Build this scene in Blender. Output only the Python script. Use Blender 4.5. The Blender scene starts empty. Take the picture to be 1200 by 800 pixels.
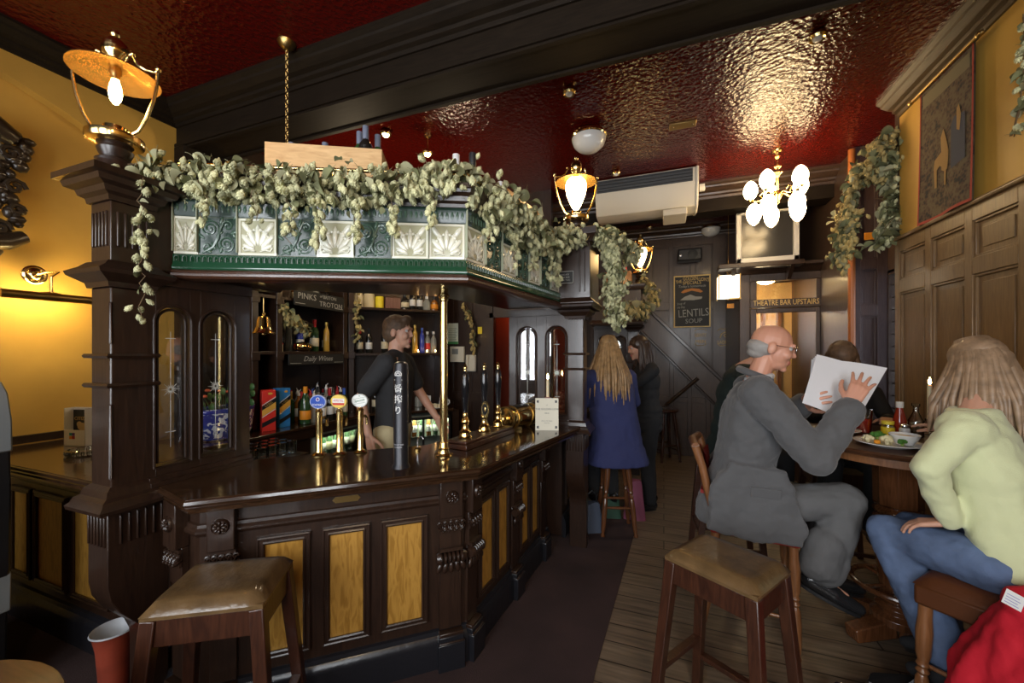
import bpy, bmesh, math, random
from mathutils import Vector, Matrix, Euler, noise
random.seed(7)
PI = math.pi
C = bpy.context.scene.collection
# ------------------------------------------------------------------ camera model (frame 1200 x 800)
ALPHA = math.radians(20.9); CA, SA = math.cos(ALPHA), math.sin(ALPHA)
FPX, CX, HY, EYE = 466.0, 600.0, 412.0, 1.6
def ray(px):
    xc = (px - CX) / FPX
    return xc * CA - SA, xc * SA + CA          # room x, y per unit depth
def zat(py, d): return EYE + (HY - py) / FPX * d
def at_d(px, py, d):
    rx, ry = ray(px); return Vector((rx * d, ry * d, zat(py, d)))
def at_z(px, py, z): return at_d(px, py, (z - EYE) * FPX / (HY - py))
def at_x(px, py, x): return at_d(px, py, x / ray(px)[0])
def at_y(px, py, y): return at_d(px, py, y / ray(px)[1])
def at_plane(px, py, A, B):
    rx, ry = ray(px); ux, uy = B[0] - A[0], B[1] - A[1]
    d = (A[0] * uy - A[1] * ux) / (rx * uy - ry * ux)
    return at_d(px, py, d)
# ------------------------------------------------------------------ mesh builder
def T(x=0, y=0, z=0): return Matrix.Translation((x, y, z))
def RX(a): return Matrix.Rotation(a, 4, 'X')
def RY(a): return Matrix.Rotation(a, 4, 'Y')
def RZ(a): return Matrix.Rotation(a, 4, 'Z')
def SC(x, y, z): return Matrix.Diagonal((x, y, z, 1))
def frame(o, x, y, z):
    m = Matrix.Identity(4)
    for i, a in enumerate((x, y, z, o)):
        for j in range(3): m[j][i] = a[j]
    return m
def align(p, direction, up=(0, 0, 1)):
    """local z along direction"""
    z = Vector(direction).normalized(); u = Vector(up)
    if abs(z.dot(u)) > .99: u = Vector((1, 0, 0))
    x = u.cross(z).normalized(); y = z.cross(x)
    return frame(p, x, y, z)
class MB:
    def __init__(s): s.v = []; s.f = []; s.m = []; s.mi = 0
    def add(s, vs, fs, M=None, mis=None):
        b = len(s.v)
        if M is not None: s.v.extend([(M @ Vector(p))[:] for p in vs])
        else: s.v.extend([tuple(p) for p in vs])
        s.f.extend([tuple(b + i for i in f) for f in fs])
        s.m.extend(mis if mis else [s.mi] * len(fs)); return s
    def mb(s, o, M=None): return s.add(o.v, o.f, M, o.m)
    def box(s, lo, hi, M=None):
        (a, b, c), (d, e, g) = lo, hi
        return s.add([(a,b,c),(d,b,c),(d,e,c),(a,e,c),(a,b,g),(d,b,g),(d,e,g),(a,e,g)],
                     [(0,3,2,1),(4,5,6,7),(0,1,5,4),(1,2,6,5),(2,3,7,6),(3,0,4,7)], M)
    def cbox(s, c, size, M=None):
        x, y, z = size
        return s.box((c[0]-x/2, c[1]-y/2, c[2]-z/2), (c[0]+x/2, c[1]+y/2, c[2]+z/2), M)
    def frustum(s, lo, hi, top, z0, z1, M=None): ...
    def bar(s, p, q, w, h=None, up=(0, 0, 1), w2=None, h2=None):
        p, q = Vector(p), Vector(q); h = h or w; w2 = w2 or w; h2 = h2 or h
        M = align(p, q - p, up); L = (q - p).length
        vs = [(-w/2,-h/2,0),(w/2,-h/2,0),(w/2,h/2,0),(-w/2,h/2,0),(-w2/2,-h2/2,L),(w2/2,-h2/2,L),(w2/2,h2/2,L),(-w2/2,h2/2,L)]
        return s.add(vs, [(0,3,2,1),(4,5,6,7),(0,1,5,4),(1,2,6,5),(2,3,7,6),(3,0,4,7)], M)
    def prism(s, poly, z0, z1, M=None):
        n = len(poly); a = sum(poly[i][0]*poly[(i+1)%n][1]-poly[(i+1)%n][0]*poly[i][1] for i in range(n))
        if a < 0: poly = poly[::-1]
        vs = [(p[0], p[1], z0) for p in poly] + [(p[0], p[1], z1) for p in poly]
        return s.add(vs, [tuple(range(n-1,-1,-1)), tuple(range(n,2*n))] + [(i,(i+1)%n,n+(i+1)%n,n+i) for i in range(n)], M)
    def lathe(s, prof, seg=16, M=None, a0=0, a1=2*PI, caps=(1, 1)):
        full = abs(a1 - a0 - 2*PI) < 1e-6; cols = seg if full else seg + 1
        vs = []; n = len(prof)
        for i in range(cols):
            a = a0 + (a1 - a0) * i / seg; c, d = math.cos(a), math.sin(a)
            vs += [(r * c, r * d, z) for r, z in prof]
        fs = []
        for i in range(seg):
            j = (i + 1) % cols
            for k in range(n - 1):
                fs.append((i*n+k, j*n+k, j*n+k+1, i*n+k+1))
        if full:
            if prof[0][0] > 1e-5 and caps[0]: fs.append(tuple(i*n for i in range(cols-1,-1,-1)))
            if prof[-1][0] > 1e-5 and caps[1]: fs.append(tuple(i*n+n-1 for i in range(cols)))
        return s.add(vs, fs, M)
    def cyl(s, p, q, r, r2=None, seg=12):
        p, q = Vector(p), Vector(q)
        return s.lathe([(r, 0), (r if r2 is None else r2, (q-p).length)], seg, align(p, q - p))
    def tube(s, pts, r, seg=8, closed=False, M=None):
        pts = [Vector(p) for p in pts]; n = len(pts)
        rs = r if isinstance(r, (list, tuple)) else [r] * n
        t0 = (pts[1] - pts[0]).normalized(); u = Vector((0, 0, 1))
        if abs(t0.dot(u)) > .95: u = Vector((1, 0, 0))
        x = u.cross(t0).normalized(); vs = []
        for i, p in enumerate(pts):
            if closed: t = pts[(i+1) % n] - pts[i-1]
            else: t = pts[min(i+1, n-1)] - pts[max(i-1, 0)]
            t.normalize(); x = (x - t * x.dot(t)).normalized(); y = t.cross(x)
            for k in range(seg):
                a = 2 * PI * k / seg
                vs.append(p + (x * math.cos(a) + y * math.sin(a)) * rs[i])
        fs = []
        for i in range(n if closed else n - 1):
            j = (i + 1) % n
            for k in range(seg):
                l = (k + 1) % seg; fs.append((i*seg+k, i*seg+l, j*seg+l, j*seg+k))
        if not closed:
            fs.append(tuple(range(seg-1, -1, -1))); fs.append(tuple((n-1)*seg + k for k in range(seg)))
        return s.add(vs, fs, M)
    def ell(s, c, r, M=None, seg=12, rings=8):
        if not isinstance(r, (tuple, list)): r = (r, r, r)
        prof = [(max(0, math.sin(PI*i/rings)), -math.cos(PI*i/rings)) for i in range(rings+1)]
        prof[0] = (0, -1); prof[-1] = (0, 1)
        m = T(*c) @ SC(*r)
        n = rings + 1; vs = []; fs = []
        for i in range(seg):
            a = 2*PI*i/seg
            vs += [(q*math.cos(a), q*math.sin(a), z) for q, z in prof]
        for i in range(seg):
            j = (i+1) % seg
            for k in range(rings):
                if k == 0: fs.append((i*n, j*n+1, i*n+1))
                elif k == rings-1: fs.append((i*n+k, j*n+k, i*n+k+1))
                else: fs.append((i*n+k, j*n+k, j*n+k+1, i*n+k+1))
        return s.add(vs, fs, (M @ m) if M is not None else m)
    def cap(s, p, q, r1, r2, seg=12):
        """tapered capsule, closed"""
        p, q = Vector(p), Vector(q); L = (q-p).length
        prof = [(r1*math.sin(a), -r1*math.cos(a)) for a in [PI/2*i/4 for i in range(5)]]
        prof += [(r2*math.sin(a), L - r2*math.cos(a)) for a in [PI/2 + PI/2*i/4 for i in range(5)]]
        prof[0] = (0, -r1); prof[-1] = (0, L + r2)
        return s.lathe(prof, seg, align(p, q - p if L > 1e-6 else (0,0,1)))
    def sweep(s, path, prof, closed=False, cap=True):
        """path: 2D points; prof: closed list (offset to the RIGHT of travel, z)"""
        P = [Vector(p[:2]) for p in path]; n = len(P); k = len(prof); vs = []
        def nr(a, b):
            d = (b - a).normalized(); return Vector((d.y, -d.x))
        for i in range(n):
            if closed or 0 < i < n-1:
                n1 = nr(P[i-1], P[i]); n2 = nr(P[i], P[(i+1) % n]); m = (n1 + n2); m = m / max(.2, (1 + n1.dot(n2)))
            elif i == 0: m = nr(P[0], P[1])
            else: m = nr(P[-2], P[-1])
            vs += [(P[i].x + m.x*o, P[i].y + m.y*o, z) for o, z in prof]
        fs = []
        for i in range(n if closed else n-1):
            j = (i+1) % n
            for a in range(k):
                b = (a+1) % k; fs.append((i*k+a, j*k+a, j*k+b, i*k+b))
        if cap and not closed: fs += [tuple(range(k)), tuple((n-1)*k + a for a in range(k-1, -1, -1))]
        return s.add(vs, fs)
    def grid(s, fn, nu, nv, close_u=False):
        vs = [fn(i/(nu if close_u else nu-1) if nu > 1 else 0, j/(nv-1)) for i in range(nu) for j in range(nv)]
        fs = []
        for i in range(nu if close_u else nu-1):
            k = (i+1) % nu
            for j in range(nv-1): fs.append((i*nv+j, k*nv+j, k*nv+j+1, i*nv+j+1))
        return s.add(vs, fs)
# ------------------------------------------------------------------ objects
W = {}
def build(name, mb, mats, parent=None, world=False, bevel=0, sharp=38, M=None):
    me = bpy.data.meshes.new(name)
    vs = mb.v
    m = M
    if world and parent is not None:
        inv = W[parent].inverted(); m = inv @ M if M is not None else inv
    if m is not None: vs = [(m @ Vector(p))[:] for p in vs]
    me.from_pydata(vs, [], mb.f); 
    mats = mats if isinstance(mats, (list, tuple)) else [mats]
    for q in mats: me.materials.append(q)
    if len(mats) > 1: me.polygons.foreach_set('material_index', mb.m)
    bm = bmesh.new(); bm.from_mesh(me); bmesh.ops.recalc_face_normals(bm, faces=bm.faces); bm.to_mesh(me); bm.free()
    me.polygons.foreach_set('use_smooth', [True] * len(me.polygons))
    me.set_sharp_from_angle(angle=math.radians(sharp)); me.update()
    o = bpy.data.objects.new(name, me); C.objects.link(o)
    if parent is not None: o.parent = parent; W[o] = W[parent].copy()
    else: W[o] = Matrix.Identity(4)
    if bevel:
        b = o.modifiers.new('edge', 'BEVEL'); b.width = bevel; b.segments = 2; b.limit_method = 'ANGLE'; b.angle_limit = math.radians(40)
    return o
def tag(o, label, cat, group=None, kind=None):
    o['label'] = label; o['category'] = cat
    if group: o['group'] = group
    if kind: o['kind'] = kind
    return o
def thing(name, label, cat, loc=(0, 0, 0), rz=0, group=None, kind='thing'):
    o = bpy.data.objects.new(name, None); C.objects.link(o); o.empty_display_size = .05
    o.location = loc; o.rotation_euler = (0, 0, rz)
    W[o] = T(*loc) @ RZ(rz)
    return tag(o, label, cat, group, kind)
def place(o, loc, rz=0, rot=None):
    o.location = loc; o.rotation_euler = rot or (0, 0, rz); W[o] = T(*loc) @ (Euler(rot).to_matrix().to_4x4() if rot else RZ(rz)); return o
KIDS = {}
def dup(o, loc, rz=0, label=None, scale=None, parent=None, rot=None):
    c = o.copy(); C.objects.link(c)
    if parent is not None: c.parent = parent
    else:
        c.location = loc; c.rotation_euler = rot or (0, 0, rz)
        if scale: c.scale = scale if isinstance(scale, tuple) else (scale,)*3
        if label: c['label'] = label
        W[c] = T(*loc) @ (Euler(rot).to_matrix().to_4x4() if rot else RZ(rz))
    for ch in [k for k in bpy.data.objects if k.parent is o]:
        dup(ch, None, parent=c)
    return c
def struct(name, mb, mats, parent=None, **k):
    o = build(name, mb, mats, parent, **k)
    if parent is None: o['kind'] = 'structure'
    return o
def text_mb(s, size, depth=.001, align_x='CENTER', italic=0, spacing=1.0, squash=1.0):
    cu = bpy.data.curves.new('t', 'FONT'); cu.body = s; cu.size = size; cu.extrude = depth; cu.align_x = align_x; cu.align_y = 'CENTER'
    cu.shear = italic; cu.space_character = spacing; cu.resolution_u = 2
    o = bpy.data.objects.new('t', cu); C.objects.link(o)
    dg = bpy.context.evaluated_depsgraph_get(); me = bpy.data.meshes.new_from_object(o.evaluated_get(dg))
    m = MB(); m.add([(v.co.x*squash, v.co.y, v.co.z) for v in me.vertices], [tuple(p.vertices) for p in me.polygons])
    bpy.data.objects.remove(o); bpy.data.curves.remove(cu); bpy.data.meshes.remove(me)
    return m
def wallframe(o, right, up=(0, 0, 1)):
    """text/picture frame: local x along right, y up, z out of the face"""
    r = Vector(right).normalized(); u = Vector(up).normalized(); return frame(o, r, u, r.cross(u))
# ------------------------------------------------------------------ materials
def nodes(name):
    m = bpy.data.materials.new(name); m.use_nodes = True; nt = m.node_tree
    return m, nt, nt.nodes['Principled BSDF']
def mat(name, col, rough=.5, metal=0, coat=0, spec=.5, emit=None, es=0, trans=0, ior=1.45, var=0, vscale=8, bump=0, bscale=30, sheen=0, alpha=1, sub=0):
    m, nt, b = nodes(name); L = nt.links
    b.inputs['Base Color'].default_value = (*col, 1); b.inputs['Roughness'].default_value = rough; b.inputs['Metallic'].default_value = metal
    b.inputs['Coat Weight'].default_value = coat; b.inputs['Coat Roughness'].default_value = .12; b.inputs['Specular IOR Level'].default_value = spec
    b.inputs['Transmission Weight'].default_value = trans; b.inputs['IOR'].default_value = ior; b.inputs['Sheen Weight'].default_value = sheen
    b.inputs['Alpha'].default_value = alpha
    if sub: b.inputs['Subsurface Weight'].default_value = sub; b.inputs['Subsurface Radius'].default_value = (.01, .004, .002)
    if emit: b.inputs['Emission Color'].default_value = (*emit, 1); b.inputs['Emission Strength'].default_value = es
    if var or bump:
        tc = nt.nodes.new('ShaderNodeTexCoord')
        if var:
            n = nt.nodes.new('ShaderNodeTexNoise'); n.inputs['Scale'].default_value = vscale; n.inputs['Detail'].default_value = 5
            r = nt.nodes.new('ShaderNodeValToRGB'); r.color_ramp.elements[0].position = .3; r.color_ramp.elements[1].position = .7
            r.color_ramp.elements[0].color = (*[c*(1-var) for c in col], 1); r.color_ramp.elements[1].color = (*[min(1, c*(1+var)) for c in col], 1)
            L.new(tc.outputs['Object'], n.inputs['Vector']); L.new(n.outputs['Fac'], r.inputs['Fac']); L.new(r.outputs['Color'], b.inputs['Base Color'])
        if bump:
            n2 = nt.nodes.new('ShaderNodeTexNoise'); n2.inputs['Scale'].default_value = bscale; n2.inputs['Detail'].default_value = 3
            bp = nt.nodes.new('ShaderNodeBump'); bp.inputs['Strength'].default_value = bump; bp.inputs['Distance'].default_value = .01
            L.new(tc.outputs['Object'], n2.inputs['Vector']); L.new(n2.outputs['Fac'], bp.inputs['Height']); L.new(bp.outputs['Normal'], b.inputs['Normal'])
    return m
def wood(name, dark, light, scale=(14, 14, 1.2), rough=.35, coat=.2, dist=2.0, detail=6, ramp=(.3, .75), spec=.5):
    m, nt, b = nodes(name); L = nt.links
    tc = nt.nodes.new('ShaderNodeTexCoord'); mp = nt.nodes.new('ShaderNodeMapping'); mp.inputs['Scale'].default_value = scale
    n = nt.nodes.new('ShaderNodeTexNoise'); n.inputs['Scale'].default_value = 3; n.inputs['Detail'].default_value = detail; n.inputs['Distortion'].default_value = dist
    r = nt.nodes.new('ShaderNodeValToRGB'); r.color_ramp.elements[0].position, r.color_ramp.elements[1].position = ramp
    r.color_ramp.elements[0].color = (*dark, 1); r.color_ramp.elements[1].color = (*light, 1)
    L.new(tc.outputs['Object'], mp.inputs['Vector']); L.new(mp.outputs['Vector'], n.inputs['Vector']); L.new(n.outputs['Fac'], r.inputs['Fac'])
    L.new(r.outputs['Color'], b.inputs['Base Color'])
    b.inputs['Roughness'].default_value = rough; b.inputs['Coat Weight'].default_value = coat; b.inputs['Coat Roughness'].default_value = .1; b.inputs['Specular IOR Level'].default_value = spec
    bp = nt.nodes.new('ShaderNodeBump'); bp.inputs['Strength'].default_value = .12; bp.inputs['Distance'].default_value = .004
    L.new(n.outputs['Fac'], bp.inputs['Height']); L.new(bp.outputs['Normal'], b.inputs['Normal'])
    return m
WD = wood('dark_bar_wood', (.016, .0075, .0045), (.034, .016, .009), rough=.33, coat=.25)
WTOP = wood('polished_counter_wood', (.017, .008, .004), (.045, .02, .009), scale=(3, 3, 14), rough=.16, coat=.6)
WRED = wood('red_brown_stool_wood', (.026, .009, .005), (.062, .021, .010), rough=.3, coat=.3)
WTABT = wood('table_top_wood', (.045, .017, .007), (.085, .033, .013), scale=(1.2, 12, 12), rough=.4, coat=.08, spec=.3)
WMID = wood('chair_wood', (.13, .05, .018), (.26, .11, .042), rough=.3, coat=.3)
WTAB = wood('table_wood', (.075, .026, .01), (.16, .06, .022), rough=.22, coat=.4)
WFAR = wood('daylit_panelling_wood', (.036, .02, .013), (.064, .037, .024), rough=.38, coat=.12)  # the dark wood again, lightened in colour for its daylight sheen
WDADO = wood('dado_wood', (.12, .065, .024), (.20, .115, .045), rough=.42, coat=.1)
WPINE = wood('pine_crate_wood', (.5, .3, .13), (.68, .45, .22), scale=(2, 12, 12), rough=.6, coat=0)
WBEAM = wood('beam_wood', (.008, .005, .0028), (.016, .0105, .006), scale=(1.2, 14, 14), rough=.6, coat=0, spec=.15)
def oak():
    m, nt, b = nodes('figured_oak'); L = nt.links
    tc = nt.nodes.new('ShaderNodeTexCoord'); mp = nt.nodes.new('ShaderNodeMapping'); mp.inputs['Scale'].default_value = (20, 20, 4)
    w = nt.nodes.new('ShaderNodeTexNoise'); w.inputs['Scale'].default_value = 2; w.inputs['Detail'].default_value = 2; w.inputs['Distortion'].default_value = .6
    mu = nt.nodes.new('ShaderNodeMath'); mu.operation = 'MULTIPLY'; mu.inputs[1].default_value = 17
    sn = nt.nodes.new('ShaderNodeMath'); sn.operation = 'SINE'
    r = nt.nodes.new('ShaderNodeValToRGB'); r.color_ramp.elements[0].position = 0; r.color_ramp.elements[1].position = 1
    r.color_ramp.elements[0].color = (.30, .145, .022, 1); r.color_ramp.elements[1].color = (.43, .225, .042, 1)
    ad = nt.nodes.new('ShaderNodeMath'); ad.operation = 'MULTIPLY_ADD'; ad.inputs[1].default_value = .5; ad.inputs[2].default_value = .5
    L.new(tc.outputs['Object'], mp.inputs['Vector']); L.new(mp.outputs['Vector'], w.inputs['Vector']); L.new(w.outputs['Fac'], mu.inputs[0]); L.new(mu.outputs[0], sn.inputs[0])
    L.new(sn.outputs[0], ad.inputs[0]); L.new(ad.outputs[0], r.inputs['Fac']); L.new(r.outputs['Color'], b.inputs['Base Color'])
    b.inputs['Roughness'].default_value = .35; b.inputs['Coat Weight'].default_value = .15
    return m
OAK = oak()
BRASS = mat('polished_brass', (.83, .62, .27), .16, 1)
BRASSD = mat('aged_brass', (.42, .28, .1), .3, 1)
STEEL = mat('steel', (.6, .6, .62), .25, 1)
BLK = mat('black_plinth_paint', (.012, .012, .015), .28, coat=.2, bump=.15, bscale=25)
BLACK = mat('black_plastic', (.012, .012, .013), .35)
BLACKG = mat('gloss_black', (.01, .01, .012), .12, coat=.5)
WHITE = mat('white_china', (.8, .8, .78), .2, coat=.3)
CREAM = mat('cream_plastic', (.62, .58, .48), .4)
GLASS = mat('clear_glass', (1, 1, 1), .02, trans=1, ior=1.45)
PANE = None
def thin_glass(name, refl=.12, tint=(1, 1, 1), rough=.02):
    m = bpy.data.materials.new(name); m.use_nodes = True; nt = m.node_tree; nt.nodes.clear(); L = nt.links
    o = nt.nodes.new('ShaderNodeOutputMaterial'); mx = nt.nodes.new('ShaderNodeMixShader'); t = nt.nodes.new('ShaderNodeBsdfTransparent'); g = nt.nodes.new('ShaderNodeBsdfGlossy')
    t.inputs['Color'].default_value = (*tint, 1); g.inputs['Roughness'].default_value = rough
    lw = nt.nodes.new('ShaderNodeLayerWeight'); lw.inputs['Blend'].default_value = .25
    ma = nt.nodes.new('ShaderNodeMath'); ma.operation = 'ADD'; ma.inputs[1].default_value = refl; ma.use_clamp = True
    L.new(lw.outputs['Fresnel'], ma.inputs[0])
    L.new(ma.outputs[0], mx.inputs['Fac']); L.new(t.outputs[0], mx.inputs[1]); L.new(g.outputs[0], mx.inputs[2]); L.new(mx.outputs[0], o.inputs['Surface'])
    return m
PANE = thin_glass('window_pane', .1)
TUMBLER = thin_glass('tumbler_glass', .16, (.93, .96, .95))
LEATHER = mat('worn_brown_leather', (.105, .062, .026), .3, coat=.25, var=.35, vscale=9, bump=.25, bscale=45)
LEATHRED = mat('oxblood_leather', (.2, .014, .01), .35, coat=.2, bump=.15, bscale=60)
LEATHDK = mat('dark_brown_leather', (.075, .024, .008), .34, coat=.2, bump=.1, bscale=60)
YWALL = mat('yellow_wall_paint', (.52, .30, .055), .6, var=.16, vscale=1.7, bump=.05, bscale=6)
GOLD = mat('gold_lettering', (.62, .42, .13), .45)
CHALK = mat('chalk', (.34, .335, .31), .9)
BOARD = mat('blackboard', (.012, .012, .011), .6)
def paint(name, c, rough=.5, **k): return mat(name, c, rough, **k)
# ================================================================== the room shell
CEIL = 3.6; XL, XR, YF, YB = -3.8, 1.75, 7.0, -1.6
def floor_mat():
    m, nt, b = nodes('old_floorboards'); L = nt.links
    tc = nt.nodes.new('ShaderNodeTexCoord'); br = nt.nodes.new('ShaderNodeTexBrick')
    br.inputs['Scale'].default_value = 1; br.inputs['Brick Width'].default_value = 2.2; br.inputs['Row Height'].default_value = .15; br.inputs['Mortar Size'].default_value = .004
    br.inputs['Color1'].default_value = (.17, .125, .085, 1); br.inputs['Color2'].default_value = (.23, .175, .12, 1); br.inputs['Mortar'].default_value = (.02, .013, .008, 1)
    mp = nt.nodes.new('ShaderNodeMapping'); mp.inputs['Scale'].default_value = (1.5, 22, 1)
    n = nt.nodes.new('ShaderNodeTexNoise'); n.inputs['Scale'].default_value = 2; n.inputs['Detail'].default_value = 7
    mx = nt.nodes.new('ShaderNodeMix'); mx.data_type = 'RGBA'; mx.blend_type = 'MULTIPLY'; mx.inputs['Factor'].default_value = .75
    r = nt.nodes.new('ShaderNodeValToRGB'); r.color_ramp.elements[0].position = .3; r.color_ramp.elements[0].color = (.35, .33, .3, 1); r.color_ramp.elements[1].position = .68; r.color_ramp.elements[1].color = (1.1, 1.05, 1, 1)
    L.new(tc.outputs['Object'], br.inputs['Vector']); L.new(tc.outputs['Object'], mp.inputs['Vector']); L.new(mp.outputs['Vector'], n.inputs['Vector']); L.new(n.outputs['Fac'], r.inputs['Fac'])
    L.new(br.outputs['Color'], mx.inputs[6]); L.new(r.outputs['Color'], mx.inputs[7]); L.new(mx.outputs[2], b.inputs['Base Color'])
    bp = nt.nodes.new('ShaderNodeBump'); bp.inputs['Strength'].default_value = .3; bp.inputs['Distance'].default_value = .004
    L.new(n.outputs['Fac'], bp.inputs['Height']); L.new(bp.outputs['Normal'], b.inputs['Normal']); b.inputs['Roughness'].default_value = .42
    return m
def ceil_mat():
    m, nt, b = nodes('embossed_red_gloss_paint'); L = nt.links
    b.inputs['Base Color'].default_value = (.075, .0035, .002, 1); b.inputs['Roughness'].default_value = .13; b.inputs['Specular IOR Level'].default_value = .6
    tc = nt.nodes.new('ShaderNodeTexCoord')
    n = nt.nodes.new('ShaderNodeTexNoise'); n.inputs['Scale'].default_value = 38; n.inputs['Detail'].default_value = 3; n.inputs['Distortion'].default_value = .8
    v = nt.nodes.new('ShaderNodeTexVoronoi'); v.inputs['Scale'].default_value = 30
    ad = nt.nodes.new('ShaderNodeMath'); ad.operation = 'ADD'
    bp = nt.nodes.new('ShaderNodeBump'); bp.inputs['Strength'].default_value = .42; bp.inputs['Distance'].default_value = .012
    L.new(tc.outputs['Object'], n.inputs['Vector']); L.new(tc.outputs['Object'], v.inputs['Vector']); L.new(n.outputs['Fac'], ad.inputs[0]); L.new(v.outputs['Distance'], ad.inputs[1])
    L.new(ad.outputs[0], bp.inputs['Height']); L.new(bp.outputs['Normal'], b.inputs['Normal'])
    return m
FLOORM, CEILM = floor_mat(), ceil_mat()
CARPET = mat('dark_plum_carpet', (.034, .017, .016), .95, var=.35, vscale=2.5, bump=.4, bscale=250)
struct('floor', MB().box((XL-.2, YB-.2, -.1), (2.3, YF+.2, 0)), FLOORM)
struct('floor_carpet', MB().prism([(XL, YB), (-.2, YB), (-.32, 2.0), (-.24, 3.7), (-.24, 3.95), (XL, 3.95)], .0005, .007), CARPET)
struct('ceiling', MB().box((XL-.2, YB-.2, CEIL), (2.3, YF+.2, CEIL+.1)), CEILM)
# left wall with the shallow arched recess
struct('wall_left', MB().box((XL-.2, YB-.2, 0), (XL-.08, YF+.2, CEIL)), YWALL)
arch = [(.5 + 1.9*math.cos(PI*i/24), 2.03 + 1.38*math.sin(PI*i/24)) for i in range(25)]
poly = [(YB-.2, 0), (-1.4, 0)] + arch[::-1] + [(2.4, 0), (2.6, 0), (2.6, CEIL), (YB-.2, CEIL)]
mb = MB(); mb.prism(poly, 0, .08, frame((XL-.08, 0, 0), (0, 1, 0), (0, 0, 1), (1, 0, 0)))
struct('wall_left_arch', mb, YWALL)
struct('wall_left_rear', MB().box((XL-.08, 2.6, 0), (XL, YF, CEIL)), WD)
# right wall
struct('wall_right', MB().box((XR, YB-.2, 0), (XR+.15, 4.05, CEIL)), YWALL)
struct('wall_right_recess', MB().box((2.0, 4.05, 0), (2.15, YF, .95)).box((2.0, 4.05, 2.35), (2.15, YF, CEIL)).box((2.0, 4.9, .95), (2.15, YF, 2.35)), WFAR)
struct('wall_right_return', MB().box((XR, 4.05, 0), (2.15, 4.12, CEIL)), WFAR)
# far wall and front wall (three daylight windows behind the camera)
struct('wall_far', MB().box((XL-.2, YF, 0), (2.3, YF+.15, CEIL)), WFAR)
WIN = [(-3.3, -2.05), (-1.65, -.35), (.1, 1.45)]
mb = MB(); xs = [XL-.2] + [v for w in WIN for v in w] + [2.3]
for i in range(0, len(xs), 2): mb.box((xs[i], YB-.2, 0), (xs[i+1], YB, CEIL))
for a, b in WIN: mb.box((a, YB-.2, 0), (b, YB, .95)).box((a, YB-.2, 3.0), (b, YB, CEIL))
struct('wall_front', mb, WD)
for k, (a, b) in enumerate(WIN):
    f = MB()
    for x in (a+.03, (a+b)/2, b-.03): f.box((x-.03, YB-.14, .95), (x+.03, YB-.06, 3.0))
    for z in (.98, 2.2, 2.97): f.box((a, YB-.14, z-.03), (b, YB-.06, z+.03))
    w = struct(f'window_{k+1}', f, WD)
    l = MB(); n = 6
    for i in range(1, 8): x = a + (b-a)*i/8; l.box((x-.005, YB-.105, .95), (x+.005, YB-.095, 3.0))
    for i in range(1, 10): z = .95 + 2.05*i/10; l.box((a, YB-.105, z-.005), (b, YB-.095, z+.005))
    build('lead_bars', l, BLACK, w)
    build('pane', MB().box((a, YB-.103, .95), (b, YB-.1, 3.0)), PANE, w)
# beams and cornices -------------------------------------------------
b1 = MB(); b1.box((XL, 2.1, 3.3), (XR, 2.39, CEIL))
struct('ceiling_beam_front', b1, WBEAM)
def cornice(name, path, m, z=CEIL, s=1.0):
    pr = [(0, z), (.15*s, z), (.15*s, z-.02*s), (.125*s, z-.035*s), (.12*s, z-.05*s), (.08*s, z-.075*s), (.05*s, z-.085*s), (.045*s, z-.105*s), (.02*s, z-.115*s), (.015*s, z-.14*s), (0, z-.14*s)]
    mb = MB(); mb.sweep(path, pr); o = struct(name, mb, m, sharp=10); return o
cornice('trim_1', [(XL, 2.1), (XR, 2.1)], WBEAM)
cornice('trim_2', [(XL, YB), (XL, 2.1)], WBEAM)
mb = MB(); mb.box((XL, 2.085, 3.3), (XR, 2.1, 3.325)); mb.box((XL, 2.1, 3.285), (XR, 2.13, 3.3)); mb.box((XL, 2.36, 3.285), (XR, 2.39, 3.3)); struct('trim_3', mb, WBEAM)
struct('ceiling_beam_rear', MB().box((XL, 5.35, 3.3), (2.0, 5.6, CEIL)), WBEAM)
cornice('trim_4', [(XL, 5.35), (XR+.25, 5.35)], WFAR, s=1.1)
WCOR = wood('cornice_wood', (.045, .028, .013), (.085, .055, .026), scale=(14, 1.2, 14), rough=.4)
cornice('trim_5', [(XR, 2.1), (XR, YB)][::1], WCOR)
cornice('trim_6', [(XR, 4.05), (XR, 2.39)], WCOR)
cornice('trim_7', [(XL, YF), (2.0, YF)], WFAR, s=1.2)
struct('wall_left_pilaster', MB().box((XL, 2.08, 0), (XL+.14, 2.42, 3.3)).box((XL, 2.05, 2.6), (XL+.17, 2.45, 2.7)), WBEAM, bevel=.01)
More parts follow.
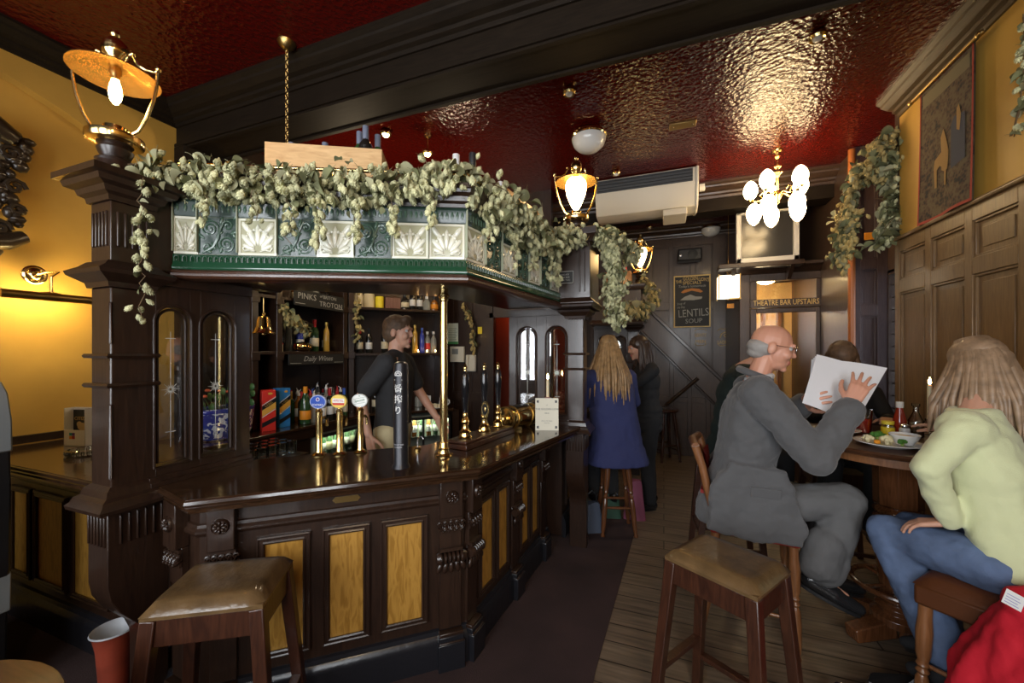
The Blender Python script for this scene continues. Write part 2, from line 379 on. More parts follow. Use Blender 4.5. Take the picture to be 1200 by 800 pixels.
# panelled dado on the right wall -----------------------------------
def panelling(mb, A, B, z0, z1, cols, rows, th=.03, stile=.07, inset=.02):
    """panelling on the vertical plane A->B (2D), facing right of travel; rows: list of (z_lo, z_hi) of panels; cols: list of (s0, s1)"""
    d = Vector((B[0]-A[0], B[1]-A[1])); L = d.length; d.normalize(); n = Vector((d.y, -d.x))
    M = frame((A[0], A[1], 0), (d.x, d.y, 0), (0, 0, 1), (n.x, n.y, 0))
    ss = [0] + [v for c in cols for v in c] + [L]
    for i in range(0, len(ss), 2): mb.box((ss[i], z0, 0), (ss[i+1], z1, th), M)
    zs = [z0] + [v for r in rows for v in r] + [z1]
    for c in cols:
        for i in range(0, len(zs), 2): mb.box((c[0], zs[i], 0), (c[1], zs[i+1], th), M)
        for r in rows:
            mb.box((c[0], r[0], 0), (c[1], r[1], th*.25), M)
            # raised moulding round the panel
            e = .016
            for (x0, y0, x1, y1) in ((c[0], r[0], c[1], r[0]+e), (c[0], r[1]-e, c[1], r[1]), (c[0], r[0]+e, c[0]+e, r[1]-e), (c[1]-e, r[0]+e, c[1], r[1]-e)):
                mb.box((x0, y0, 0), (x1, y1, th*.72), M)
            if c[1]-c[0] > .16 and inset: mb.box((c[0]+.05, r[0]+.05, 0), (c[1]-.05, r[1]-.05, th*.42), M)
    return M
mb = MB(); L = 4.05 - YB; cols = []; y = 4.05-.07
s = .06
while s + .33 < L: cols.append((s, s+.33)); s += .395
panelling(mb, (XR, 4.05), (XR, YB), .12, 2.47, cols, [(.22, .95), (1.04, 2.06), (2.16, 2.38)])
mb.sweep([(XR, 4.05), (XR, YB)], [(0, 2.47), (.05, 2.47), (.055, 2.485), (.045, 2.5), (0, 2.5)]); mb.box((XR-.045, YB, 0), (XR, 4.05, .14))
struct('wall_right_dado', mb, WDADO, bevel=.003)
# recess wall at right: frontal panel, leaded window
mb = MB(); panelling(mb, (XR-.02, 4.86), (2.0, 4.86), 0, CEIL, [(.06, .19)], [(.2, .9), (1.0, 1.95), (2.05, 2.4), (2.5, 3.3)], inset=0); struct('wall_recess_panel', mb, wood('plum_panelling_wood', (.05, .03, .03), (.085, .055, .05), rough=.35), bevel=.002)
mb = MB(); mb.box((2.0, 4.14, .93), (2.06, 4.86, .97)).box((2.0, 4.14, 2.33), (2.06, 4.86, 2.37)).box((2.0, 4.14, .95), (2.06, 4.18, 2.35)).box((2.0, 4.82, .95), (2.06, 4.86, 2.35))
w = struct('window_4', mb, WFAR)
mb = MB()
for i in range(1, 7): y = 4.14 + .72*i/7; mb.box((2.03, y-.006, .95), (2.04, y+.006, 2.35))
for i in range(1, 12): z = .95 + 1.4*i/12; mb.box((2.03, 4.14, z-.006), (2.04, 4.86, z+.006))
build('lead_bars', mb, BLACK, w); build('pane', MB().box((2.042, 4.16, .95), (2.046, 4.84, 2.35)), thin_glass('leaded_pane', .08, (.9, .95, 1)), w)
struct('wall_right_inner', MB().box((XR, 4.9, 0), (XR+.06, YF, CEIL)), WFAR)
struct('trim_8', MB().lathe([(.03, 0), (.03, CEIL-.02)], 10, T(XR-.03, 4.83, 0)), mat('orange_lit_edge_wood', (.3, .09, .02), .4))  # orange colour stands in for the lit edge of the post
# far stair wall ------------------------------------------------------
mb = MB()
XA, XB = -.5, .75
ps = [-.42, -.14, .14, .42]
def stair_z(x, off=0): return 1.0 + (1.02 - x) * .82 + off      # top line of the stringer on the far wall
# upright panelling above the stringer
panelling(mb, (-1.2, YF), (.90, YF), 0, 3.44, [(.06+.32*i, .32+.32*i) for i in range(6)], [(1.1, 2.28), (2.4, 3.3)], th=.045, inset=0)
struct('wall_far_panelling', mb, WFAR, bevel=.002)
st = thing('staircase', 'dark panelled staircase rising to the left along the back wall', 'staircase', (.2, YF-.3, 0))
mb = MB()   # raking stringer band
pA, pB = at_y(748, 352, 6.6), at_y(862, 462, 6.6)
sl = (pB.z-pA.z)/(pB.x-pA.x); x0, x1 = -.4, .885
zl = lambda x: pA.z + sl*(x-pA.x)
FX = frame((0, 6.7, 0), (1, 0, 0), (0, 0, 1), (0, -1, 0))
mb.prism([(x0, zl(x0)-.42), (x1, zl(x1)-.42), (x1, zl(x1)), (x0, zl(x0))], 0, .06, FX)
build('stringer', mb, WFAR, st, world=True, bevel=.006)
mb = MB()
mb.prism([(x0, zl(x0)-.02), (x1, zl(x1)-.02), (x1, zl(x1)+.05), (x0, zl(x0)+.05)], -.02, .1, FX)
mb.prism([(x0, zl(x0)-.47), (x1, zl(x1)-.47), (x1, zl(x1)-.42), (x0, zl(x0)-.42)], 0, .08, FX)
build('handrail', mb, WD, st, world=True, bevel=.008)
mb = MB(); xs = [x0 + (x1-x0)*i/5 for i in range(6)]
mb.prism([(x0, 0), (x1, 0), (x1, zl(x1)-.45), (x0, zl(x0)-.45)], -.02, 0.005, FX)
for i, x in enumerate([min(q, x1-.04) for q in xs]): mb.prism([(x-.03, 0), (x+.03, 0), (x+.03, zl(x+.03)-.44), (x-.03, zl(x-.03)-.44)], 0, .03, FX)
for z in (.0, .82):
    mb.prism([(x0, z), (x1, z), (x1, z+.1), (x0, z+.1)], 0, .028, FX) if z < zl(x1)-.5 else mb.prism([(x0, z), (x1-.3, z), (x1-.3, z+.08), (x0, z+.08)], 0, .028, FX)
build('spandrel_panel', mb, WFAR, st, world=True, bevel=.004)
mb = MB()
for i in range(8):
    x = x1 - .16*i; mb.box((x-.18, 6.72, 0), (x, YF-.03, max(.1, zl(x)-.35)))
build('tread', mb, WD, st, world=True)
# low slanting handrail in front of the stairs
hr = MB(); hr.tube([at_y(780, 475, 6.55), at_y(818, 443, 6.55)], .025, 8); hr.bar(at_y(780, 475, 6.55), at_y(778, 515, 6.55), .05)
build('lower_rail', hr, WD, st, world=True)
# theatre bar lobby -----------------------------------------------------
lb = thing('door_lobby', 'dark panelled door lobby lettered in gold under the television', 'door lobby', (1.3, 5.75, 0))
X0, X1, Y0 = .90, XR, 5.75
def LZ(py, px=915): return at_y(px, py, Y0).z
def LX(px): return at_y(px, 400, Y0).x
dx0, dx1 = LX(887), LX(957)      # glass sides
mb = MB()
zt0, zt1 = LZ(350), LZ(328)      # transom glass
zg = LZ(366)                     # door glass top
mb.box((X0, Y0, 0), (LX(879), Y0+.08, LZ(318))); mb.box((LX(965), Y0, 0), (X1, Y0+.08, LZ(318)))
mb.box((LX(879), Y0, zt1), (LX(965), Y0+.08, LZ(318))); mb.box((LX(879), Y0, LZ(360)), (LX(965), Y0+.08, zt0))
mb.box((LX(879), Y0+.01, zt0), (dx0, Y0+.06, zt1)); mb.box((dx1, Y0+.01, zt0), (LX(965), Y0+.06, zt1))
mb.box((X0, Y0+.08, 0), (X0+.05, YF, 2.5)); 
build('lobby_frame', mb, WFAR, lb, world=True, bevel=.006)
mb = MB(); z = LZ(318); mb.sweep([(X0, YF-.1), (X0, Y0), (X1, Y0)][::-1], [(0, z-.02), (-.03, z), (-.05, z+.04), (-.09, z+.06), (-.09, z+.1), (.3, z+.1), (.3, z-.02)][::-1]); mb.box((X0, Y0, z+.05), (X1, YF, z+.1))
build('cornice', mb, WD, lb, world=True, bevel=.004)
mb = MB()
mb.box((LX(879)+.005, Y0+.02, .02), (dx0, Y0+.06, LZ(360)-.004)); mb.box((dx1, Y0+.02, .02), (LX(965)-.005, Y0+.06, LZ(360)-.004))
mb.box((dx0, Y0+.02, zg), (dx1, Y0+.06, LZ(360)-.004)); mb.box((dx0, Y0+.02, .02), (dx1, Y0+.06, 1.0))
dr = build('door', mb, WFAR, lb, world=True, bevel=.006)
build('door_glass', MB().box((dx0, Y0+.035, 1.0), (dx1, Y0+.04, zg)), PANE, dr, world=True)
build('door_handle', MB().lathe([(0, 0), (.02, .005), (.012, .02), (.026, .045), (0, .07)], 12, T(dx0-.04, Y0+.02, 1.05) @ RX(PI/2)), BRASS, dr, world=True)
build('transom_glass', MB().box((dx0, Y0+.035, zt0), (dx1, Y0+.04, zt1)), PANE, lb, world=True)
t = text_mb('THEATRE BAR UPSTAIRS', .088, .001, spacing=1.02)
w = max(v[0] for v in t.v) - min(v[0] for v in t.v); tw = LX(960) - LX(883)
mb = MB(); mb.mb(t, wallframe(((LX(883)+LX(960))/2, Y0-.002, LZ(354.5)), (1, 0, 0)) @ SC(tw/w, 1.05, 1)); build('gold_lettering', mb, GOLD, lb, world=True)
o = thing('ceiling_light', 'lit dome light glimpsed through the glass over the theatre bar door', 'ceiling light', (1.30, 6.3, 2.60), 0)
build('brass_rim', MB().lathe([(.0, 0), (.1, 0), (.12, -.02), (.11, -.03)], 20), BRASS, o); build('glass_bowl', MB().lathe([(.11, -.028), (.1, -.05), (.06, -.075), (0, -.085)], 20), mat('lit_dome_glass', (1, .8, .5), .4, emit=(1, .72, .34), es=30), o)
# lit stairwell seen through the lobby glass
STAIRW = mat('stairwell_cream_wall', (.55, .33, .12), .6)
mb = MB(); mb.box((X0+.06, 6.9, 0), (X1, 6.96, 2.62)); struct('wall_stairwell', mb, STAIRW)
mb = MB()
for k in range(3): mb.box((1.15+.2*k, 6.82, 0), (1.2+.2*k, 6.89, 2.2))
struct('trim_9', mb, WMID)
# ================================================================== the bar: pillars, screens, counter, canopy
def rosette(r=.03):
    m = MB(); m.lathe([(r*1.15, 0), (r*1.15, .004), (r, .012), (r*.85, .008)], 16)
    for k in range(8):
        a = PI/4*k; m.ell((r*.55*math.cos(a), r*.55*math.sin(a), .010), (r*.34, r*.2, .007), seg=8, rings=6) if False else m.add(*(lambda q: (q.v, q.f))(MB().ell((0, 0, 0), (r*.38, r*.2, .008), seg=8, rings=6)), RZ(a) @ T(r*.55, 0, .011))
    m.ell((0, 0, .013), (r*.26, r*.26, .010), seg=10, rings=6); return m
def carving(w, h, seed=1):
    """acanthus band in local x (width), y (height), z out"""
    rnd = random.Random(seed); m = MB(); m.box((-w/2, -h/2, 0), (w/2, h/2, .01))
    n = 4
    for i in range(n):
        x = -w/2 + w*(i+.5)/n
        for k, a in enumerate((-.9, -.45, 0, .45, .9)):
            q = MB().ell((0, h*.22, 0), (w*.045, h*.25, .012), seg=8, rings=6); m.mb(q, T(x, -h*.32, .012) @ RZ(a))
        m.ell((x, -h*.28, .018), (w*.06, h*.12, .014), seg=8, rings=6)
    for i in range(n+1):
        x = -w/2 + w*i/n; m.tube([(x + .012*math.cos(t)*(1-t/9), h*.18 + .012*math.sin(t)*(1-t/9), .014) for t in [j*.8 for j in range(9)]], .0045, 5)
    return m
def gadroon(w, r=.028):
    m = MB(); n = 6
    for i in range(n):
        x = -w/2 + w*(i+.5)/n; m.ell((x, 0, r*.6), (w/n*.56, r, r), seg=10, rings=8)
    for i in (-1, 1): m.cyl((i*w/2 - .006*i, 0, r*.5), (i*w/2 + .012*i, 0, r*.5), r*1.12, r*.8, 12)
    for i in range(5):
        x = -w*.38 + w*.19*i; q = MB().ell((0, -.03, 0), (.014, .03, .01), seg=8, rings=6); m.mb(q, T(x, -r*.8, .014) @ RZ((i-2)*.22))
    return m
PZ = dict(base=1.0, ring1=1.464, ring2=1.583, mid0=1.86, mid1=1.965, cap0=2.2, cap1=2.315)
def mould(path_sq, prof):  # closed square moulding
    m = MB(); m.sweep(path_sq, prof, closed=True); return m
def square(x0, y0, x1, y1): return [(x0, y0), (x0, y1), (x1, y1), (x1, y0)]   # clockwise so that right... outward is left
def ring(mb, x0, y0, x1, y1, prof):
    # path counter-clockwise: outward is to the right of travel
    mb.sweep([(x0, y0), (x1, y0), (x1, y1), (x0, y1)], prof, closed=True)
def pillar(name, label, loc, rz, top, console=True):
    """local frame: the pillar's two showing faces are -y (x from -.07 to .07) and +x; the console leans out towards -y"""
    o = thing(name, label, 'pillar', loc, rz)
    w = .07
    s = MB(); s.box((-w, -w, 1.0), (w, w, PZ['mid0']))
    for sx in (-1, 1):      # chamfer strips between stops
        for za, zb in ((1.09, 1.39), (1.63, 1.8)):
            s.bar((w*.985, -w*.985*1, za), (w*.985, -w*.985, zb), .012, .012) if sx == 1 else None
    build('shaft', s, WD, o, bevel=.006)
    for z in (PZ['ring1'], PZ['ring2']):
        r = MB(); ring(r, -w, -w, w, w, [(-.01, z-.009), (.016, z-.009), (.021, z), (.016, z+.009), (-.01, z+.009)]); build('ring_moulding', r, WD, o)
    b = MB(); ring(b, -w, -w, w, w, [(-.02, .965), (.055, .965), (.058, .98), (.045, .995), (.04, 1.01), (.024, 1.02), (.018, 1.045), (0, 1.06), (-.02, 1.06)])
    b.box((-w, -w, .965), (w, w, 1.05)); build('base_moulding', b, WD, o, sharp=25)
    m = MB(); z0, z1 = PZ['mid0'], PZ['mid1']
    ring(m, -w, -w, w, w, [(-.02, z0), (.01, z0), (.015, z0+.02), (.035, z0+.035), (.055, z0+.05), (.06, z0+.065), (.03, z0+.085), (.012, z1), (-.02, z1)])
    m.box((-w, -w, z0), (w, w, z1)); build('middle_moulding', m, WD, o, sharp=25)
    f = MB(); f.box((-w, -w, z1), (w, w, top-.11))
    for k in range(5):
        u = -w*.68 + w*.34*k
        f.bar((u, -w-.002, z1+.06), (u, -w-.002, top-.15), .012, .010); f.bar((w+.002, u, z1+.06), (w+.002, u, top-.15), .010, .012)
    build('fluted_block', f, WD, o, bevel=.003)
    c = MB(); z = top - .11
    ring(c, -w, -w, w, w, [(-.02, z), (.01, z), (.014, z+.02), (.03, z+.03), (.036, z+.05), (.06, z+.06), (.066, z+.08), (.085, z+.085), (.085, top), (-.02, top)])
    c.box((-w, -w, z), (w, w, top)); build('cap', c, WD, o, sharp=25)
    k = MB()
    pr = [(-w-.01, .965), (-w-.01, .66), (-w+.0, .60), (-w+.03, .54), (-w+.07, .485), (-w+.105, .44), (-w+.122, .39), (-w+.125, .34), (-w+.125, 0), (.13, 0), (.13, .965)]
    k.prism(pr, -w, w, frame((0, 0, 0), (0, 1, 0), (0, 0, 1), (1, 0, 0)))
    for q in range(6):
        u = -w*.8 + w*.32*q; k.bar((u, -w-.012, .82), (u, -w-.012, .94), .011, .008)
    for q in range(7):
        u = -w + .03 + .028*q; k.bar((w+.002, u, .82), (w+.002, u, .94), .008, .012)
    build('console', k, WD, o, bevel=.004)
    return o
P1 = pillar('wooden_pillar', 'dark carved pillar beside the yellow wall, carrying the lamp with a bare bulb', (-2.13, .98, 0), 0, PZ['cap1'])
P2 = pillar('wooden_pillar', 'dark carved pillar at the end of the counter beside the woman in blue', (-.655, 3.17, 0), 0, 2.0)
def dup_fix(): pass
# ---- glazed screens
STAR = mat('engraved_glass_star', (.75, .78, .75), .35)
def screen(label, M, arches, L, z0=1.02, z1=1.94, loc=(0, 0, 0)):
    """local: x along the screen, y out of the face (towards the customers), z up"""
    o = thing('glazed_screen', label, 'screen', loc)
    m = MB(); th = .05
    za, zb = 1.10, 1.80
    xs = [0] + [v for a in arches for v in a] + [L]
    for i in range(0, len(xs), 2): m.box((xs[i], -th, z0), (xs[i+1], 0, z1), M)
    for a, b in arches:
        m.box((a, -th, z0), (b, 0, za), M); r = (b-a)/2; c = (a+b)/2
        pts = [(a, z1), (a, zb-r)] + [(c - r*math.cos(PI*k/14), zb-r + r*math.sin(PI*k/14)) for k in range(1, 14)] + [(b, zb-r), (b, z1)]
        m.prism(pts, 0, th, M @ frame((0, 0, 0), (1, 0, 0), (0, 0, 1), (0, -1, 0)))
    m.sweep([], []) if False else None
    m.box((0, 0, z0), (L, .03, z0+.018), M); m.box((0, 0, z0+.018), (L, .018, z0+.04), M)
    m.box((0, 0, z1-.05), (L, .02, z1), M)
    build('screen_frame', m, WD, o, world=True, bevel=.003)
    for a, b in arches:
        r = (b-a)/2; c = (a+b)/2
        def arc(rr, y): return [M @ Vector(p) for p in [(c-rr, y, za+(r-rr)), ] + [(c - rr*math.cos(PI*k/16), y, zb-r + rr*math.sin(PI*k/16)) for k in range(17)] + [(c+rr, y, za+(r-rr))]]
        bead = MB(); bead.tube(arc(r+.006, .003), .006, 6, closed=True); bead.tube(arc(r-.012, -.012), .006, 6, closed=True)
        build('glazing_bead', bead, WD, o, world=True)
        g = MB(); rr = r+.004
        pts = [(c-rr, za-.004)] + [(c - rr*math.cos(PI*k/16), zb-r + rr*math.sin(PI*k/16)) for k in range(17)] + [(c+rr, za-.004)]
        g.prism(pts, .022, .026, M @ frame((0, 0, 0), (1, 0, 0), (0, 0, 1), (0, -1, 0)))
        pg = build('arched_pane', g, PANE, o, world=True)
        s = MB()
        for k in range(16):
            an = PI/8*k; l = .036 if k % 2 == 0 else .022
            if k % 8 == 4: l = .05
            s.bar(M @ Vector((c + .004*math.cos(an), -.0205, 1.43 + .004*math.sin(an))), M @ Vector((c + l*math.cos(an), -.0205, 1.43 + l*math.sin(an))), .004, .001, up=(M.to_3x3() @ Vector((0, 1, 0))), w2=.0008)
        for an in (PI/2, -PI/2):
            s.bar(M @ Vector((c, -.0205, 1.43 + .05*math.sin(an))), M @ Vector((c, -.0205, 1.43 + .26*math.sin(an))), .003, .001, up=(M.to_3x3() @ Vector((0, 1, 0))), w2=.001)
        for zz in (1.24, 1.66): s.bar(M @ Vector((c-.02, -.0205, zz)), M @ Vector((c+.02, -.0205, zz)), .003, .001, up=(M.to_3x3() @ Vector((0, 1, 0))))
        build('engraved_star', s, STAR, pg, world=True)
    return o
M1 = frame((-2.06, 1.03, 0), (0, 1, 0), (1, 0, 0), (0, 0, 1))
M2 = frame((-.70, 3.1, 0), (-1, 0, 0), (0, -1, 0), (0, 0, 1))
screen('dark screen with two arched panes next to the lamp pillar by the yellow wall', M1, [(.03, .165), (.21, .37)], .45, loc=(-2.06, 1.2, 1.02))
screen('dark screen with two arched panes behind the menu card and candle', M2, [(.02, .187), (.273, .437)], .51, loc=(-1.0, 3.1, 1.02))
# ---- counter
C0, C1, C2, C3 = (-2.05, 1.06), (-1.745, .995), (-.861, 1.798), (-.605, 3.08)
C0b = (-2.0, 1.05)
B0, B1, B2, B3 = (-2.06, 1.12), (-1.835, 1.10), (-.975, 1.85), (-.885, 3.1)
bar = thing('bar_counter', 'canted dark bar counter with golden oak panels under the tiled canopy', 'bar counter', (-1.3, 1.6, 0))
inner = [(-1.19, 3.08), (-1.38, 2.12), (-2.05, 1.52)]
m = MB(); m.prism([C0, C0b, C1, C2, C3] + inner, .985, 1.02)
edge = [(-.03, .96), (.0, .96), (.004, .972), (-.004, .98), (.002, .984), (.014, .99), (.02, 1.0), (.018, 1.012), (.008, 1.02), (-.03, 1.0205)]
m.sweep([C0, C0b, C1, C2, C3], [(o-.012, z) for o, z in edge]); wt = build('worktop', m, WTOP, bar, world=True, sharp=25)
m = MB(); m.prism([B0, B1, B2, B3, (-1.05, 3.1), (-1.22, 2.08), (-2.06, 1.40)], .02, .97)
build('carcass', m, WD, bar, world=True)
BP = [B0, B1, B2, B3]
m = MB(); m.sweep(BP, [(0, 0), (.035, 0), (.035, .13), (.03, .15), (.018, .165), (.014, .185), (0, .19)]); build('plinth', m, BLK, bar, world=True, sharp=25)
m = MB(); m.sweep(BP, [(0, .815), (.012, .82), (.022, .835), (.022, .845), (.012, .855), (.01, .868), (0, .872)])
m.sweep(BP, [(0, .94), (.02, .945), (.05, .965), (0, .968)]); build('frieze_moulding', m, WD, bar, world=True, sharp=25)
def facef(A, B):
    d = Vector((B[0]-A[0], B[1]-A[1], 0)); L = d.length; d.normalize(); n = Vector((d.y, -d.x, 0))
    return L, lambda s, z, out=0: frame(Vector((A[0], A[1], 0)) + d*s + n*out + Vector((0, 0, z)), d, (0, 0, 1), n)
def s_of(px, A, B):
    p = at_plane(px, 600, A, B); return ((p.x-A[0])**2 + (p.y-A[1])**2) ** .5
def oak_panel(F, s0, s1, z0, z1, parent):
    c = F((s0+s1)/2, (z0+z1)/2); w, h = s1-s0, z1-z0
    p = build('oak_panel', MB().box((-w/2, -h/2, -.005), (w/2, h/2, .004), c), OAK, parent, world=True)
    f = MB(); e = .026
    pr = lambda a, b: [(a, .004), (a, .02), ((a*.6+b*.4), .026), (b*.8+a*.2, .012), (b, .005)]
    for x0, y0, x1, y1 in ((-w/2-e, -h/2-e, w/2+e, -h/2), (-w/2-e, h/2, w/2+e, h/2+e), (-w/2-e, -h/2, -w/2, h/2), (w/2, -h/2, w/2+e, h/2)):
        f.box((x0, y0, 0), (x1, y1, .014), c)
    for k, (x0, y0, x1, y1) in enumerate(((-w/2, -h/2, w/2, -h/2), (-w/2, h/2, w/2, h/2), (-w/2, -h/2, -w/2, h/2), (w/2, -h/2, w/2, h/2))):
        f.tube([c @ Vector((x0, y0, .012)), c @ Vector((x1, y1, .012))], .007, 6); 
    o = .02
    for k, (x0, y0, x1, y1) in enumerate(((-w/2-o, -h/2-o, w/2+o, -h/2-o), (-w/2-o, h/2+o, w/2+o, h/2+o), (-w/2-o, -h/2-o, -w/2-o, h/2+o), (w/2+o, -h/2-o, w/2+o, h/2+o))):
        f.tube([c @ Vector((x0, y0, .012)), c @ Vector((x1, y1, .012))], .006, 6)
    build('panel_frame', f, WD, p, world=True)
def pilaster(F, s, w, parent, big=False, seed=1):
    c = F(s, 0)
    m = MB(); m.box((-w/2, .765, 0), (w/2, .965, .055), c); m.box((-w/2, .19, 0), (w/2, .60, .02), c); m.box((-w/2*.96, .60, 0), (w/2*.96, .765, .03), c)
    m.box((-w/2-.006, 0, 0), (w/2+.006, .145, .06), c); m.box((-w/2-.003, .145, 0), (w/2+.003, .185, .05), c)
    p = build('pilaster', m, WD, parent, world=True, bevel=.004)
    build('plinth_block', MB().box((-w/2-.01, 0, 0), (w/2+.01, .14, .066), c).box((-w/2-.006, .14, 0), (w/2+.006, .17, .055), c), BLK, p, world=True, bevel=.004)
    q = MB(); q.mb(rosette(min(.03, w*.3)), c @ T(0, .87, .055)); build('rosette', q, WD, p, world=True)
    q = MB(); q.mb(carving(w*1.02, .075, seed), c @ T(0, .722, .03)); build('acanthus_carving', q, WD, p, world=True)
    if big:
        q = MB(); q.mb(gadroon(w*1.1), c @ T(0, .565, .03)); q.box((-w*.5, .595, .0), (w*.5, .61, .05), c); build('gadroon_scroll', q, WD, p, world=True)
LF, F1 = facef(B1, B2); LR, F2 = facef(B2, B3); LC, F0 = facef(B0, B1)
for a, b in ((309, 357), (385, 427), (452, 495)):
    oak_panel(F1, s_of(a, B1, B2), s_of(b, B1, B2), .265, .755, bar)
pilaster(F1, (s_of(243, B1, B2)+s_of(283, B1, B2))/2, .1, bar, True, 1)
pilaster(F1, LF-.075, .115, bar, True, 2)
pilaster(F0, LC*.45, .1, bar, False, 3)
pilaster(F2, .05, .1, bar, True, 4)
for a, b in ((.16, .30), (.37, .5), (.72, .84), (.91, 1.03)): oak_panel(F2, a, b, .265, .755, bar)
pilaster(F2, .605, .1, bar, True, 5)
pilaster(F2, 1.13, .1, bar, False, 6)
c = F1((s_of(387, B1, B2)+s_of(425, B1, B2))/2, .905)
m = MB(); m.box((-.05, -.014, 0), (.05, .014, .004), c); m.prism([(-.05, -.012), (-.062, 0), (-.05, .012)], 0, .004, c); m.prism([(.05, -.012), (.062, 0), (.05, .012)], 0, .004, c)
for x in (-.055, .055): m.mb(MB().ell((x, 0, .004), (.003, .003, .002), seg=8, rings=4), c)
build('brass_plate', m, BRASSD, bar, world=True)
# ---- return counter against the yellow wall
rc = thing('return_counter', 'short return counter with oak panels against the yellow wall', 'bar counter', (-3.0, 1.4, 0))
m = MB(); m.prism([(XL, 1.0), (-2.21, 1.0), (-2.21, 1.57), (XL, 1.57)], .985, 1.015); m.sweep([(XL, 1.0), (-2.21, 1.0)], [(o-.012, z-.005) for o, z in edge]); build('worktop', m, WTOP, rc, world=True, sharp=25)
m = MB(); m.box((XL, 1.2, .02), (-2.21, 1.56, .96)); build('carcass', m, WD, rc, world=True)
m = MB(); m.sweep([(XL, 1.2), (-2.21, 1.2)], [(0, 0), (.035, 0), (.035, .13), (.03, .15), (.018, .165), (.014, .185), (0, .19)]); build('plinth', m, BLK, rc, world=True, sharp=25)
m = MB(); m.sweep([(XL, 1.2), (-2.21, 1.2)], [(0, .815), (.022, .835), (.022, .845), (.01, .868), (0, .872)]); m.box((XL, 1.02, 1.02), (XL+.025, 1.57, 1.07)); build('frieze_moulding', m, WD, rc, world=True)
LQ, FQ = facef((XL, 1.2), (-2.21, 1.2))
for a, b in ((.06, .25), (.34, .65), (.75, 1.06), (1.16, 1.45)): oak_panel(FQ, a, b, .265, .755, rc)
# ---- canopy
K0, K1, K2, K3 = (-2.06, 1.13), (-1.98, 1.183), (-.895, 1.709), (-.735, 2.9)
kin = [(-.735, 3.1), (-1.22, 3.1), (-1.36, 2.2), (-2.06, 1.66)]
can = thing('tiled_canopy', 'dark wooden bar canopy faced with green and cream relief tiles', 'canopy', (-1.3, 1.8, 1.955), kind='thing')
KP = [K0, K1, K2, K3]
m = MB(); m.prism(KP + kin, 1.955, 1.975); build('soffit', m, WD, can, world=True)
m = MB(); m.prism(KP + kin, 2.36, 2.39); build('top_deck', m, WD, can, world=True)
m = MB(); m.sweep(KP, [(-.05, 1.925), (.005, 1.925), (.02, 1.93), (.03, 1.94), (.03, 1.95), (.02, 1.955), (.024, 1.962), (.012, 1.97), (-.05, 1.97)])
WLIP = wood('highlit_lip_wood', (.04, .016, .009), (.085, .035, .018), rough=.3, coat=.3)  # reddish highlight along the lip put into the wood colour
build('lower_moulding', m, WLIP, can, world=True, sharp=25)
m = MB(); m.sweep(KP, [(-.05, 2.285), (.0, 2.285), (.01, 2.29), (.015, 2.305), (.03, 2.315), (.035, 2.335), (.05, 2.35), (.055, 2.365), (.06, 2.37), (.06, 2.39), (-.05, 2.39)])
build('cornice', m, WD, can, world=True, sharp=25)
GREEN = mat('green_glaze', (.01, .055, .024), .14, coat=.7); GREEND = mat('deep_green_glaze', (.014, .034, .024), .24, coat=.3); GREENL = mat('raised_green_glaze', (.055, .10, .07), .2, coat=.35)
CREAMG = mat('cream_glaze', (.36, .35, .23), .16, coat=.6); CREAML = mat('raised_cream_glaze', (.68, .67, .56), .14, coat=.6); GROUT = mat('grout_line', (.32, .34, .24), .8)
TS = .172
def tile_cream():
    t = MB(); h = TS/2
    t.mi = 5; t.box((-h, -h, -.01), (h, h, .0))
    t.mi = 4
    for (x0, y0, x1, y1) in ((-h+.002, -h+.002, h-.002, -h+.012), (-h+.002, h-.012, h-.002, h-.002), (-h+.002, -h+.012, -h+.012, h-.012), (h-.012, -h+.012, h-.002, h-.012)): t.box((x0, y0, 0), (x1, y1, .005))
    t.mi = 3; t.box((-h+.012, -h+.012, 0), (h-.012, h-.012, .002))
    t.mi = 4
    for i, (a, l, wd) in enumerate([(-1.15, .07, .012), (-.75, .10, .014), (-.38, .115, .013), (0, .12, .012), (.38, .115, .013), (.75, .10, .014), (1.15, .07, .012)]):
        q = MB().ell((0, l*.62, 0), (wd, l*.42, .007), seg=8, rings=8); t.mb(type(q)().add(q.v, q.f, None, [4]*len(q.f)), T(0, -h+.022, .003) @ RZ(-a))
    for i in range(9):
        a = -1.2 + .3*i; x, y = .055*math.sin(a), -h+.04+.05*math.cos(a)
        t.ell((x*.9, y+.03, .006), (.008, .008, .005), seg=6, rings=4)
    for sx in (-1, 1):
        t.tube([(sx*.012, -h+.02, .005), (sx*.035, -h+.026, .006), (sx*.056, -h+.022, .005), (sx*.064, -h+.034, .005), (sx*.055, -h+.04, .005)], .004, 5)
        q = MB().ell((0, 0, 0), (.013, .03, .006), seg=8, rings=6); t.mb(MB().add(q.v, q.f, None, [4]*len(q.f)), T(sx*.052, .045, .003) @ RZ(-sx*.6))
    return t
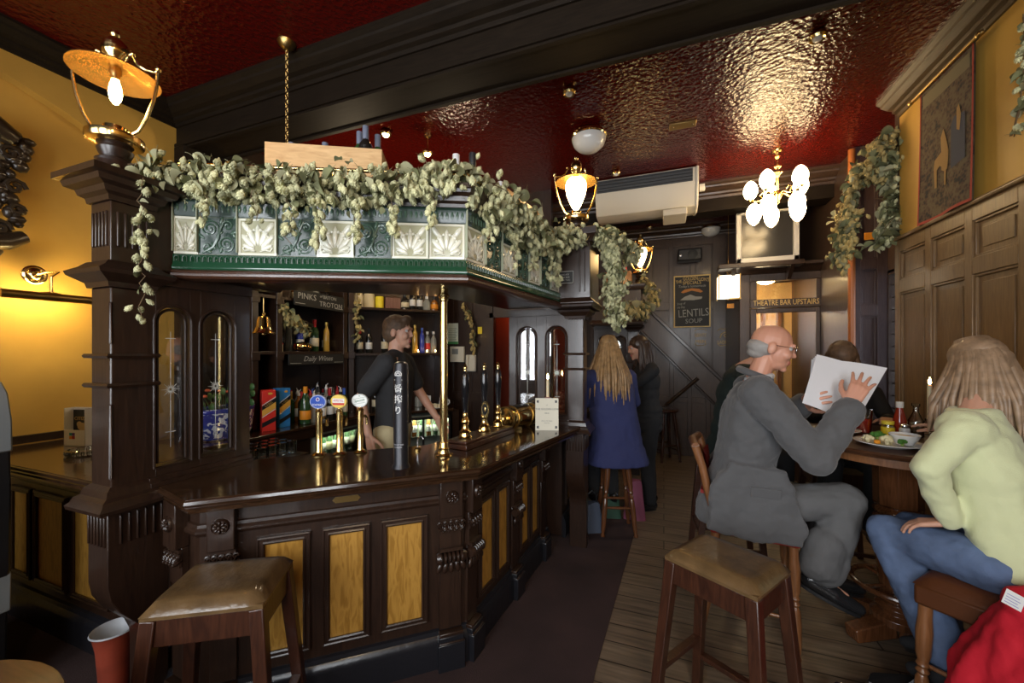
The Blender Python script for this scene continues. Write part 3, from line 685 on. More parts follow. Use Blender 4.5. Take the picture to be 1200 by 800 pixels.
def tile_green():
    t = MB(); h = TS/2
    t.mi = 5; t.box((-h, -h, -.01), (h, h, .0)); t.mi = 1; t.box((-h+.002, -h+.002, 0), (h-.002, h-.002, .003)); t.mi = 2
    def spiral(cx, cy, r0, turns, a0, sg):
        n = int(14*turns); t.tube([(cx + r0*(1-k/n*.86)*math.cos(a0+sg*2*PI*turns*k/n), cy + r0*(1-k/n*.86)*math.sin(a0+sg*2*PI*turns*k/n), .004) for k in range(n+1)], .0042, 5)
    spiral(-.035, .035, .04, 2.2, -.5, 1); spiral(.035, -.035, .042, 2.2, 2.6, 1); spiral(.042, .048, .026, 1.5, 3.4, -1); spiral(-.045, -.05, .024, 1.5, .4, -1)
    t.tube([(-.07, -.08, .004), (-.02, -.05, .005), (.0, -.01, .005), (.01, .03, .005), (.03, .075, .004)], [.003, .006, .007, .006, .003], 5)
    for (x, y, a) in ((-.012, -.06, .5), (-.03, -.075, 1.1), (.01, .055, -.3), (.055, .012, -1.2), (-.06, -.01, .9), (.01, -.075, -.2), (.072, -.005, .3), (-.005, .0, -.8), (.068, .078, -.6)):
        q = MB().ell((0, .016, 0), (.008, .022, .006), seg=8, rings=6); t.mb(MB().add(q.v, q.f, None, [2]*len(q.f)), T(x, y, .002) @ RZ(a))
    return t
tc_, tg_ = tile_cream(), tile_green()
fas = MB(); pat = [('c',), tuple('gcgcgcc'), tuple('cgcgcgc')]
for (A, B), tiles in zip(((K0, K1), (K1, K2), (K2, K3)), pat):
    L, F = facef(A, B); n = len(tiles); w = L/n
    for i, k in enumerate(tiles):
        fas.mb(tc_ if k == 'c' else tg_, F((i+.5)*w, 2.127, .0) @ SC(w/TS, 1, 1))
    # moulded borders
    fas.mi = 0
    for i in range(n):
        fas.mi = 5; fas.box((-.0018, -.075, 0), (.0018, .155, .0165), F(i*w, 2.127))
    fas.mi = 0
    nn = max(2, int(L/.024))
    for j in range(nn):
        c = F((j+.5)*L/nn, 2.018); fas.mi = 2
        fas.tube([c @ Vector(p) for p in [(-.009, -.012, .013)] + [(.009*math.cos(PI-PI*k/6), .004 + .01*math.sin(PI*k/6), .014) for k in range(7)] + [(.009, -.012, .013)]], .0022, 4)
        fas.mi = 0; fas.mb(MB().ell((0, -.002, .011), (.004, .01, .004), seg=6, rings=5), c)
        c = F((j+.5)*L/nn, 2.25); fas.mi = 1; fas.mb((lambda q: MB().add(q.v, q.f, None, [2]*len(q.f)))(MB().ell((0, 0, .008), (.008, .02, .005), seg=6, rings=5)), c)
fas.mi = 0; fas.sweep(KP, [(-.02, 1.97), (.016, 1.97), (.02, 1.975), (.02, 1.985), (.012, 1.995), (.01, 2.037), (.004, 2.041), (-.02, 2.041)])
fas.mi = 1; fas.sweep(KP, [(-.02, 2.213), (.004, 2.213), (.008, 2.222), (.008, 2.275), (.016, 2.285), (-.02, 2.285)])
build('tile_fascia', fas, [GREEN, GREEND, GREENL, CREAMG, CREAML, GROUT], can, world=True, sharp=40)
m = MB(); pts = []
rail = [(-2.1, 1.13), (-1.98, 1.155), (-.87, 1.69), (-.71, 2.85)]
m.tube([(x, y, 2.44) for x, y in rail], .009, 10)
for (a, b) in zip(rail, rail[1:]):
    for t in (.1, .5, .9):
        x, y = a[0]+(b[0]-a[0])*t, a[1]+(b[1]-a[1])*t; m.lathe([(.012, 0), (.006, .01), (.006, .035), (.013, .045), (.006, .06), (0, .062)], 8, T(x, y, 2.39))
build('brass_rail', m, BRASS, can, world=True)
# entablature blocks over the screens
m = MB(); m.box((-2.13, 1.04, 1.94), (-2.06, 1.66, 2.33)); m.sweep([(-2.06, 1.66), (-2.06, 1.05)][::-1], [(0, 1.94), (.012, 1.945), (.02, 1.955), (0, 1.96)]); build('entablature', m, WD, can, world=True)
blk = MB(); blk.box((-.80, 2.9, 1.93), (-.50, 3.3, 2.42))
def ringw(mb, x0, y0, x1, y1, prof): mb.sweep([(x0, y0), (x1, y0), (x1, y1), (x0, y1)], prof, closed=True)
ringw(blk, -.80, 2.9, -.50, 3.3, [(-.02, 1.93), (.015, 1.93), (.02, 1.95), (.03, 1.955), (.03, 1.965), (.012, 1.985), (0, 2.0), (-.02, 2.0)])
ringw(blk, -.80, 2.9, -.50, 3.3, [(-.02, 2.40), (.02, 2.40), (.03, 2.43), (.05, 2.45), (.05, 2.5), (-.02, 2.5)]); blk.box((-.8, 2.9, 2.4), (-.5, 3.3, 2.5))
for x in (-.575, -.54): blk.box((x-.005, 2.893, 2.04), (x+.005, 2.9, 2.34))
e = build('entablature', blk, WD, can, world=True, bevel=.003)
m = MB(); c = frame((-.695, 2.897, 2.15), (1, 0, 0), (0, 0, 1), (0, -1, 0)); m.mi = 0; m.box((-.075, -.045, 0), (.075, .045, .006), c); m.mi = 1
for x0, y0, x1, y1 in ((-.075, -.045, .075, -.041), (-.075, .041, .075, .045), (-.075, -.045, -.071, .045), (.071, -.045, .075, .045)): m.box((x0, y0, .006), (x1, y1, .009), c)
for k, s in enumerate(('PLEASE ASK', 'AT THE BAR', 'THANK YOU')):
    t = text_mb(s, .017, .0006); m.mb(MB().add(t.v, t.f, None, [1]*len(t.f)), c @ T(0, .02-.02*k, .0065))
build('wall_plaque', m, [BOARD, CHALK], e, world=True)
# brass column between counter and canopy
col = thing('brass_column', 'polished brass column standing between counter and canopy', 'column', (-1.155, 1.95, 1.02))
build('column_shaft', MB().lathe([(.021, .02), (.021, .9)], 24), BRASS, col)
build('base_flange', MB().lathe([(.05, 0), (.052, .008), (.034, .014), (.028, .03), (.03, .04), (.024, .05), (.024, .07), (.021, .075)], 24), BRASS, col)
build('top_collar', MB().lathe([(.021, .86), (.026, .865), (.026, .885), (.032, .89), (.032, .9), (.024, .905), (.024, .933)], 24), BRASS, col)
# ---- second bar section further back
b2 = thing('bar_counter', 'further bar counter behind the two standing women', 'bar counter', (-.9, 4.3, 0))
m = MB(); m.box((-1.35, 3.35, .02), (-.82, 5.2, .97)); build('carcass', m, WD, b2, world=True)
m = MB(); m.box((-1.4, 3.3, .985), (-.70, 5.25, 1.02)); build('worktop', m, WTOP, b2, world=True, bevel=.008)
L2, FB = facef((-.82, 3.35), (-.82, 5.2))
for a, b in ((.15, .4), (.5, .75), (.85, 1.1), (1.2, 1.45)): oak_panel(FB, a, b, .265, .755, b2)
m = MB(); m.sweep([(-.82, 3.35), (-.82, 5.2)], [(0, 0), (.035, 0), (.035, .13), (.014, .185), (0, .19)]); build('plinth', m, BLK, b2, world=True)
p3 = pillar('wooden_pillar', 'furthest dark carved pillar below the small wine crate', (-.36, 5.33, 0), 0, 2.0)
s3 = screen('far dark screen with an arched pane behind the two women', frame((-.42, 5.27, 0), (-1, 0, 0), (0, -1, 0), (0, 0, 1)), [(.035, .17), (.24, .38)], .44, loc=(-.64, 5.27, 1.02))
m = MB(); m.box((-.86, 5.1, 1.94), (-.26, 5.5, 2.40)); ringw(m, -.86, 5.1, -.26, 5.5, [(-.02, 1.93), (.02, 1.93), (.03, 1.96), (0, 2.0), (-.02, 2.0)]); ringw(m, -.86, 5.1, -.26, 5.5, [(-.02, 2.36), (.02, 2.36), (.05, 2.4), (.05, 2.43), (-.02, 2.43)]); m.box((-.86, 5.1, 2.36), (-.26, 5.5, 2.43))
build('entablature', m, WFAR, s3, world=True, bevel=.004)
# ================================================================== back bar: shelves, boards, wall
AX = -3.4; A0, A1 = (AX, 2.45), (AX, 3.57); Bq = (-2.60, 4.47)
bb = thing('back_bar', 'dark back bar shelving nearest the brass bell, with chalked boards', 'back bar', (-3.5, 3.0, 0))
def shelf_run(o, A, B, depth, zs, posts, ctop=True):
    d = Vector((B[0]-A[0], B[1]-A[1])); L = d.length; d.normalize(); n = Vector((-d.y, d.x))     # n points away from the barman
    F = frame((A[0], A[1], 0), (d.x, d.y, 0), (n.x, n.y, 0), (0, 0, 1))
    build('back_panel', MB().box((-.02, depth, .9), (L+.02, depth+.02, 2.9), F), WD, o, world=True)
    for z in zs:
        build('shelf', MB().box((0, 0, z-.022), (L, depth, z), F).box((0, -.008, z-.026), (L, .012, z+.004), F), WD, o, world=True, bevel=.003)
    for s in posts:
        build('upright', MB().box((s-.03, -.02, .9), (s+.03, depth, 2.9), F).box((s-.04, -.03, 1.52), (s+.04, 0, 1.60), F).box((s-.04, -.03, 2.04), (s+.04, 0, 2.10), F), WD, o, world=True, bevel=.004)
    build('top_rail', MB().box((0, -.02, 2.75), (L, .02, 2.9), F), WD, o, world=True)
    return F, L
FA, LA = shelf_run(bb, A0, A1, .33, (1.6, 2.12), (.03, .27, 1.1))
m = MB(); m.box((-3.73, 1.6, .87), (-3.13, 3.62, .9)); build('worktop', m, WTOP, bb, world=True, bevel=.006)
m = MB(); m.box((-3.73, 1.6, .05), (-3.2, 2.9, .84)); m.box((-3.73, 2.9, .05), (-3.65, 3.62, .84)); m.box((-3.73, 2.9, .8), (-3.16, 3.62, .87)); m.box((-3.2, 1.6, .78), (-3.15, 2.9, .87)); build('base_cabinet', m, WD, bb, world=True)
bc = thing('back_bar', 'canted dark back bar shelving behind the barman', 'back bar', (-3.0, 4.1, 0))
FB_, LB = shelf_run(bc, (AX+.0, 3.6), Bq, .3, (1.58, 2.12), (.04, LA*0+1.13))
m = MB(); m.prism([(-3.13, 3.62), (-2.42, 4.32), (-2.72, 4.72), (-3.72, 3.75), (-3.72, 3.62)], .87, .9); build('worktop', m, WTOP, bc, world=True, bevel=.004)
m = MB(); m.prism([(-2.46, 4.36), (-2.40, 4.42), (-2.70, 4.70), (-2.76, 4.64)], .0, .87); build('base_cabinet', m, WD, bc, world=True)
# sign boards
def sign(parent, px0, px1, py0, py1, lines, X, it=0):
    p, q = at_x(px0, py0, X), at_x(px1, py1, X)
    z = (p.z+q.z)/2
    return p, q
def board(parent, y0, y1, z0, z1, x, lines, tilt=0):
    w, h = y1-y0, z1-z0; c = wallframe((x, (y0+y1)/2, (z0+z1)/2), (0, 1, 0)) @ RZ(tilt)   # faces +x
    b = build('sign_board', MB().box((-w/2, -h/2, -.012), (w/2, h/2, 0), c), BOARD, parent, world=True, bevel=.002)
    m = MB()
    for s, sz, dx, dy, it in lines:
        t = text_mb(s, sz, .0008, italic=it); m.mb(t, c @ T(dx, dy, .001))
    m.box((-w*.48, -h*.36, 0), (-w*.3, -h*.32, .001), c); m.box((w*.3, -h*.36, 0), (w*.48, -h*.32, .001), c)
    build('chalk_lettering', m, CHALK, b, world=True)
board(bb, 2.86, 3.5, 2.05, 2.21, AX+.04, [('PINKS', .085, -.17, .02, 0), ('of', .04, .0, .05, .3), ('BRITON', .05, .12, .045, 0), ('TROTON', .075, .14, -.03, 0)], tilt=-.02)
board(bb, 2.80, 3.5, 1.47, 1.575, AX+.04, [('Daily Wines', .075, 0, .005, .35)])
# wall beyond the back bar with a doorway
m = MB(); Yc = 4.75
m.box((-2.75, Yc, 0), (-2.08, Yc+.1, CEIL)); m.box((-1.80, Yc, 0), (-1.3, Yc+.1, CEIL)); m.box((-2.08, Yc, 2.05), (-1.8, Yc+.1, CEIL)); struct('wall_rear_bar', m, WD)
m = MB(); m.box((-2.12, Yc-.03, 0), (-2.06, Yc+.02, 2.1)); m.box((-1.83, Yc-.03, 0), (-1.77, Yc+.02, 2.1)); m.box((-2.12, Yc-.03, 2.04), (-1.77, Yc+.02, 2.1)); struct('door_2', m, WD)
struct('wall_rear_passage', MB().box((-2.4, 5.5, 0), (-1.3, 5.6, CEIL)), mat('red_lit_passage_wall', (.25, .03, .006), .7))  # red light of the passage put into the wall colour
m = MB(); panelling(m, (-2.75, Yc), (-2.08, Yc), 0, 2.6, [(.08, .3), (.36, .6)], [(.2, .95), (1.05, 1.5), (1.6, 2.45)], th=.02, inset=0); struct('wall_rear_panelling', m, WD)
# fridges -------------------------------------------------------------
FRL = mat('fridge_light', (.9, 1, .8), .5, emit=(.85, 1, .72), es=55); FRI = mat('fridge_liner', (.55, .58, .48), .5)
def fridge(label, M, w, h=.72, d=.42):
    o = thing('bottle_fridge', label, 'fridge', M.translation)
    m = MB(); t = .02
    m.box((0, 0, 0), (w, t, h), M @ T(0, d, 0)).box((0, 0, 0), (t, d, h), M).box((w-t, 0, 0), (w, d, h), M).box((0, 0, 0), (w, d, t), M).box((0, 0, h-t), (w, d, h), M); build('cabinet', m, FRI, o, world=True)
    for z in (.25, .48): build('wire_shelf', MB().box((t, .03, z-.006), (w-t, d, z), M), STEEL, o, world=True)
    build('light_strip', MB().box((.06, .03, h-.036), (w-.06, .09, h-.022), M), FRL, o, world=True)
    f = MB()
    for x0, x1, z0, z1 in ((0, .025, 0, h), (w-.025, w, 0, h), (0, w, 0, .03), (0, w, h-.03, h), (w/2-.012, w/2+.012, 0, h)): f.box((x0, -.02, z0), (x1, 0, z1), M)
    dr = build('door', f, BLACK, o, world=True); build('door_glass', MB().box((.02, -.012, .02), (w-.02, -.008, h-.02), M), PANE, dr, world=True)
    return o
FG1 = frame((-3.17, 2.95, .06), (0, 1, 0), (-1, 0, 0), (0, 0, 1))
fridge('lit glass-fronted bottle fridge behind the three beer taps', FG1, .64)
dv = Vector((.72, .69, 0)).normalized(); nv = Vector((-dv.y, dv.x, 0))
FG2 = frame(Vector((-2.93, 3.84, .1)), dv, nv, (0, 0, 1))
fridge('lit glass-fronted bottle fridge beside the barman under the canted shelves', FG2, .66)
# bottles ----------------------------------------------------------------
GG = mat('green_bottle_glass', (.02, .06, .02), .06, coat=.6); GD = mat('dark_bottle_glass', (.012, .012, .01), .06, coat=.6); GC = mat('pale_spirit_glass', (.35, .37, .34), .06, coat=.6, alpha=.55)
GA = mat('amber_spirit', (.25, .09, .015), .06, coat=.6); GB = mat('blue_bottle_glass', (.03, .05, .35), .08, coat=.6); GY = mat('golden_liqueur', (.5, .3, .05), .08, coat=.6)
LB1 = mat('cream_paper_label', (.62, .55, .38), .6); LB2 = mat('white_paper_label', (.7, .7, .68), .6); LB3 = mat('orange_paper_label', (.75, .28, .02), .5); LB4 = mat('red_paper_label', (.45, .03, .03), .5); LB5 = mat('yellow_paper_label', (.8, .62, .03), .5)
CR = mat('red_capsule', (.45, .02, .025), .35); CB = mat('black_capsule', (.015, .015, .018), .4); CW = mat('white_capsule', (.7, .7, .7), .4); CG = mat('gold_foil', (.75, .5, .12), .3, .7); CBL = mat('blue_capsule', (.05, .12, .5), .4); CO = mat('orange_foil', (.8, .3, .02), .35)
PROF = {'wine': [(.034, 0), (.037, .004), (.037, .185), (.033, .205), (.017, .23), (.0145, .245), (.0145, .3)],
        'spirit': [(.036, 0), (.04, .005), (.04, .16), (.037, .185), (.02, .215), (.0145, .225), (.0145, .275)],
        'champagne': [(.038, 0), (.043, .006), (.043, .15), (.038, .19), (.024, .235), (.016, .265), (.0155, .31)],
        'squat': [(.045, 0), (.05, .006), (.05, .1), (.045, .12), (.022, .145), (.018, .155), (.018, .18)],
        'beer': [(.028, 0), (.03, .004), (.03, .12), (.026, .145), (.014, .175), (.013, .225)],
        'tall': [(.03, 0), (.033, .004), (.03, .22), (.026, .24), (.014, .262), (.013, .32)]}
PROTO = {}
def bottle(kind, glass, label, capm, pour=False):
    key = (kind, glass.name, label.name if label else '', capm.name, pour)
    if key in PROTO: return PROTO[key], False
    pr = PROF[kind]; top = pr[-1][1]; r = pr[2][0]; rn = pr[-1][0]
    o = build('bottle', MB().lathe(pr, 14), glass)
    if label:
        z0, z1 = (.05, .13) if kind != 'squat' else (.03, .09)
        if kind in ('champagne',): z0, z1 = .04, .115
        build('paper_label', MB().lathe([(r+.0006, z0), (r+.0012, z0+.001), (r+.0012, z1-.001), (r+.0006, z1)], 14, a0=0, a1=2*PI), label, o)
    c = MB()
    if pour:
        c.lathe([(rn+.001, top-.02), (rn+.002, top), (.008, top+.012), (.006, top+.03), (.0, top+.032)], 10); c.cyl((0, 0, top+.02), (.022, 0, top+.045), .004, .003, 6)
    else:
        n0 = top - (.07 if kind in ('wine', 'champagne') else .03)
        c.lathe([(rn+.0012, n0), (rn+.002, n0+.002), (rn+.002, top+.004), (0, top+.005)], 12)
    build('capsule' if not pour else 'pourer', c, capm, o)
    PROTO[key] = o; return o, True
ORD = ['first', 'second', 'third', 'fourth', 'fifth', 'sixth', 'seventh', 'eighth', 'ninth', 'tenth', 'eleventh', 'twelfth', 'thirteenth', 'fourteenth', 'fifteenth', 'sixteenth', 'seventeenth', 'eighteenth', 'nineteenth', 'twentieth', 'twenty-first', 'twenty-second', 'twenty-third', 'twenty-fourth']
NAMES = {'green_bottle_glass': 'green', 'dark_bottle_glass': 'dark', 'pale_spirit_glass': 'clear', 'amber_spirit': 'amber', 'blue_bottle_glass': 'blue', 'golden_liqueur': 'golden'}
def row(items, pos, where, group, start=0):
    for i, (it, p) in enumerate(zip(items, pos)):
        kind, gl, lb_, cp = it[:4]; pour = len(it) > 4 and it[4]; sc_ = it[5] if len(it) > 5 else 1
        pr, new = bottle(kind, gl, lb_, cp, pour)
        o = pr if new else dup(pr, (0, 0, 0))
        place(o, p, random.uniform(0, 6)); o.scale = (sc_,)*3
        kd = {'spirit': 'spirit', 'wine': 'wine', 'champagne': 'champagne', 'squat': 'squat liqueur', 'beer': 'beer', 'tall': 'tall slim'}[kind]
        lab = f"{NAMES[gl.name]} {kd} bottle with {cp.name.replace('_', ' ')}, {ORD[start+i]} along {where}"
        tag(o, lab, 'bottle', group)
def along(F, ss, dep, z): return [tuple(F @ Vector((s, d, z))) for s, d in zip(ss, dep)]
rnd = random.Random(3)
# middle shelf, first bay
sA = lambda px: at_plane(px, 500, A0, A1).y - A0[1]
it = [('spirit', GA, LB4, CR), ('wine', GD, None, CB), ('tall', GC, None, CW), ('spirit', GB, LB2, CB), ('wine', GG, LB1, CR, False, 1.12), ('spirit', GC, LB2, CW), ('tall', GY, LB4, CG), ('wine', GD, LB1, CB)]
row(it, along(FA, [.37, .46, .55, .68, .78, .86, .94, 1.02], [.22, .2, .2, .2, .1, .2, .1, .2], 1.601), 'the middle shelf right of the bell', 'bottles on the middle shelf of the first bay')
# middle shelf, canted bay
it = [('wine', GD, LB1, CR), ('wine', GD, LB2, CB, False, 1.0), ('wine', GD, LB1, CR, False, 1.1), ('tall', GA, LB1, CB), ('tall', GY, LB1, CG, False, 1.1), ('tall', GB, None, CBL), ('spirit', GC, LB4, CW), ('spirit', GC, None, CW)]
row(it, along(FB_, [.14, .25, .43, .58, .80, .89, .97, 1.04], [.1, .14, .12, .14, .12, .12, .16, .12], 1.581), 'the middle shelf behind the barman', 'bottles on the middle shelf of the canted bay')
# top shelf
it = [('squat', GD, LB1, CB), ('wine', GD, LB2, CB), ('wine', GD, LB2, CB), ('squat', GC, None, CW), ('squat', GA, LB3, CB, False, .95)]
row(it, along(FB_, [.665, .76, .85, .94, 1.04], [.08]*5, 2.121), 'the right half of the top shelf', 'bottles on the top shelf')
it = [('squat', GD, LB1, CB), ('squat', GA, LB1, CG), ('squat', GC, LB2, CW), ('squat', GD, LB5, CB)]
row(it, along(FA, [.36, .6, .85, 1.0], [.16]*4, 2.121), 'the top shelf behind the chalked board', 'bottles on the top shelf of the first bay')
# back counter
it = [('champagne', GG, LB3, CO, False, 1.15), ('spirit', GC, None, CW, True), ('spirit', GC, LB2, CB), ('wine', GD, LB2, CR, False, 1.05), ('spirit', GD, LB2, CR), ('wine', GG, LB1, CBL), ('wine', GD, None, CR), ('spirit', GA, LB4, CR, True), ('spirit', GC, LB2, CB, True, 1.1), ('tall', GC, None, CW, True), ('spirit', GC, LB2, CB, True), ('spirit', GD, LB2, CW, True)]
row(it, along(FA, [.44, .54, .64, .74, .84, .94, .49, .59, .69, .79, .89, .99], [-.15]*6 + [-.05]*6, .901), 'the back counter left of the barman', 'bottles on the back counter')
it = [('spirit', GA, LB4, CB, True), ('tall', GC, None, CW, True), ('spirit', GD, LB1, CR, True), ('spirit', GC, LB2, CB, True), ('spirit', GC, None, CW, True), ('wine', GG, LB1, CB), ('squat', GC, None, CR)]
row(it, along(FB_, [.13, .22, .31, .40, .49, .6, .85], [.05, .1, .03, .12, .06, .1, .14], .901), 'the canted back counter', 'bottles on the canted back counter')
# second row on the back counter
it = [('spirit', GC, None, CW, True), ('spirit', GA, None, CB, True), ('wine', GD, None, CR), ('spirit', GC, LB2, CW, True), ('wine', GD, LB1, CG), ('spirit', GA, LB1, CB, True), ('tall', GC, None, CW, True), ('spirit', GD, None, CR)]
row(it, along(FA, [.38+.085*k for k in range(8)], [.18]*8, .901), 'the rear row of the back counter', 'rear row of bottles on the back counter')
it = [('spirit', GC, LB4, CR), ('wine', GG, None, CG), ('spirit', GA, LB2, CW, True), ('wine', GD, LB1, CR), ('spirit', GC, LB2, CBL, True), ('tall', GY, LB1, CB), ('spirit', GC, LB4, CB, True), ('wine', GG, LB2, CW), ('spirit', GA, LB1, CR, True)]
row(it, along(FA, [.37, .454, .538, .622, .706, .79, .874, .958, 1.042], [.05, .06, .05, .06, .05, .06, .05, .06, .05], .901), 'the middle row of the back counter', 'middle row of bottles on the back counter')
o = thing('condiment_plate', 'white plate of little pots on the canted back counter by the brass column', 'plate', tuple(FB_ @ Vector((1.0, -.1, .901)))); build('plate_dish', MB().lathe([(0, .003), (.06, .003), (.1, .012), (.1, .016), (.06, .008), (0, .008)], 24), WHITE, o)
for k in range(4): build('small_pot', MB().lathe([(0, .009), (.016, .009), (.018, .05), (.012, .055), (0, .055)], 12, T(-.045+.03*k, .02*(k % 2), 0)), LB1, o)
o = thing('folded_card', 'small cream folded card standing on the canted back counter', 'card', tuple(FB_ @ Vector((.93, -.02, .901))), .8); build('card_sheet', MB().box((-.035, -.003, 0), (.035, .003, .15)), LB2, o); build('card_rear', MB().bar((0, .05, 0), (0, .004, .15), .07, .004, (1, 0, 0)), LB2, o)
o = thing('china_jug', 'small blue and white china jug on the canted back counter beside the brass column', 'jug', tuple(FB_ @ Vector((1.12, -.06, .901)))); build('jug_body', MB().lathe([(0, .0), (.04, 0), (.055, .03), (.06, .07), (.05, .1), (.055, .12), (.05, .12), (.045, .1), (0, .02)], 20), china() if False else bpy.data.materials.get('blue_and_white_china') or WHITE, o); build('jug_handle', MB().tube([(.055, 0, .03), (.085, 0, .06), (.08, 0, .09), (.05, 0, .1)], .006, 6), WHITE, o)
# fridge bottles
it = [('beer', GG, LB2 if k % 2 else LB1, CG if k % 3 else CW) for k in range(7)]
row(it, [tuple(FG1 @ Vector((.07+.083*k, .08, .481))) for k in range(7)], 'the upper fridge shelf behind the beer taps', 'beer bottles in the fridge behind the taps')
it = [('beer', GG if k % 2 else GA, LB2, CW) for k in range(7)]
row(it, [tuple(FG2 @ Vector((.07+.085*k, .08, .481))) for k in range(7)], 'the upper fridge shelf beside the barman', 'beer bottles in the fridge beside the barman')
# decorated things on the shelves
def jar(loc, name, label, prof, m, cat='jar'): 
    o = build(name, MB().lathe(prof, 18), m); place(o, loc); tag(o, label, cat); return o
p = FB_ @ Vector((.13, .12, 2.121)); jar(p, 'storage_tin', 'pale round tin at the left end of the canted top shelf', [(.05, 0), (.052, .002), (.052, .15), (.045, .16), (.045, .175), (0, .175)], LB1, 'tin')
p = FB_ @ Vector((.25, .13, 2.121)); jar(p, 'storage_tin', 'cream cylinder tin second along the canted top shelf', [(.06, 0), (.062, .002), (.062, .17), (.055, .175), (0, .175)], mat('cream_card', (.68, .58, .36), .5), 'tin')
p = FB_ @ Vector((.37, .12, 2.121)); jar(p, 'storage_tin', 'bright yellow tin on the canted top shelf', [(.05, 0), (.05, .14), (.045, .15), (0, .15)], mat('yellow_card', (.8, .65, .03), .5), 'tin')
o = thing('brown_wooden_box', 'reddish brown wooden box on the canted top shelf', 'box', tuple(FB_ @ Vector((.52, .14, 2.121))), math.atan2(.75, .66)); build('box_body', MB().box((-.09, -.08, 0), (.09, .08, .14)), wood('plum_box_wood', (.14, .06, .045), (.22, .11, .09)), o, bevel=.003); build('box_lid', MB().box((-.093, -.083, .14), (.093, .083, .16)), WRED, o, bevel=.003)
# little plaster figure / plates and red-roofed box in the first bay
o = thing('toy_house', 'small carton shaped like a house with a red roof on the middle shelf', 'ornament', tuple(FA @ Vector((.315, .06, 1.601))), PI/2)
build('house_wall', MB().box((-.03, -.03, 0), (.03, .03, .07)), LB1, o); build('house_roof', MB().prism([(-.036, .07), (.036, .07), (0, .115)], -.034, .034, frame((0, 0, 0), (1, 0, 0), (0, 0, 1), (0, -1, 0))), CR, o)
o = build('brass_barrel_tap', MB().lathe([(0, 0), (.03, .002), (.045, .04), (.05, .09), (.045, .14), (.03, .178), (0, .18)], 20, T(0, -.09, .05) @ RX(-PI/2)), BRASS); place(o, FA @ Vector((.58, .04, 1.601)), 0); tag(o, 'little brass barrel lying on the middle shelf', 'barrel')
m = MB(); m.box((-.05, -.012, 0), (.05, .012, .15)); o = build('standing_picture', m, BRASSD); place(o, FA @ Vector((.92, .28, 1.601)), PI/2); tag(o, 'small standing frame behind the golden bottle on the middle shelf', 'picture frame'); build('frame_picture', MB().box((-.04, -.0135, .01), (.04, -.012, .14)), mat('dull_print', (.2, .17, .12), .6), o)
# tea lights along canted shelf
for k, s in enumerate((.82, .93, 1.04)):
    o = thing('tea_light', f"{['leftmost', 'middle', 'rightmost'][k]} lit tea light on the shelf behind the barman", 'candle', tuple(FB_ @ Vector((s, .03, 1.585))), 0, 'tea lights on the shelf')
    build('cup', MB().lathe([(.018, 0), (.02, .002), (.02, .016), (.017, .016), (.017, .01), (0, .01)], 12), LB1, o); build('flame', MB().ell((0, 0, .026), (.006, .006, .013), seg=8, rings=6), mat('flame', (1, .6, .2), .5, emit=(1, .55, .2), es=60), o)
# blue and white planter ---------------------------------------------------
def china():
    m, nt, b = nodes('blue_and_white_china'); L = nt.links
    tc = nt.nodes.new('ShaderNodeTexCoord'); n = nt.nodes.new('ShaderNodeTexNoise'); n.inputs['Scale'].default_value = 16; n.inputs['Detail'].default_value = 6; n.inputs['Distortion'].default_value = 1.5
    r = nt.nodes.new('ShaderNodeValToRGB'); r.color_ramp.interpolation = 'CONSTANT'; r.color_ramp.elements[0].color = (.03, .05, .25, 1); r.color_ramp.elements[1].position = .5; r.color_ramp.elements[1].color = (.62, .66, .74, 1)
    L.new(tc.outputs['Object'], n.inputs['Vector']); L.new(n.outputs['Fac'], r.inputs['Fac']); L.new(r.outputs['Color'], b.inputs['Base Color']); b.inputs['Roughness'].default_value = .15; b.inputs['Coat Weight'].default_value = .5
    return m
o = thing('china_planter', 'blue and white china planter on the back counter behind the arched panes', 'planter', (-3.36, 2.20, .901), PI/2)
ov = SC(1.35, .8, 1)
build('bowl', MB().lathe([(.13, 0), (.145, .01), (.16, .05), (.17, .15), (.175, .24), (.18, .25), (.165, .25), (.155, .2), (0, .2)], 32, ov), china(), o)
build('blue_band', MB().lathe([(.1755, .215), (.178, .222), (.1785, .24), (.176, .245)], 32, ov).lathe([(.1365, .006), (.1475, .012), (.151, .022), (.149, .026)], 32, ov), mat('cobalt_blue_band', (.03, .05, .3), .2), o)
lv = MB()
for k in range(26):
    a = rnd.uniform(0, 6.28); r = rnd.uniform(.02, .13); x, y = r*math.cos(a)*1.3, r*math.sin(a)*.8; h = rnd.uniform(.06, .2)
    lv.mi = 0; lv.tube([(x, y, .2), (x*1.2, y*1.2, .2+h*.6), (x*1.5, y*1.5, .2+h)], [.003, .003, .001], 5)
    lv.mi = 1 if k % 4 == 0 else 0; lv.ell((x*1.45, y*1.45, .2+h), (.022, .022, .012) if k % 4 == 0 else (.012, .03, .03), RZ(0), 8, 6)
build('posy', lv, [mat('posy_leaf', (.04, .11, .03), .5), mat('posy_flower', (.6, .12, .05), .5)], o)
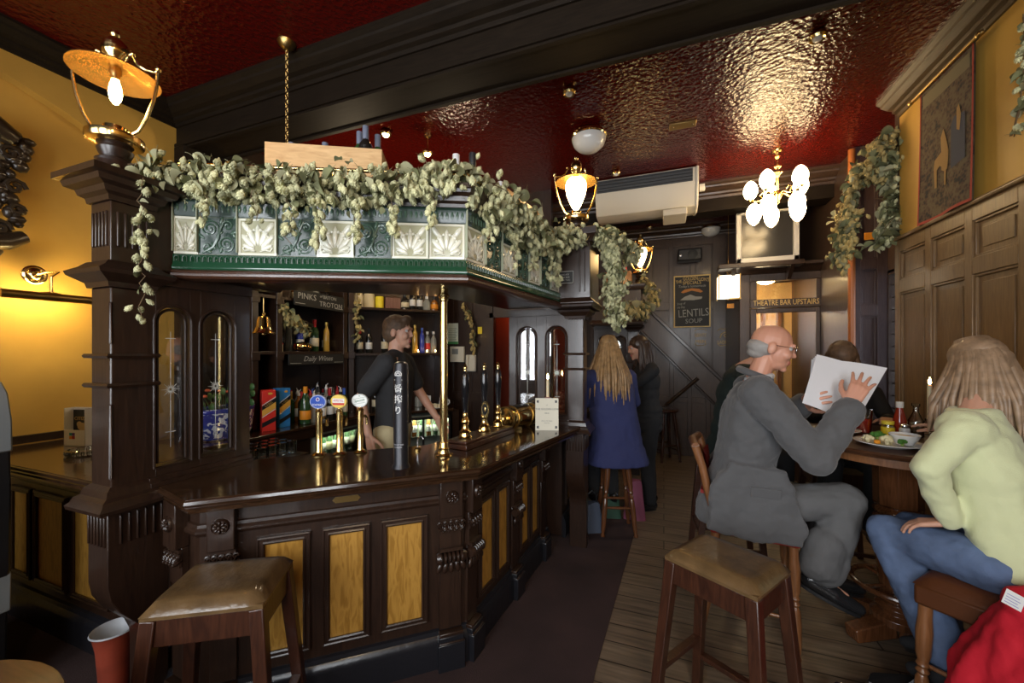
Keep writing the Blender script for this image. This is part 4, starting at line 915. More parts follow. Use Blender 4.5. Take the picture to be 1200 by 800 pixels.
# gift cartons --------------------------------------------------------------
def carton(loc, base, label, name, rz, rows_):
    o = thing('whisky_carton', label, 'carton', loc, rz, 'whisky gift cartons')
    m = MB(); w, d, h = .105, .1, .36
    m.mi = 0; m.box((-w/2, -d/2, 0), (w/2, d/2, h)); bx = build('box_body', m, base, o, bevel=.002)
    s = MB()
    for face in (0, 1):
        M = frame((0, -d/2-.0006, 0), (1, 0, 0), (0, 0, 1), (0, -1, 0)) if face == 0 else frame((w/2+.0006, 0, 0), (0, 1, 0), (0, 0, 1), (1, 0, 0))
        W2 = (w if face == 0 else d)/2
        def band(z0, z1, sl, mi): s.mi = mi; s.prism([(-W2, z0), (W2, z0+sl), (W2, z1+sl), (-W2, z1)], 0, .0004 + .0003*mi, M)
        band(.225, .232, .07, 0); band(.185, .222, .07, 1); band(.13, .185, .07, 2); band(.12, .127, .07, 0); band(.035, .075, .05, 1)
        t = text_mb('LABEL', .026, .0006); s.mb(MB().add(t.v, t.f, None, [3]*len(t.f)), M @ T(0, .238, .0014) @ RZ(.58)); s.mi = 2; s.mb((lambda q: MB().add(q.v, q.f, None, [2]*len(q.f)))(MB().ell((0, 0, 0), (.018, .011, .001), seg=14, rings=4)), M @ T(.01, .33, .0008))
    build('printed_band', s, [LB2, BLACK, mat(name+'_gold', (.7, .38, .06), .4) , CG], bx)
    return o
carton(at_x(314, 480, -3.29).to_2d().to_3d() + Vector((0, 0, .901)), mat('red_carton', (.62, .03, .02), .4), 'tall red whisky carton with gold diagonal bands on the back counter', 'red', PI/2-.5, 0)
carton(at_x(330, 480, -3.33).to_2d().to_3d() + Vector((0, 0, .901)), mat('blue_carton', (.03, .22, .62), .4), 'tall blue whisky carton with gold diagonal bands on the back counter', 'blue', PI/2-.1, 0)
# glasses on the washer
gw = thing('glass_washer', 'low stainless glass washer behind the counter with tumblers drying on top', 'glass washer', (-2.78, 2.05, 0))
build('housing', MB().box((-.2, -.3, 0), (.2, .3, .8)), STEEL, gw, bevel=.01); build('drip_mat', MB().box((-.19, -.29, .8), (.19, .29, .812)), BLACK, gw); build('door', MB().box((.2, -.26, .1), (.215, .26, .72)), STEEL, gw, bevel=.004)
tum = None; k = 0
for iy in range(7):
    for ix in range(3):
        loc = (-2.92 + .1*ix, 1.8 + .082*iy, .8125)
        if tum is None:
            tum = build('tumbler', MB().lathe([(.032, 0), (.035, .09), (.03, .09), (.027, .085), (.028, .005)][0:2] + [(.03, .092), (0, .092)], 14), TUMBLER); place(tum, loc); o = tum
        else: o = dup(tum, loc)
        tag(o, 'upturned clear tumbler drying on the glass washer behind the counter', 'glass', 'tumblers on the glass washer')
# notices, telephone on the rear wall
def wallbox(name, label, cat, px0, px1, py0, py1, m, dep=.004, Y=None, extra=None):
    Y = Y or Yc-.021; p, q = at_y(px0, py0, Y), at_y(px1, py1, Y)
    o = thing(name, label, cat, ((p.x+q.x)/2, Y, q.z)); w, h = q.x-p.x, p.z-q.z
    build('sheet' if dep < .02 else 'case', MB().box((-w/2, -dep, 0), (w/2, 0, h)), m, o, bevel=0 if dep < .02 else .004)
    return o, w, h
o, w, h = wallbox('notice', 'pale green printed notice on the wall beside the brass column', 'notice', 524, 537, 379, 403, mat('notice_paper', (.55, .6, .5), .7))
m = MB()
for k in range(7): m.box((-w*.38, -.0045, h*(.2+.09*k)), (w*(.3 if k % 2 else .38), -.004, h*(.22+.09*k)))
build('printed_line', m, mat('print_ink', (.1, .16, .1), .7), o); build('printed_band', MB().box((-w/2, -.0045, 0), (w/2, -.004, h*.12)), mat('green_band', (.06, .25, .08), .6), o)
o, w, h = wallbox('control_panel', 'cream wall control box above the telephone', 'control box', 529, 545, 406, 424, CREAM, .04); build('display', MB().box((-w*.35, -.043, h*.5), (w*.1, -.04, h*.85)), mat('grey_display', (.2, .21, .2), .3), o)
p = at_y(553, 435, Yc-.021); o = thing('telephone', 'cream wall telephone beside the hop strand', 'telephone', tuple(p))
build('phone_body', MB().box((-.07, -.05, 0), (.07, 0, .22)), CREAM, o, bevel=.012)
m = MB(); m.tube([(-.035, -.06, .02), (-.035, -.075, .05), (-.035, -.075, .17), (-.035, -.06, .2)], [.022, .016, .016, .022], 10); build('handset', m, CREAM, o)
o, w, h = wallbox('wall_sign', 'small yellow notice on the dark wall above the telephone', 'notice', 560, 565, 383, 391, LB5)
# brass bell
p = at_d(309, 391, 2.62); bl = thing('brass_bell', 'brass ship bell hanging in the bar opening by the arched screen', 'bell', tuple(p))
build('bell_body', MB().lathe([(.066, 0), (.07, .004), (.055, .02), (.042, .05), (.038, .09), (.03, .112), (.0, .118)], 24), BRASS, bl); build('hanger', MB().tube([(0, 0, .115), (.012, 0, .13), (0, 0, .145), (-.012, 0, .13)], .004, 6, closed=True).tube([(0, 0, .14), (0, 0, 1.955-p.z)], .004, 6), BRASSD, bl); build('clapper', MB().ell((0, 0, .0), (.012, .012, .014), seg=8, rings=6), BRASSD, bl)
# ================================================================== hops, lamps, ceiling fittings, things on the walls
HOPA = mat('pale_hop_cone', (.5, .49, .28), .75, var=.45, vscale=22); HOPB = mat('straw_hop_cone', (.42, .33, .13), .75, var=.25, vscale=14)
LEAFA = mat('dried_hop_leaf', (.135, .14, .062), .75, var=.5, vscale=10); LEAFB = mat('pale_leaf_underside', (.28, .27, .155), .75, var=.3, vscale=12); VINE = mat('hop_bine', (.12, .075, .035), .8)
def cone_mesh():
    m = MB(); n = 5
    for k in range(n):
        z = -.034*k/n; r = [.007, .0125, .0145, .0125, .008][k]
        for j in range(6):
            a = 2*PI*j/6 + k*.52; c, s = math.cos(a), math.sin(a)
            tx, ty = -s, c; w = r*.62
            m.add([(c*.002, s*.002, z+.006), (c*r*.9+tx*w, s*r*.9+ty*w, z-.004), (c*r*1.15, s*r*1.15, z-.015), (c*r*.9-tx*w, s*r*.9-ty*w, z-.004), (c*r*1.1, s*r*1.1, z-.002)],
                  [(0, 1, 4), (0, 4, 3), (1, 2, 4), (4, 2, 3)])
    m.ell((0, 0, -.016), (.0095, .0095, .021), seg=6, rings=5)
    return m
def leaf_mesh(sd):
    r = random.Random(sd); m = MB(); L = .075; n = 7; pts = []
    curl = r.uniform(.3, 1.2); fold = r.uniform(.2, .9)
    rows_ = []
    for i in range(n):
        t = i/(n-1); w = .036*math.sin(PI*min(1, t*.92+.08))**.8*(1 - .25*math.sin(t*19)**2) + .001
        a = curl*t; x = L*math.sin(a)/max(curl, .1) if curl else L*t; z = -L*(1-math.cos(a))/max(curl, .1)
        rows_.append([(x, -w*math.cos(fold), z+w*math.sin(fold)), (x, -w*.5*math.cos(fold), z+w*.5*math.sin(fold)*.7), (x, 0, z), (x, w*.5*math.cos(fold), z+w*.5*math.sin(fold)*.7), (x, w*math.cos(fold), z+w*math.sin(fold))])
    vs = [p for rw in rows_ for p in rw]; fs = [(i*5+j, i*5+j+1, i*5+j+6, i*5+j+5) for i in range(n-1) for j in range(4)]
    m.add(vs, fs); m.tube([(0, 0, 0), (-.015, 0, .006), (-.03, 0, .005)], .0012, 4); return m
CONE = cone_mesh(); LEAVES = [leaf_mesh(k) for k in range(6)]
CONE_ME = {}
def cone_obj(o, M, m):
    key = m.name
    if key not in CONE_ME:
        q = build('hop_cone', CONE, m, o); CONE_ME[key] = q.data; q.matrix_local = M; return q
    q = bpy.data.objects.new('hop_cone', CONE_ME[key]); C.objects.link(q); q.parent = o; q.matrix_local = M; return q
def garland(label, pts, rad, ncone, nleaf, group=None, hang=(.02, .16), cm=None, seed=1, drops=(), single=100, scale=1.0, up=.5, avoid=None, leafs=1.0):
    """pts: 3D polyline; rad: (side, vertical) spread; drops: hanging strands (point, length)"""
    cm = cm or HOPA; r = random.Random(seed); loc = Vector(pts[0])
    o = thing('hop_garland', label, 'hop garland', tuple(loc), 0, group)
    P = [Vector(p) - loc for p in pts]
    seg = [(P[i], P[i+1], (P[i+1]-P[i]).length) for i in range(len(P)-1)]; tot = sum(s[2] for s in seg)
    def at(t):
        d = t*tot
        for a, b, l in seg:
            if d <= l or (a, b, l) == seg[-1]: return a + (b-a)*(d/l), (b-a).normalized()
            d -= l
    v = MB()
    for k in range(3):
        n = max(6, int(tot*8)); v.tube([at(i/n)[0] + Vector((r.gauss(0, rad[0]*.3), r.gauss(0, rad[0]*.3), r.uniform(0, rad[1]*.5))) for i in range(n+1)], .003*scale, 5)
    cones = []; lv = MB()
    def put_cone(p, sc):
        M = T(*p) @ Euler((r.uniform(-.7, .7), r.uniform(-.7, .7), r.uniform(0, 6.28))).to_matrix().to_4x4() @ SC(sc, sc, sc*r.uniform(.9, 1.25)); cones.append(M)
    def put_leaf(p, sc):
        M = T(*p) @ Euler((r.uniform(-.9, .9), r.uniform(-.3, 1.2), r.uniform(0, 6.28))).to_matrix().to_4x4() @ SC(sc, sc, sc)
        q = r.choice(LEAVES); lv.mi = 0 if r.random() < .62 else 1; lv.add(q.v, q.f, M)
    def spot():
        p, d = at(r.random()); n = Vector((d.y, -d.x, 0)); n = n.normalized() if n.length > .1 else Vector((1, 0, 0))
        x = r.gauss(0, .5); z = r.uniform(-1, up); q = p + n*x*rad[0] + Vector((0, 0, z*rad[1])) + d*r.gauss(0, .02)
        return q
    for k in range(ncone):
        q = spot()
        if avoid and avoid(q + loc): continue
        put_cone(q, scale*r.uniform(.75, 1.3))
    for k in range(nleaf):
        q = spot()
        if avoid and avoid(q + loc): continue
        put_leaf(q, scale*leafs*r.uniform(.6, 1.25))
    for (p, ln, dens) in drops:
        p = Vector(p) - loc; n = max(4, int(ln/.03)); pl = [p + Vector((r.gauss(0, .012), r.gauss(0, .012), -ln*i/n)) for i in range(n+1)]
        v.tube(pl, .002*scale, 4)
        for i in range(int(ln*dens)):
            t = r.random(); q = p + Vector((r.gauss(0, .016*scale), r.gauss(0, .016*scale), -ln*t)); put_cone(q, scale*r.uniform(.7, 1.15))
        for i in range(int(ln*dens*.35)): q = p + Vector((r.gauss(0, .02), r.gauss(0, .02), -ln*r.random()*.8)); put_leaf(q, scale*.5)
    build('vine', v, VINE, o)
    lf = build('leaves', lv, [LEAFA, LEAFB], o); lf['kind'] = 'stuff'
    eye = Vector((0, 0, EYE)) - loc
    cones.sort(key=lambda M: (M.translation - eye).length)
    # the cones that show largest as parts, the rest as one part
    for M in cones[:single]: cone_obj(o, M, cm)
    if len(cones) > single:
        s = MB()
        for M in cones[single:]: s.mb(CONE, M)
        q = build('hop_cones', s, cm, o); q['kind'] = 'stuff'
    return o
def rl(px, py, d): return at_d(px, py, d)
garland('thick pale hop garland along the front of the tiled canopy',
        [(-2.17, .98, 2.34), (-2.02, 1.12, 2.39), (-1.7, 1.26, 2.37), (-1.3, 1.45, 2.37), (-1.02, 1.58, 2.41), (-.90, 1.66, 2.44)], (.10, .085), 640, 420, seed=2, up=.7, leafs=.9, scale=.84,
        drops=[((-1.965, .965, 2.30), .58, 48), ((-1.86, 1.13, 2.33), .17, 80), ((-1.66, 1.22, 2.3), .13, 80), ((-1.53, 1.28, 2.32), .25, 70), ((-1.42, 1.33, 2.3), .24, 90), ((-1.27, 1.40, 2.3), .2, 110), ((-1.12, 1.47, 2.3), .2, 90), ((-.98, 1.55, 2.33), .16, 90)], group='hop garlands on the canopy')
garland('thick hop garland along the right side of the canopy, heaped over the pillar top',
        [(-.93, 1.68, 2.44), (-.82, 1.95, 2.40), (-.79, 2.3, 2.37), (-.76, 2.65, 2.38), (-.70, 2.86, 2.45), (-.58, 2.92, 2.5)], (.12, .12), 800, 460, seed=5, up=.6, leafs=.9, scale=.88,
        drops=[((-.83, 1.85, 2.3), .14, 120), ((-.78, 2.1, 2.3), .2, 120), ((-.75, 2.35, 2.3), .2, 120), ((-.72, 2.6, 2.3), .2, 120), ((-.71, 2.75, 2.3), .22, 120)], group='hop garlands on the canopy')
garland('hop garland hanging down beside the end pillar above the blonde woman',
        [(-.5, 2.95, 2.50), (-.40, 3.05, 2.46), (-.36, 3.1, 2.25), (-.36, 3.15, 2.0), (-.33, 3.2, 1.86)], (.075, .07), 420, 200, seed=8, leafs=.9, scale=.85, cm=HOPA)
garland('loose hop garland looping past the furthest lamp between the pillars',
        [(-.46, 3.0, 2.52), (-.3, 3.35, 2.52), (-.22, 3.6, 2.42)], (.06, .06), 90, 60, seed=9)
garland('straw coloured hop garland draped round the furthest pillar',
        [(-.36, 3.4, 1.95), (-.32, 4.2, 2.08), (-.22, 5.0, 2.12), (-.12, 5.1, 2.25), (-.13, 5.15, 2.4), (-.25, 5.1, 2.5)], (.08, .1), 300, 130, seed=11, cm=HOPB, scale=1.1)
garland('hop garland hanging from the cornice at the corner of the right wall',
        [at_d(1050, 158, 3.25), at_d(1022, 172, 3.3), at_d(1040, 195, 3.3), at_d(1004, 197, 3.38), at_d(994, 235, 3.42), at_d(990, 270, 3.42), at_d(986, 300, 3.42)], (.13, .12), 640, 300, seed=12, cm=HOPB)
garland('leafy hop strand on the edge of the right wall recess',
        [at_d(1040, 185, 3.26), at_d(1048, 225, 3.24), at_d(1046, 255, 3.22), at_d(1036, 275, 3.22)], (.09, .1), 120, 240, seed=13, leafs=1.2)
garland('short hop sprig on the yellow wall at the right edge of the room',
        [at_x(1199, 20, 1.72), at_x(1200, 70, 1.7), at_x(1196, 130, 1.71), at_x(1186, 162, 1.72)], (.025, .04), 16, 22, seed=14, scale=.8)
garland('dried hop strand hanging on the shelf post behind the barman',
        [tuple(FB_ @ Vector((.1, -.04, 2.25))), tuple(FB_ @ Vector((.1, -.05, 1.75)))], (.03, .03), 34, 12, seed=15, cm=HOPB)
garland('dried hop strand hanging on the dark wall above the telephone',
        [at_y(543, 356, 4.66), at_y(552, 375, 4.66), at_y(555, 408, 4.66)], (.035, .05), 46, 14, seed=16, cm=HOPB)
garland('bunch of dried hops on the shelf post beside the brass bell',
        [tuple(FA @ Vector((.28, -.02, 2.06))), tuple(FA @ Vector((.36, -.02, 1.95))), tuple(FA @ Vector((.62, .0, 1.85)))], (.05, .07), 70, 60, seed=17, cm=HOPB)
# ---- gas-style lamps
GLOBE = mat('lit_opal_globe', (1, .85, .6), .4, emit=(1, .66, .27), es=26); BULB = mat('lit_bulb', (1, .8, .5), .4, emit=(1, .58, .2), es=120)
SHADE = mat('amber_brass_shade', (.75, .45, .13), .24, .85)
def gas_lamp(label, loc, globe, rz=0, s=1.0, foot=0):
    o = thing('gas_style_lamp', label, 'lamp', (loc[0], loc[1], loc[2]+foot), rz, 'lamps on the bar pillars')
    if s != 1: o.scale = (s, s, s*1.06)
    build('turned_foot', MB().lathe([(.07, -foot), (.075, -foot+.01), (.06, -foot*.6), (.055, 0), (.06, .008), (.042, .02), (.05, .035), (.055, .05), (.045, .065), (.06, .075)], 24), WD, o)
    build('base_disc', MB().lathe([(.06, .072), (.085, .076), (.088, .082), (.088, .102), (.082, .106), (.04, .108), (.036, .112), (.036, .138), (.02, .14), (0, .14)], 28), BRASS, o)
    for sx in (-1, 1):
        a = MB(); a.tube([(sx*.05, 0, .112), (sx*.08, 0, .13), (sx*.11, 0, .18), (sx*.135, 0, .25), (sx*.148, 0, .32), (sx*.152, 0, .365)], .0065, 8)
        a.tube([(sx*.152, 0, .362), (sx*.14, 0, .357), (sx*.11, 0, .362), (sx*.08, 0, .378), (sx*.068, 0, .4), (sx*.062, 0, .415), (sx*.05, 0, .413)], .006, 8); a.ell((sx*.152, 0, .37), (.011, .011, .013), seg=10, rings=8); a.ell((sx*.062, 0, .418), (.009, .009, .009), seg=10, rings=6); a.ell((sx*.05, 0, .112), (.014, .014, .012), seg=10, rings=6)
        build('curved_arm', a, BRASS, o)
    build('shade_disc', MB().lathe([(.03, .362), (.06, .36), (.07, .352), (.10, .348), (.112, .34), (.135, .33), (.138, .328), (.135, .334), (.112, .345), (.1, .353), (.07, .357), (.06, .365), (.03, .368)], 36), SHADE, o)
    build('finial', MB().lathe([(.022, .365), (.016, .375), (.02, .385), (.038, .405), (.042, .425), (.036, .45), (.018, .468), (.012, .474), (.016, .482), (.012, .496), (0, .5)], 24), BRASSD if False else BRASS, o)
    build('lamp_holder', MB().lathe([(.018, .362), (.02, .34), (.014, .33), (.014, .315), (0, .315)][::-1], 14), BRASSD, o)
    if globe:
        build('acorn_globe', MB().lathe([(0, .138), (.012, .145), (.03, .17), (.047, .205), (.063, .245), (.071, .285), (.071, .315), (.064, .335), (.055, .345)], 24), GLOBE, o)
    else:
        build('bulb', MB().lathe([(0, .222), (.01, .228), (.018, .245), (.021, .265), (.018, .29), (.012, .31), (.011, .318)], 16), BULB, o)
    return o
rzl = ALPHA + .15
gas_lamp('brass lamp with a bare glowing bulb on the pillar by the yellow wall', (-2.15, .965, 2.3155), False, rzl, 1.06, .07)
p = at_d(675, 262, 3.02); gas_lamp('lit acorn globe lamp on the end pillar beside the air conditioner', (p.x, p.y, 2.501), True, rzl, 1.1)
p = at_d(742, 325, 5.05); gas_lamp('furthest lit acorn globe lamp near the staircase', (-.28, 5.30, 2.432), True, rzl, 1.12, .07)
# ---- ceiling fittings
# chandelier
p = at_z(911, 176, CEIL); ch = thing('chandelier', 'brass chandelier with white egg shades in front of the television', 'chandelier', (p.x, p.y, CEIL))
build('stem', MB().lathe([(0, 0), (.05, -.002), (.045, -.02), (.02, -.03), (.012, -.05), (.03, -.07), (.012, -.09), (.012, -.14), (.03, -.155), (.035, -.17), (.014, -.19), (.012, -.22), (.045, -.23), (.02, -.25), (.012, -.28), (.012, -.4), (.03, -.42), (.045, -.45), (.03, -.48), (.015, -.5), (.02, -.52), (0, -.54)][::-1], 18), mat('chandelier_brass', (.8, .55, .2), .2, 1), ch)
SHW = mat('lit_white_shade', (1, .93, .8), .4, emit=(1, .72, .38), es=20)
for k in range(5):
    a = 2*PI*k/5 + .35; c, s = math.cos(a), math.sin(a)
    arm = MB(); arm.tube([(0, 0, -.45), (c*.06, s*.06, -.42), (c*.12, s*.12, -.46), (c*.19, s*.19, -.48), (c*.23, s*.23, -.45)], .007, 6); arm.tube([(c*.12, s*.12, -.46), (c*.15, s*.15, -.42), (c*.12, s*.12, -.39), (c*.09, s*.09, -.42)], .005, 5); arm.lathe([(.012, -.46), (.03, -.445), (.026, -.43), (.02, -.425)], 12, T(c*.23, s*.23, 0)); arm.lathe([(.02, -.5), (.024, -.49), (.016, -.46)], 12, T(c*.2, s*.2, 0))
    ar = build('arm', arm, BRASS, ch)
    build('egg_shade', MB().lathe([(.022, -.44), (.045, -.42), (.065, -.375), (.066, -.34), (.055, -.30), (.034, -.268), (.012, -.252), (0, -.25)], 18, T(c*.23, s*.23, 0)), SHW, ar)
    a2 = a + .25; c2, s2 = math.cos(a2), math.sin(a2)
    build('egg_shade', MB().lathe([(0, -.71), (.014, -.705), (.04, -.68), (.06, -.64), (.07, -.59), (.064, -.545), (.045, -.51), (.022, -.49)], 18, T(c*.2, s*.2, 0)), SHW, ar)
# dome lights
OPAL = mat('opal_glass', (.75, .72, .66), .25, coat=.4)
def dome(label, px, py, r):
    p = at_z(px, py, CEIL); o = thing('ceiling_light', label, 'ceiling light', (p.x, p.y, CEIL), 0, 'dome ceiling lights')
    build('brass_rim', MB().lathe([(r*.5, 0), (r*.8, -.03), (r*1.0, -.045), (r*1.04, -.07), (r*.98, -.08), (r*.9, -.07), (r*.5, -.03)], 32), BRASS, o)
    build('glass_bowl', MB().lathe([(r*.97, -.07), (r*.96, -.1), (r*.85, -.145), (r*.6, -.18), (r*.3, -.196), (0, -.2)], 32), OPAL, o); return o
dome('white dome ceiling light nearest the beam', 690, 152, .155)
dome('white dome ceiling light beyond the air conditioner, near the television', 833, 262, .14)
# spots / detectors
def spot(label, px, py, lit, z=CEIL, drop=.0, cat='spotlight'):
    p = at_z(px, py, z); o = thing('ceiling_spotlight', label, cat, (p.x, p.y, z)); b = MB()
    if drop: b.lathe([(.03, 0), (.03, -.02), (.006, -.025), (.006, -drop), (.0, -drop)][::-1], 12)
    d = drop
    b.lathe([(.022, -d), (.045, -d-.01), (.05, -d-.03), (.042, -d-.045), (.03, -d-.04), (0, -d-.03)], 18); build('fitting', b, BRASS, o)
    build('lamp', MB().ell((0, 0, -d-.04), (.028, .028, .018), seg=12, rings=6), BULB if lit else OPAL, o); return o
spot('lit brass spotlight just beyond the beam above the wine bottles', 452, 153, True)
spot('lit spotlight on a short brass stem above the hops', 501, 158, True, drop=.14)
spot('unlit brass spotlight fixed below the middle of the red ceiling', 667, 104, False)
spot('small unlit brass spotlight between dome light and air conditioner', 722, 200, False)
spot('small smoke detector on the ceiling high above the television side', 958, 38, False, cat='smoke detector')
spot('small unlit spotlight beneath the rear bay ceiling near the speaker', 761, 264, False)
p = at_z(800, 146, CEIL); o = thing('ceiling_plate', 'flat brass plate fixed on the red ceiling', 'ceiling plate', (p.x, p.y, CEIL)); build('plate', MB().box((-.11, -.05, -.012), (.11, .05, 0)), BRASSD, o, bevel=.004); build('plate_screws', MB().ell((-.08, 0, -.013), (.008, .008, .003), seg=8, rings=4).ell((.08, 0, -.013), (.008, .008, .003), seg=8, rings=4), STEEL, o)
# chain and rose
p = at_z(336, 50, CEIL); o = thing('hanging_chain', 'brass chain from a ceiling rose down to the canopy roof', 'chain', (p.x, p.y, CEIL))
build('ceiling_rose', MB().lathe([(.012, -.05), (.03, -.04), (.05, -.015), (.055, 0)], 20), BRASSD, o)
ln = MB(); zc = -.05; k = 0
while zc > -(CEIL-2.60):
    a = [(.009*math.cos(t), 0, .016*math.sin(t)) for t in [2*PI*i/8 for i in range(8)]]
    ln.tube([(x, y, z) for x, y, z in a], .0026, 4, closed=True, M=T(0, 0, zc-.014) @ RZ(PI/2*(k % 2))); zc -= .0255; k += 1
build('chain_links', ln, BRASSD, o)
build('hook_post', MB().lathe([(.012, 0), (.02, -.02), (.014, -.05), (.022, -.09), (.016, -.2)][::-1], 12, T(0, 0, zc+.01)), BRASSD, o)
# air conditioner
AC = mat('warm_white_plastic', (.62, .56, .44), .45); ACD = mat('dark_grille', (.06, .065, .07), .5)
X0a, X1a, Ya = -.75, .32, 4.68
o = thing('air_conditioner', 'long cream air conditioner hung below the red ceiling', 'air conditioner', ((X0a+X1a)/2, Ya, 3.2)); 
prof = [(0, 3.585), (.02, 3.59), (.6, 3.59), (.6, 3.30), (.5, 3.22), (.25, 3.17), (.10, 3.20), (.0, 3.42)]
build('housing', MB().prism([(y, z) for y, z in prof], X0a, X1a, frame((0, Ya, 0), (0, 1, 0), (0, 0, 1), (1, 0, 0))), AC, o, world=True, bevel=.006)
build('end_cap', MB().prism([(y*1.03-.008, 3.19+(z-3.19)*1.03-.006) for y, z in prof], X1a, X1a+.03, frame((0, Ya, 0), (0, 1, 0), (0, 0, 1), (1, 0, 0))), CREAM, o, world=True, bevel=.01)
g = MB(); g.box((X0a+.02, Ya-.004, 3.435), (X1a-.03, Ya+.002, 3.575)); 
build('air_grille', g, ACD, o, world=True); g = MB()
for k in range(4): g.box((X0a+.02, Ya-.01, 3.45+.034*k), (X1a-.03, Ya-.003, 3.456+.034*k))
build('grille_slats', g, BLACK, o, world=True)
build('lower_casing', MB().box((X1a-.33, Ya+.08, 3.12), (X1a-.08, Ya+.45, 3.19)), AC, o, world=True, bevel=.01)
p = at_z(828, 212, 3.46); o = build('junction_box', MB().box((-.03, -.02, -.04), (.03, .02, .04)), WHITE, bevel=.003); place(o, (.42, 5.17, 3.53)); tag(o, 'little white junction box on the cornice beside the air conditioner', 'junction box')
# television
YT = 5.5; p, q = at_y(863, 250, YT), at_y(937, 304, YT)
w_, h_ = q.x-p.x, p.z-q.z; o = thing('television', 'silver framed box television on the shelf over the theatre bar door', 'television', ((p.x+q.x)/2, YT, q.z))
SIL = mat('silver_plastic', (.45, .44, .42), .35)
f = MB(); t = .055
f.box((-w_/2, 0, 0), (-w_/2+t, .06, h_)).box((w_/2-t, 0, 0), (w_/2, .06, h_)).box((-w_/2, 0, 0), (w_/2, .06, t*1.1)).box((-w_/2, 0, h_-t*.5), (w_/2, .06, h_))
build('screen_surround', f, SIL, o, bevel=.006); build('screen', MB().grid(lambda u, v: (-w_/2+t+(w_-2*t)*u, .035-.008*math.sin(PI*u)*math.sin(PI*v), t+(h_-1.5*t)*v), 12, 10), mat('tv_screen', (.03, .03, .032), .2, coat=.2), o)
build('rear_casing', MB().prism([(-w_/2+.01, .06), (w_/2-.01, .06), (w_/2-.12, .42), (-w_/2+.12, .42)], .01, h_-.01), BLACK, o, bevel=.01)
zs = q.z
o = thing('television_shelf', 'dark moulded shelf carrying the television over the door', 'shelf', ((p.x+q.x)/2, 5.66, zs-.06)); build('shelf_board', MB().box((-.52, -.22, 0), (.36, -.005, .058)), WD, o, bevel=.008)
for sx in (-.35, .25): build('bracket', MB().prism([(0, 0), (.2, 0), (.2, -.14), (.17, -.14)], sx-.02, sx+.02, frame((0, -.205, 0), (0, 1, 0), (0, 0, 1), (1, 0, 0))), WD, o)
# loudspeaker on the far wall
p = at_y(808, 300, 6.72); o = thing('wall_speaker', 'small black loudspeaker over the chalkboard', 'loudspeaker', tuple(p)); build('speaker_case', MB().box((-.17, -.09, -.08), (.17, .12, .1)), BLACK, o, bevel=.02); build('speaker_grille', MB().lathe([(0, .002), (.07, .0), (.075, -.004)], 20, T(.04, -.091, .01) @ RX(PI/2)), mat('dark_mesh', (.03, .03, .03), .7), o); build('mount', MB().box((-.03, .12, -.03), (.03, .25, .03)), BLACK, o)
build('badge', MB().lathe([(0, .003), (.018, .002), (.018, 0)][::-1], 12, T(-.13, -.091, .0) @ RX(PI/2)), STEEL, o)
# chalkboard
YC = 6.935; p, q = at_y(789.5, 324, YC), at_y(832.5, 383, YC); w_, h_ = q.x-p.x, p.z-q.z
o = thing('chalkboard', "gold bordered specials chalkboard on the panelled stair wall", 'chalkboard', ((p.x+q.x)/2, YC, q.z)); Fc = frame((0, -.022, 0), (1, 0, 0), (0, 0, 1), (0, -1, 0))
build('board', MB().box((-w_/2, -.02, 0), (w_/2, .015, h_)), BOARD, o)
f = MB(); e = .018
for x0, y0, x1, y1 in ((-w_/2, 0, w_/2, e), (-w_/2, h_-e, w_/2, h_), (-w_/2, e, -w_/2+e, h_-e), (w_/2-e, e, w_/2, h_-e)): f.box((x0, y0, -.002), (x1, y1, .006), Fc)
build('gilt_border', f, GOLD, o)
def lett(parent, items, M, m, name):
    b = MB()
    for s, size, x, y, rot, it, wmax in items:
        t = text_mb(s, size, .0008, italic=it); ww = max(v[0] for v in t.v)-min(v[0] for v in t.v); b.mb(t, M @ T(x, y, .001) @ RZ(rot) @ SC(min(1, wmax/ww) if wmax else 1, 1, 1))
    return build(name, b, m, parent)
lett(o, [('THE', .07, -w_*.36, h_*.885, .1, 0, w_*.17), ("GOLDEN", .085, -w_*.04, h_*.935, 0, 0, w_*.4), ("LION'S", .08, w_*.32, h_*.905, -.12, 0, w_*.28), ('SPECIALS', .075, 0, h_*.855, 0, 0, w_*.5)], Fc, GOLD, 'gold_lettering')
lett(o, [("Today's homemade", .055, 0, h_*.79, 0, .2, w_*.74), ('Soup of', .05, -w_*.3, h_*.46, .08, .2, w_*.24), ('the Day', .05, -w_*.3, h_*.39, .05, .2, w_*.22), ('LENTILS', .17, w_*.04, h_*.27, .05, 0, w_*.82), ('SOUP', .1, w_*.05, h_*.12, .04, 0, w_*.5)], Fc, CHALK, 'chalk_lettering')
b = MB(); b.prism([(-w_*.3, h_*.68), (-w_*.2, h_*.73), (0, h_*.75), (w_*.2, h_*.73), (w_*.3, h_*.68), (w_*.24, h_*.66), (0, h_*.705), (-w_*.24, h_*.66)], 0, .001, Fc); build('banner_mark', b, mat('orange_chalk', (.5, .2, .06), .9), o)
b = MB(); b.prism([(-w_*.32, h_*.53), (-w_*.2, h_*.59), (-.02, h_*.63), (w_*.1, h_*.59), (w_*.28, h_*.58), (w_*.26, h_*.54), (w_*.05, h_*.52)], 0, .001, Fc); build('chalk_sketch', b, mat('dusty_chalk', (.33, .33, .31), .9), o)
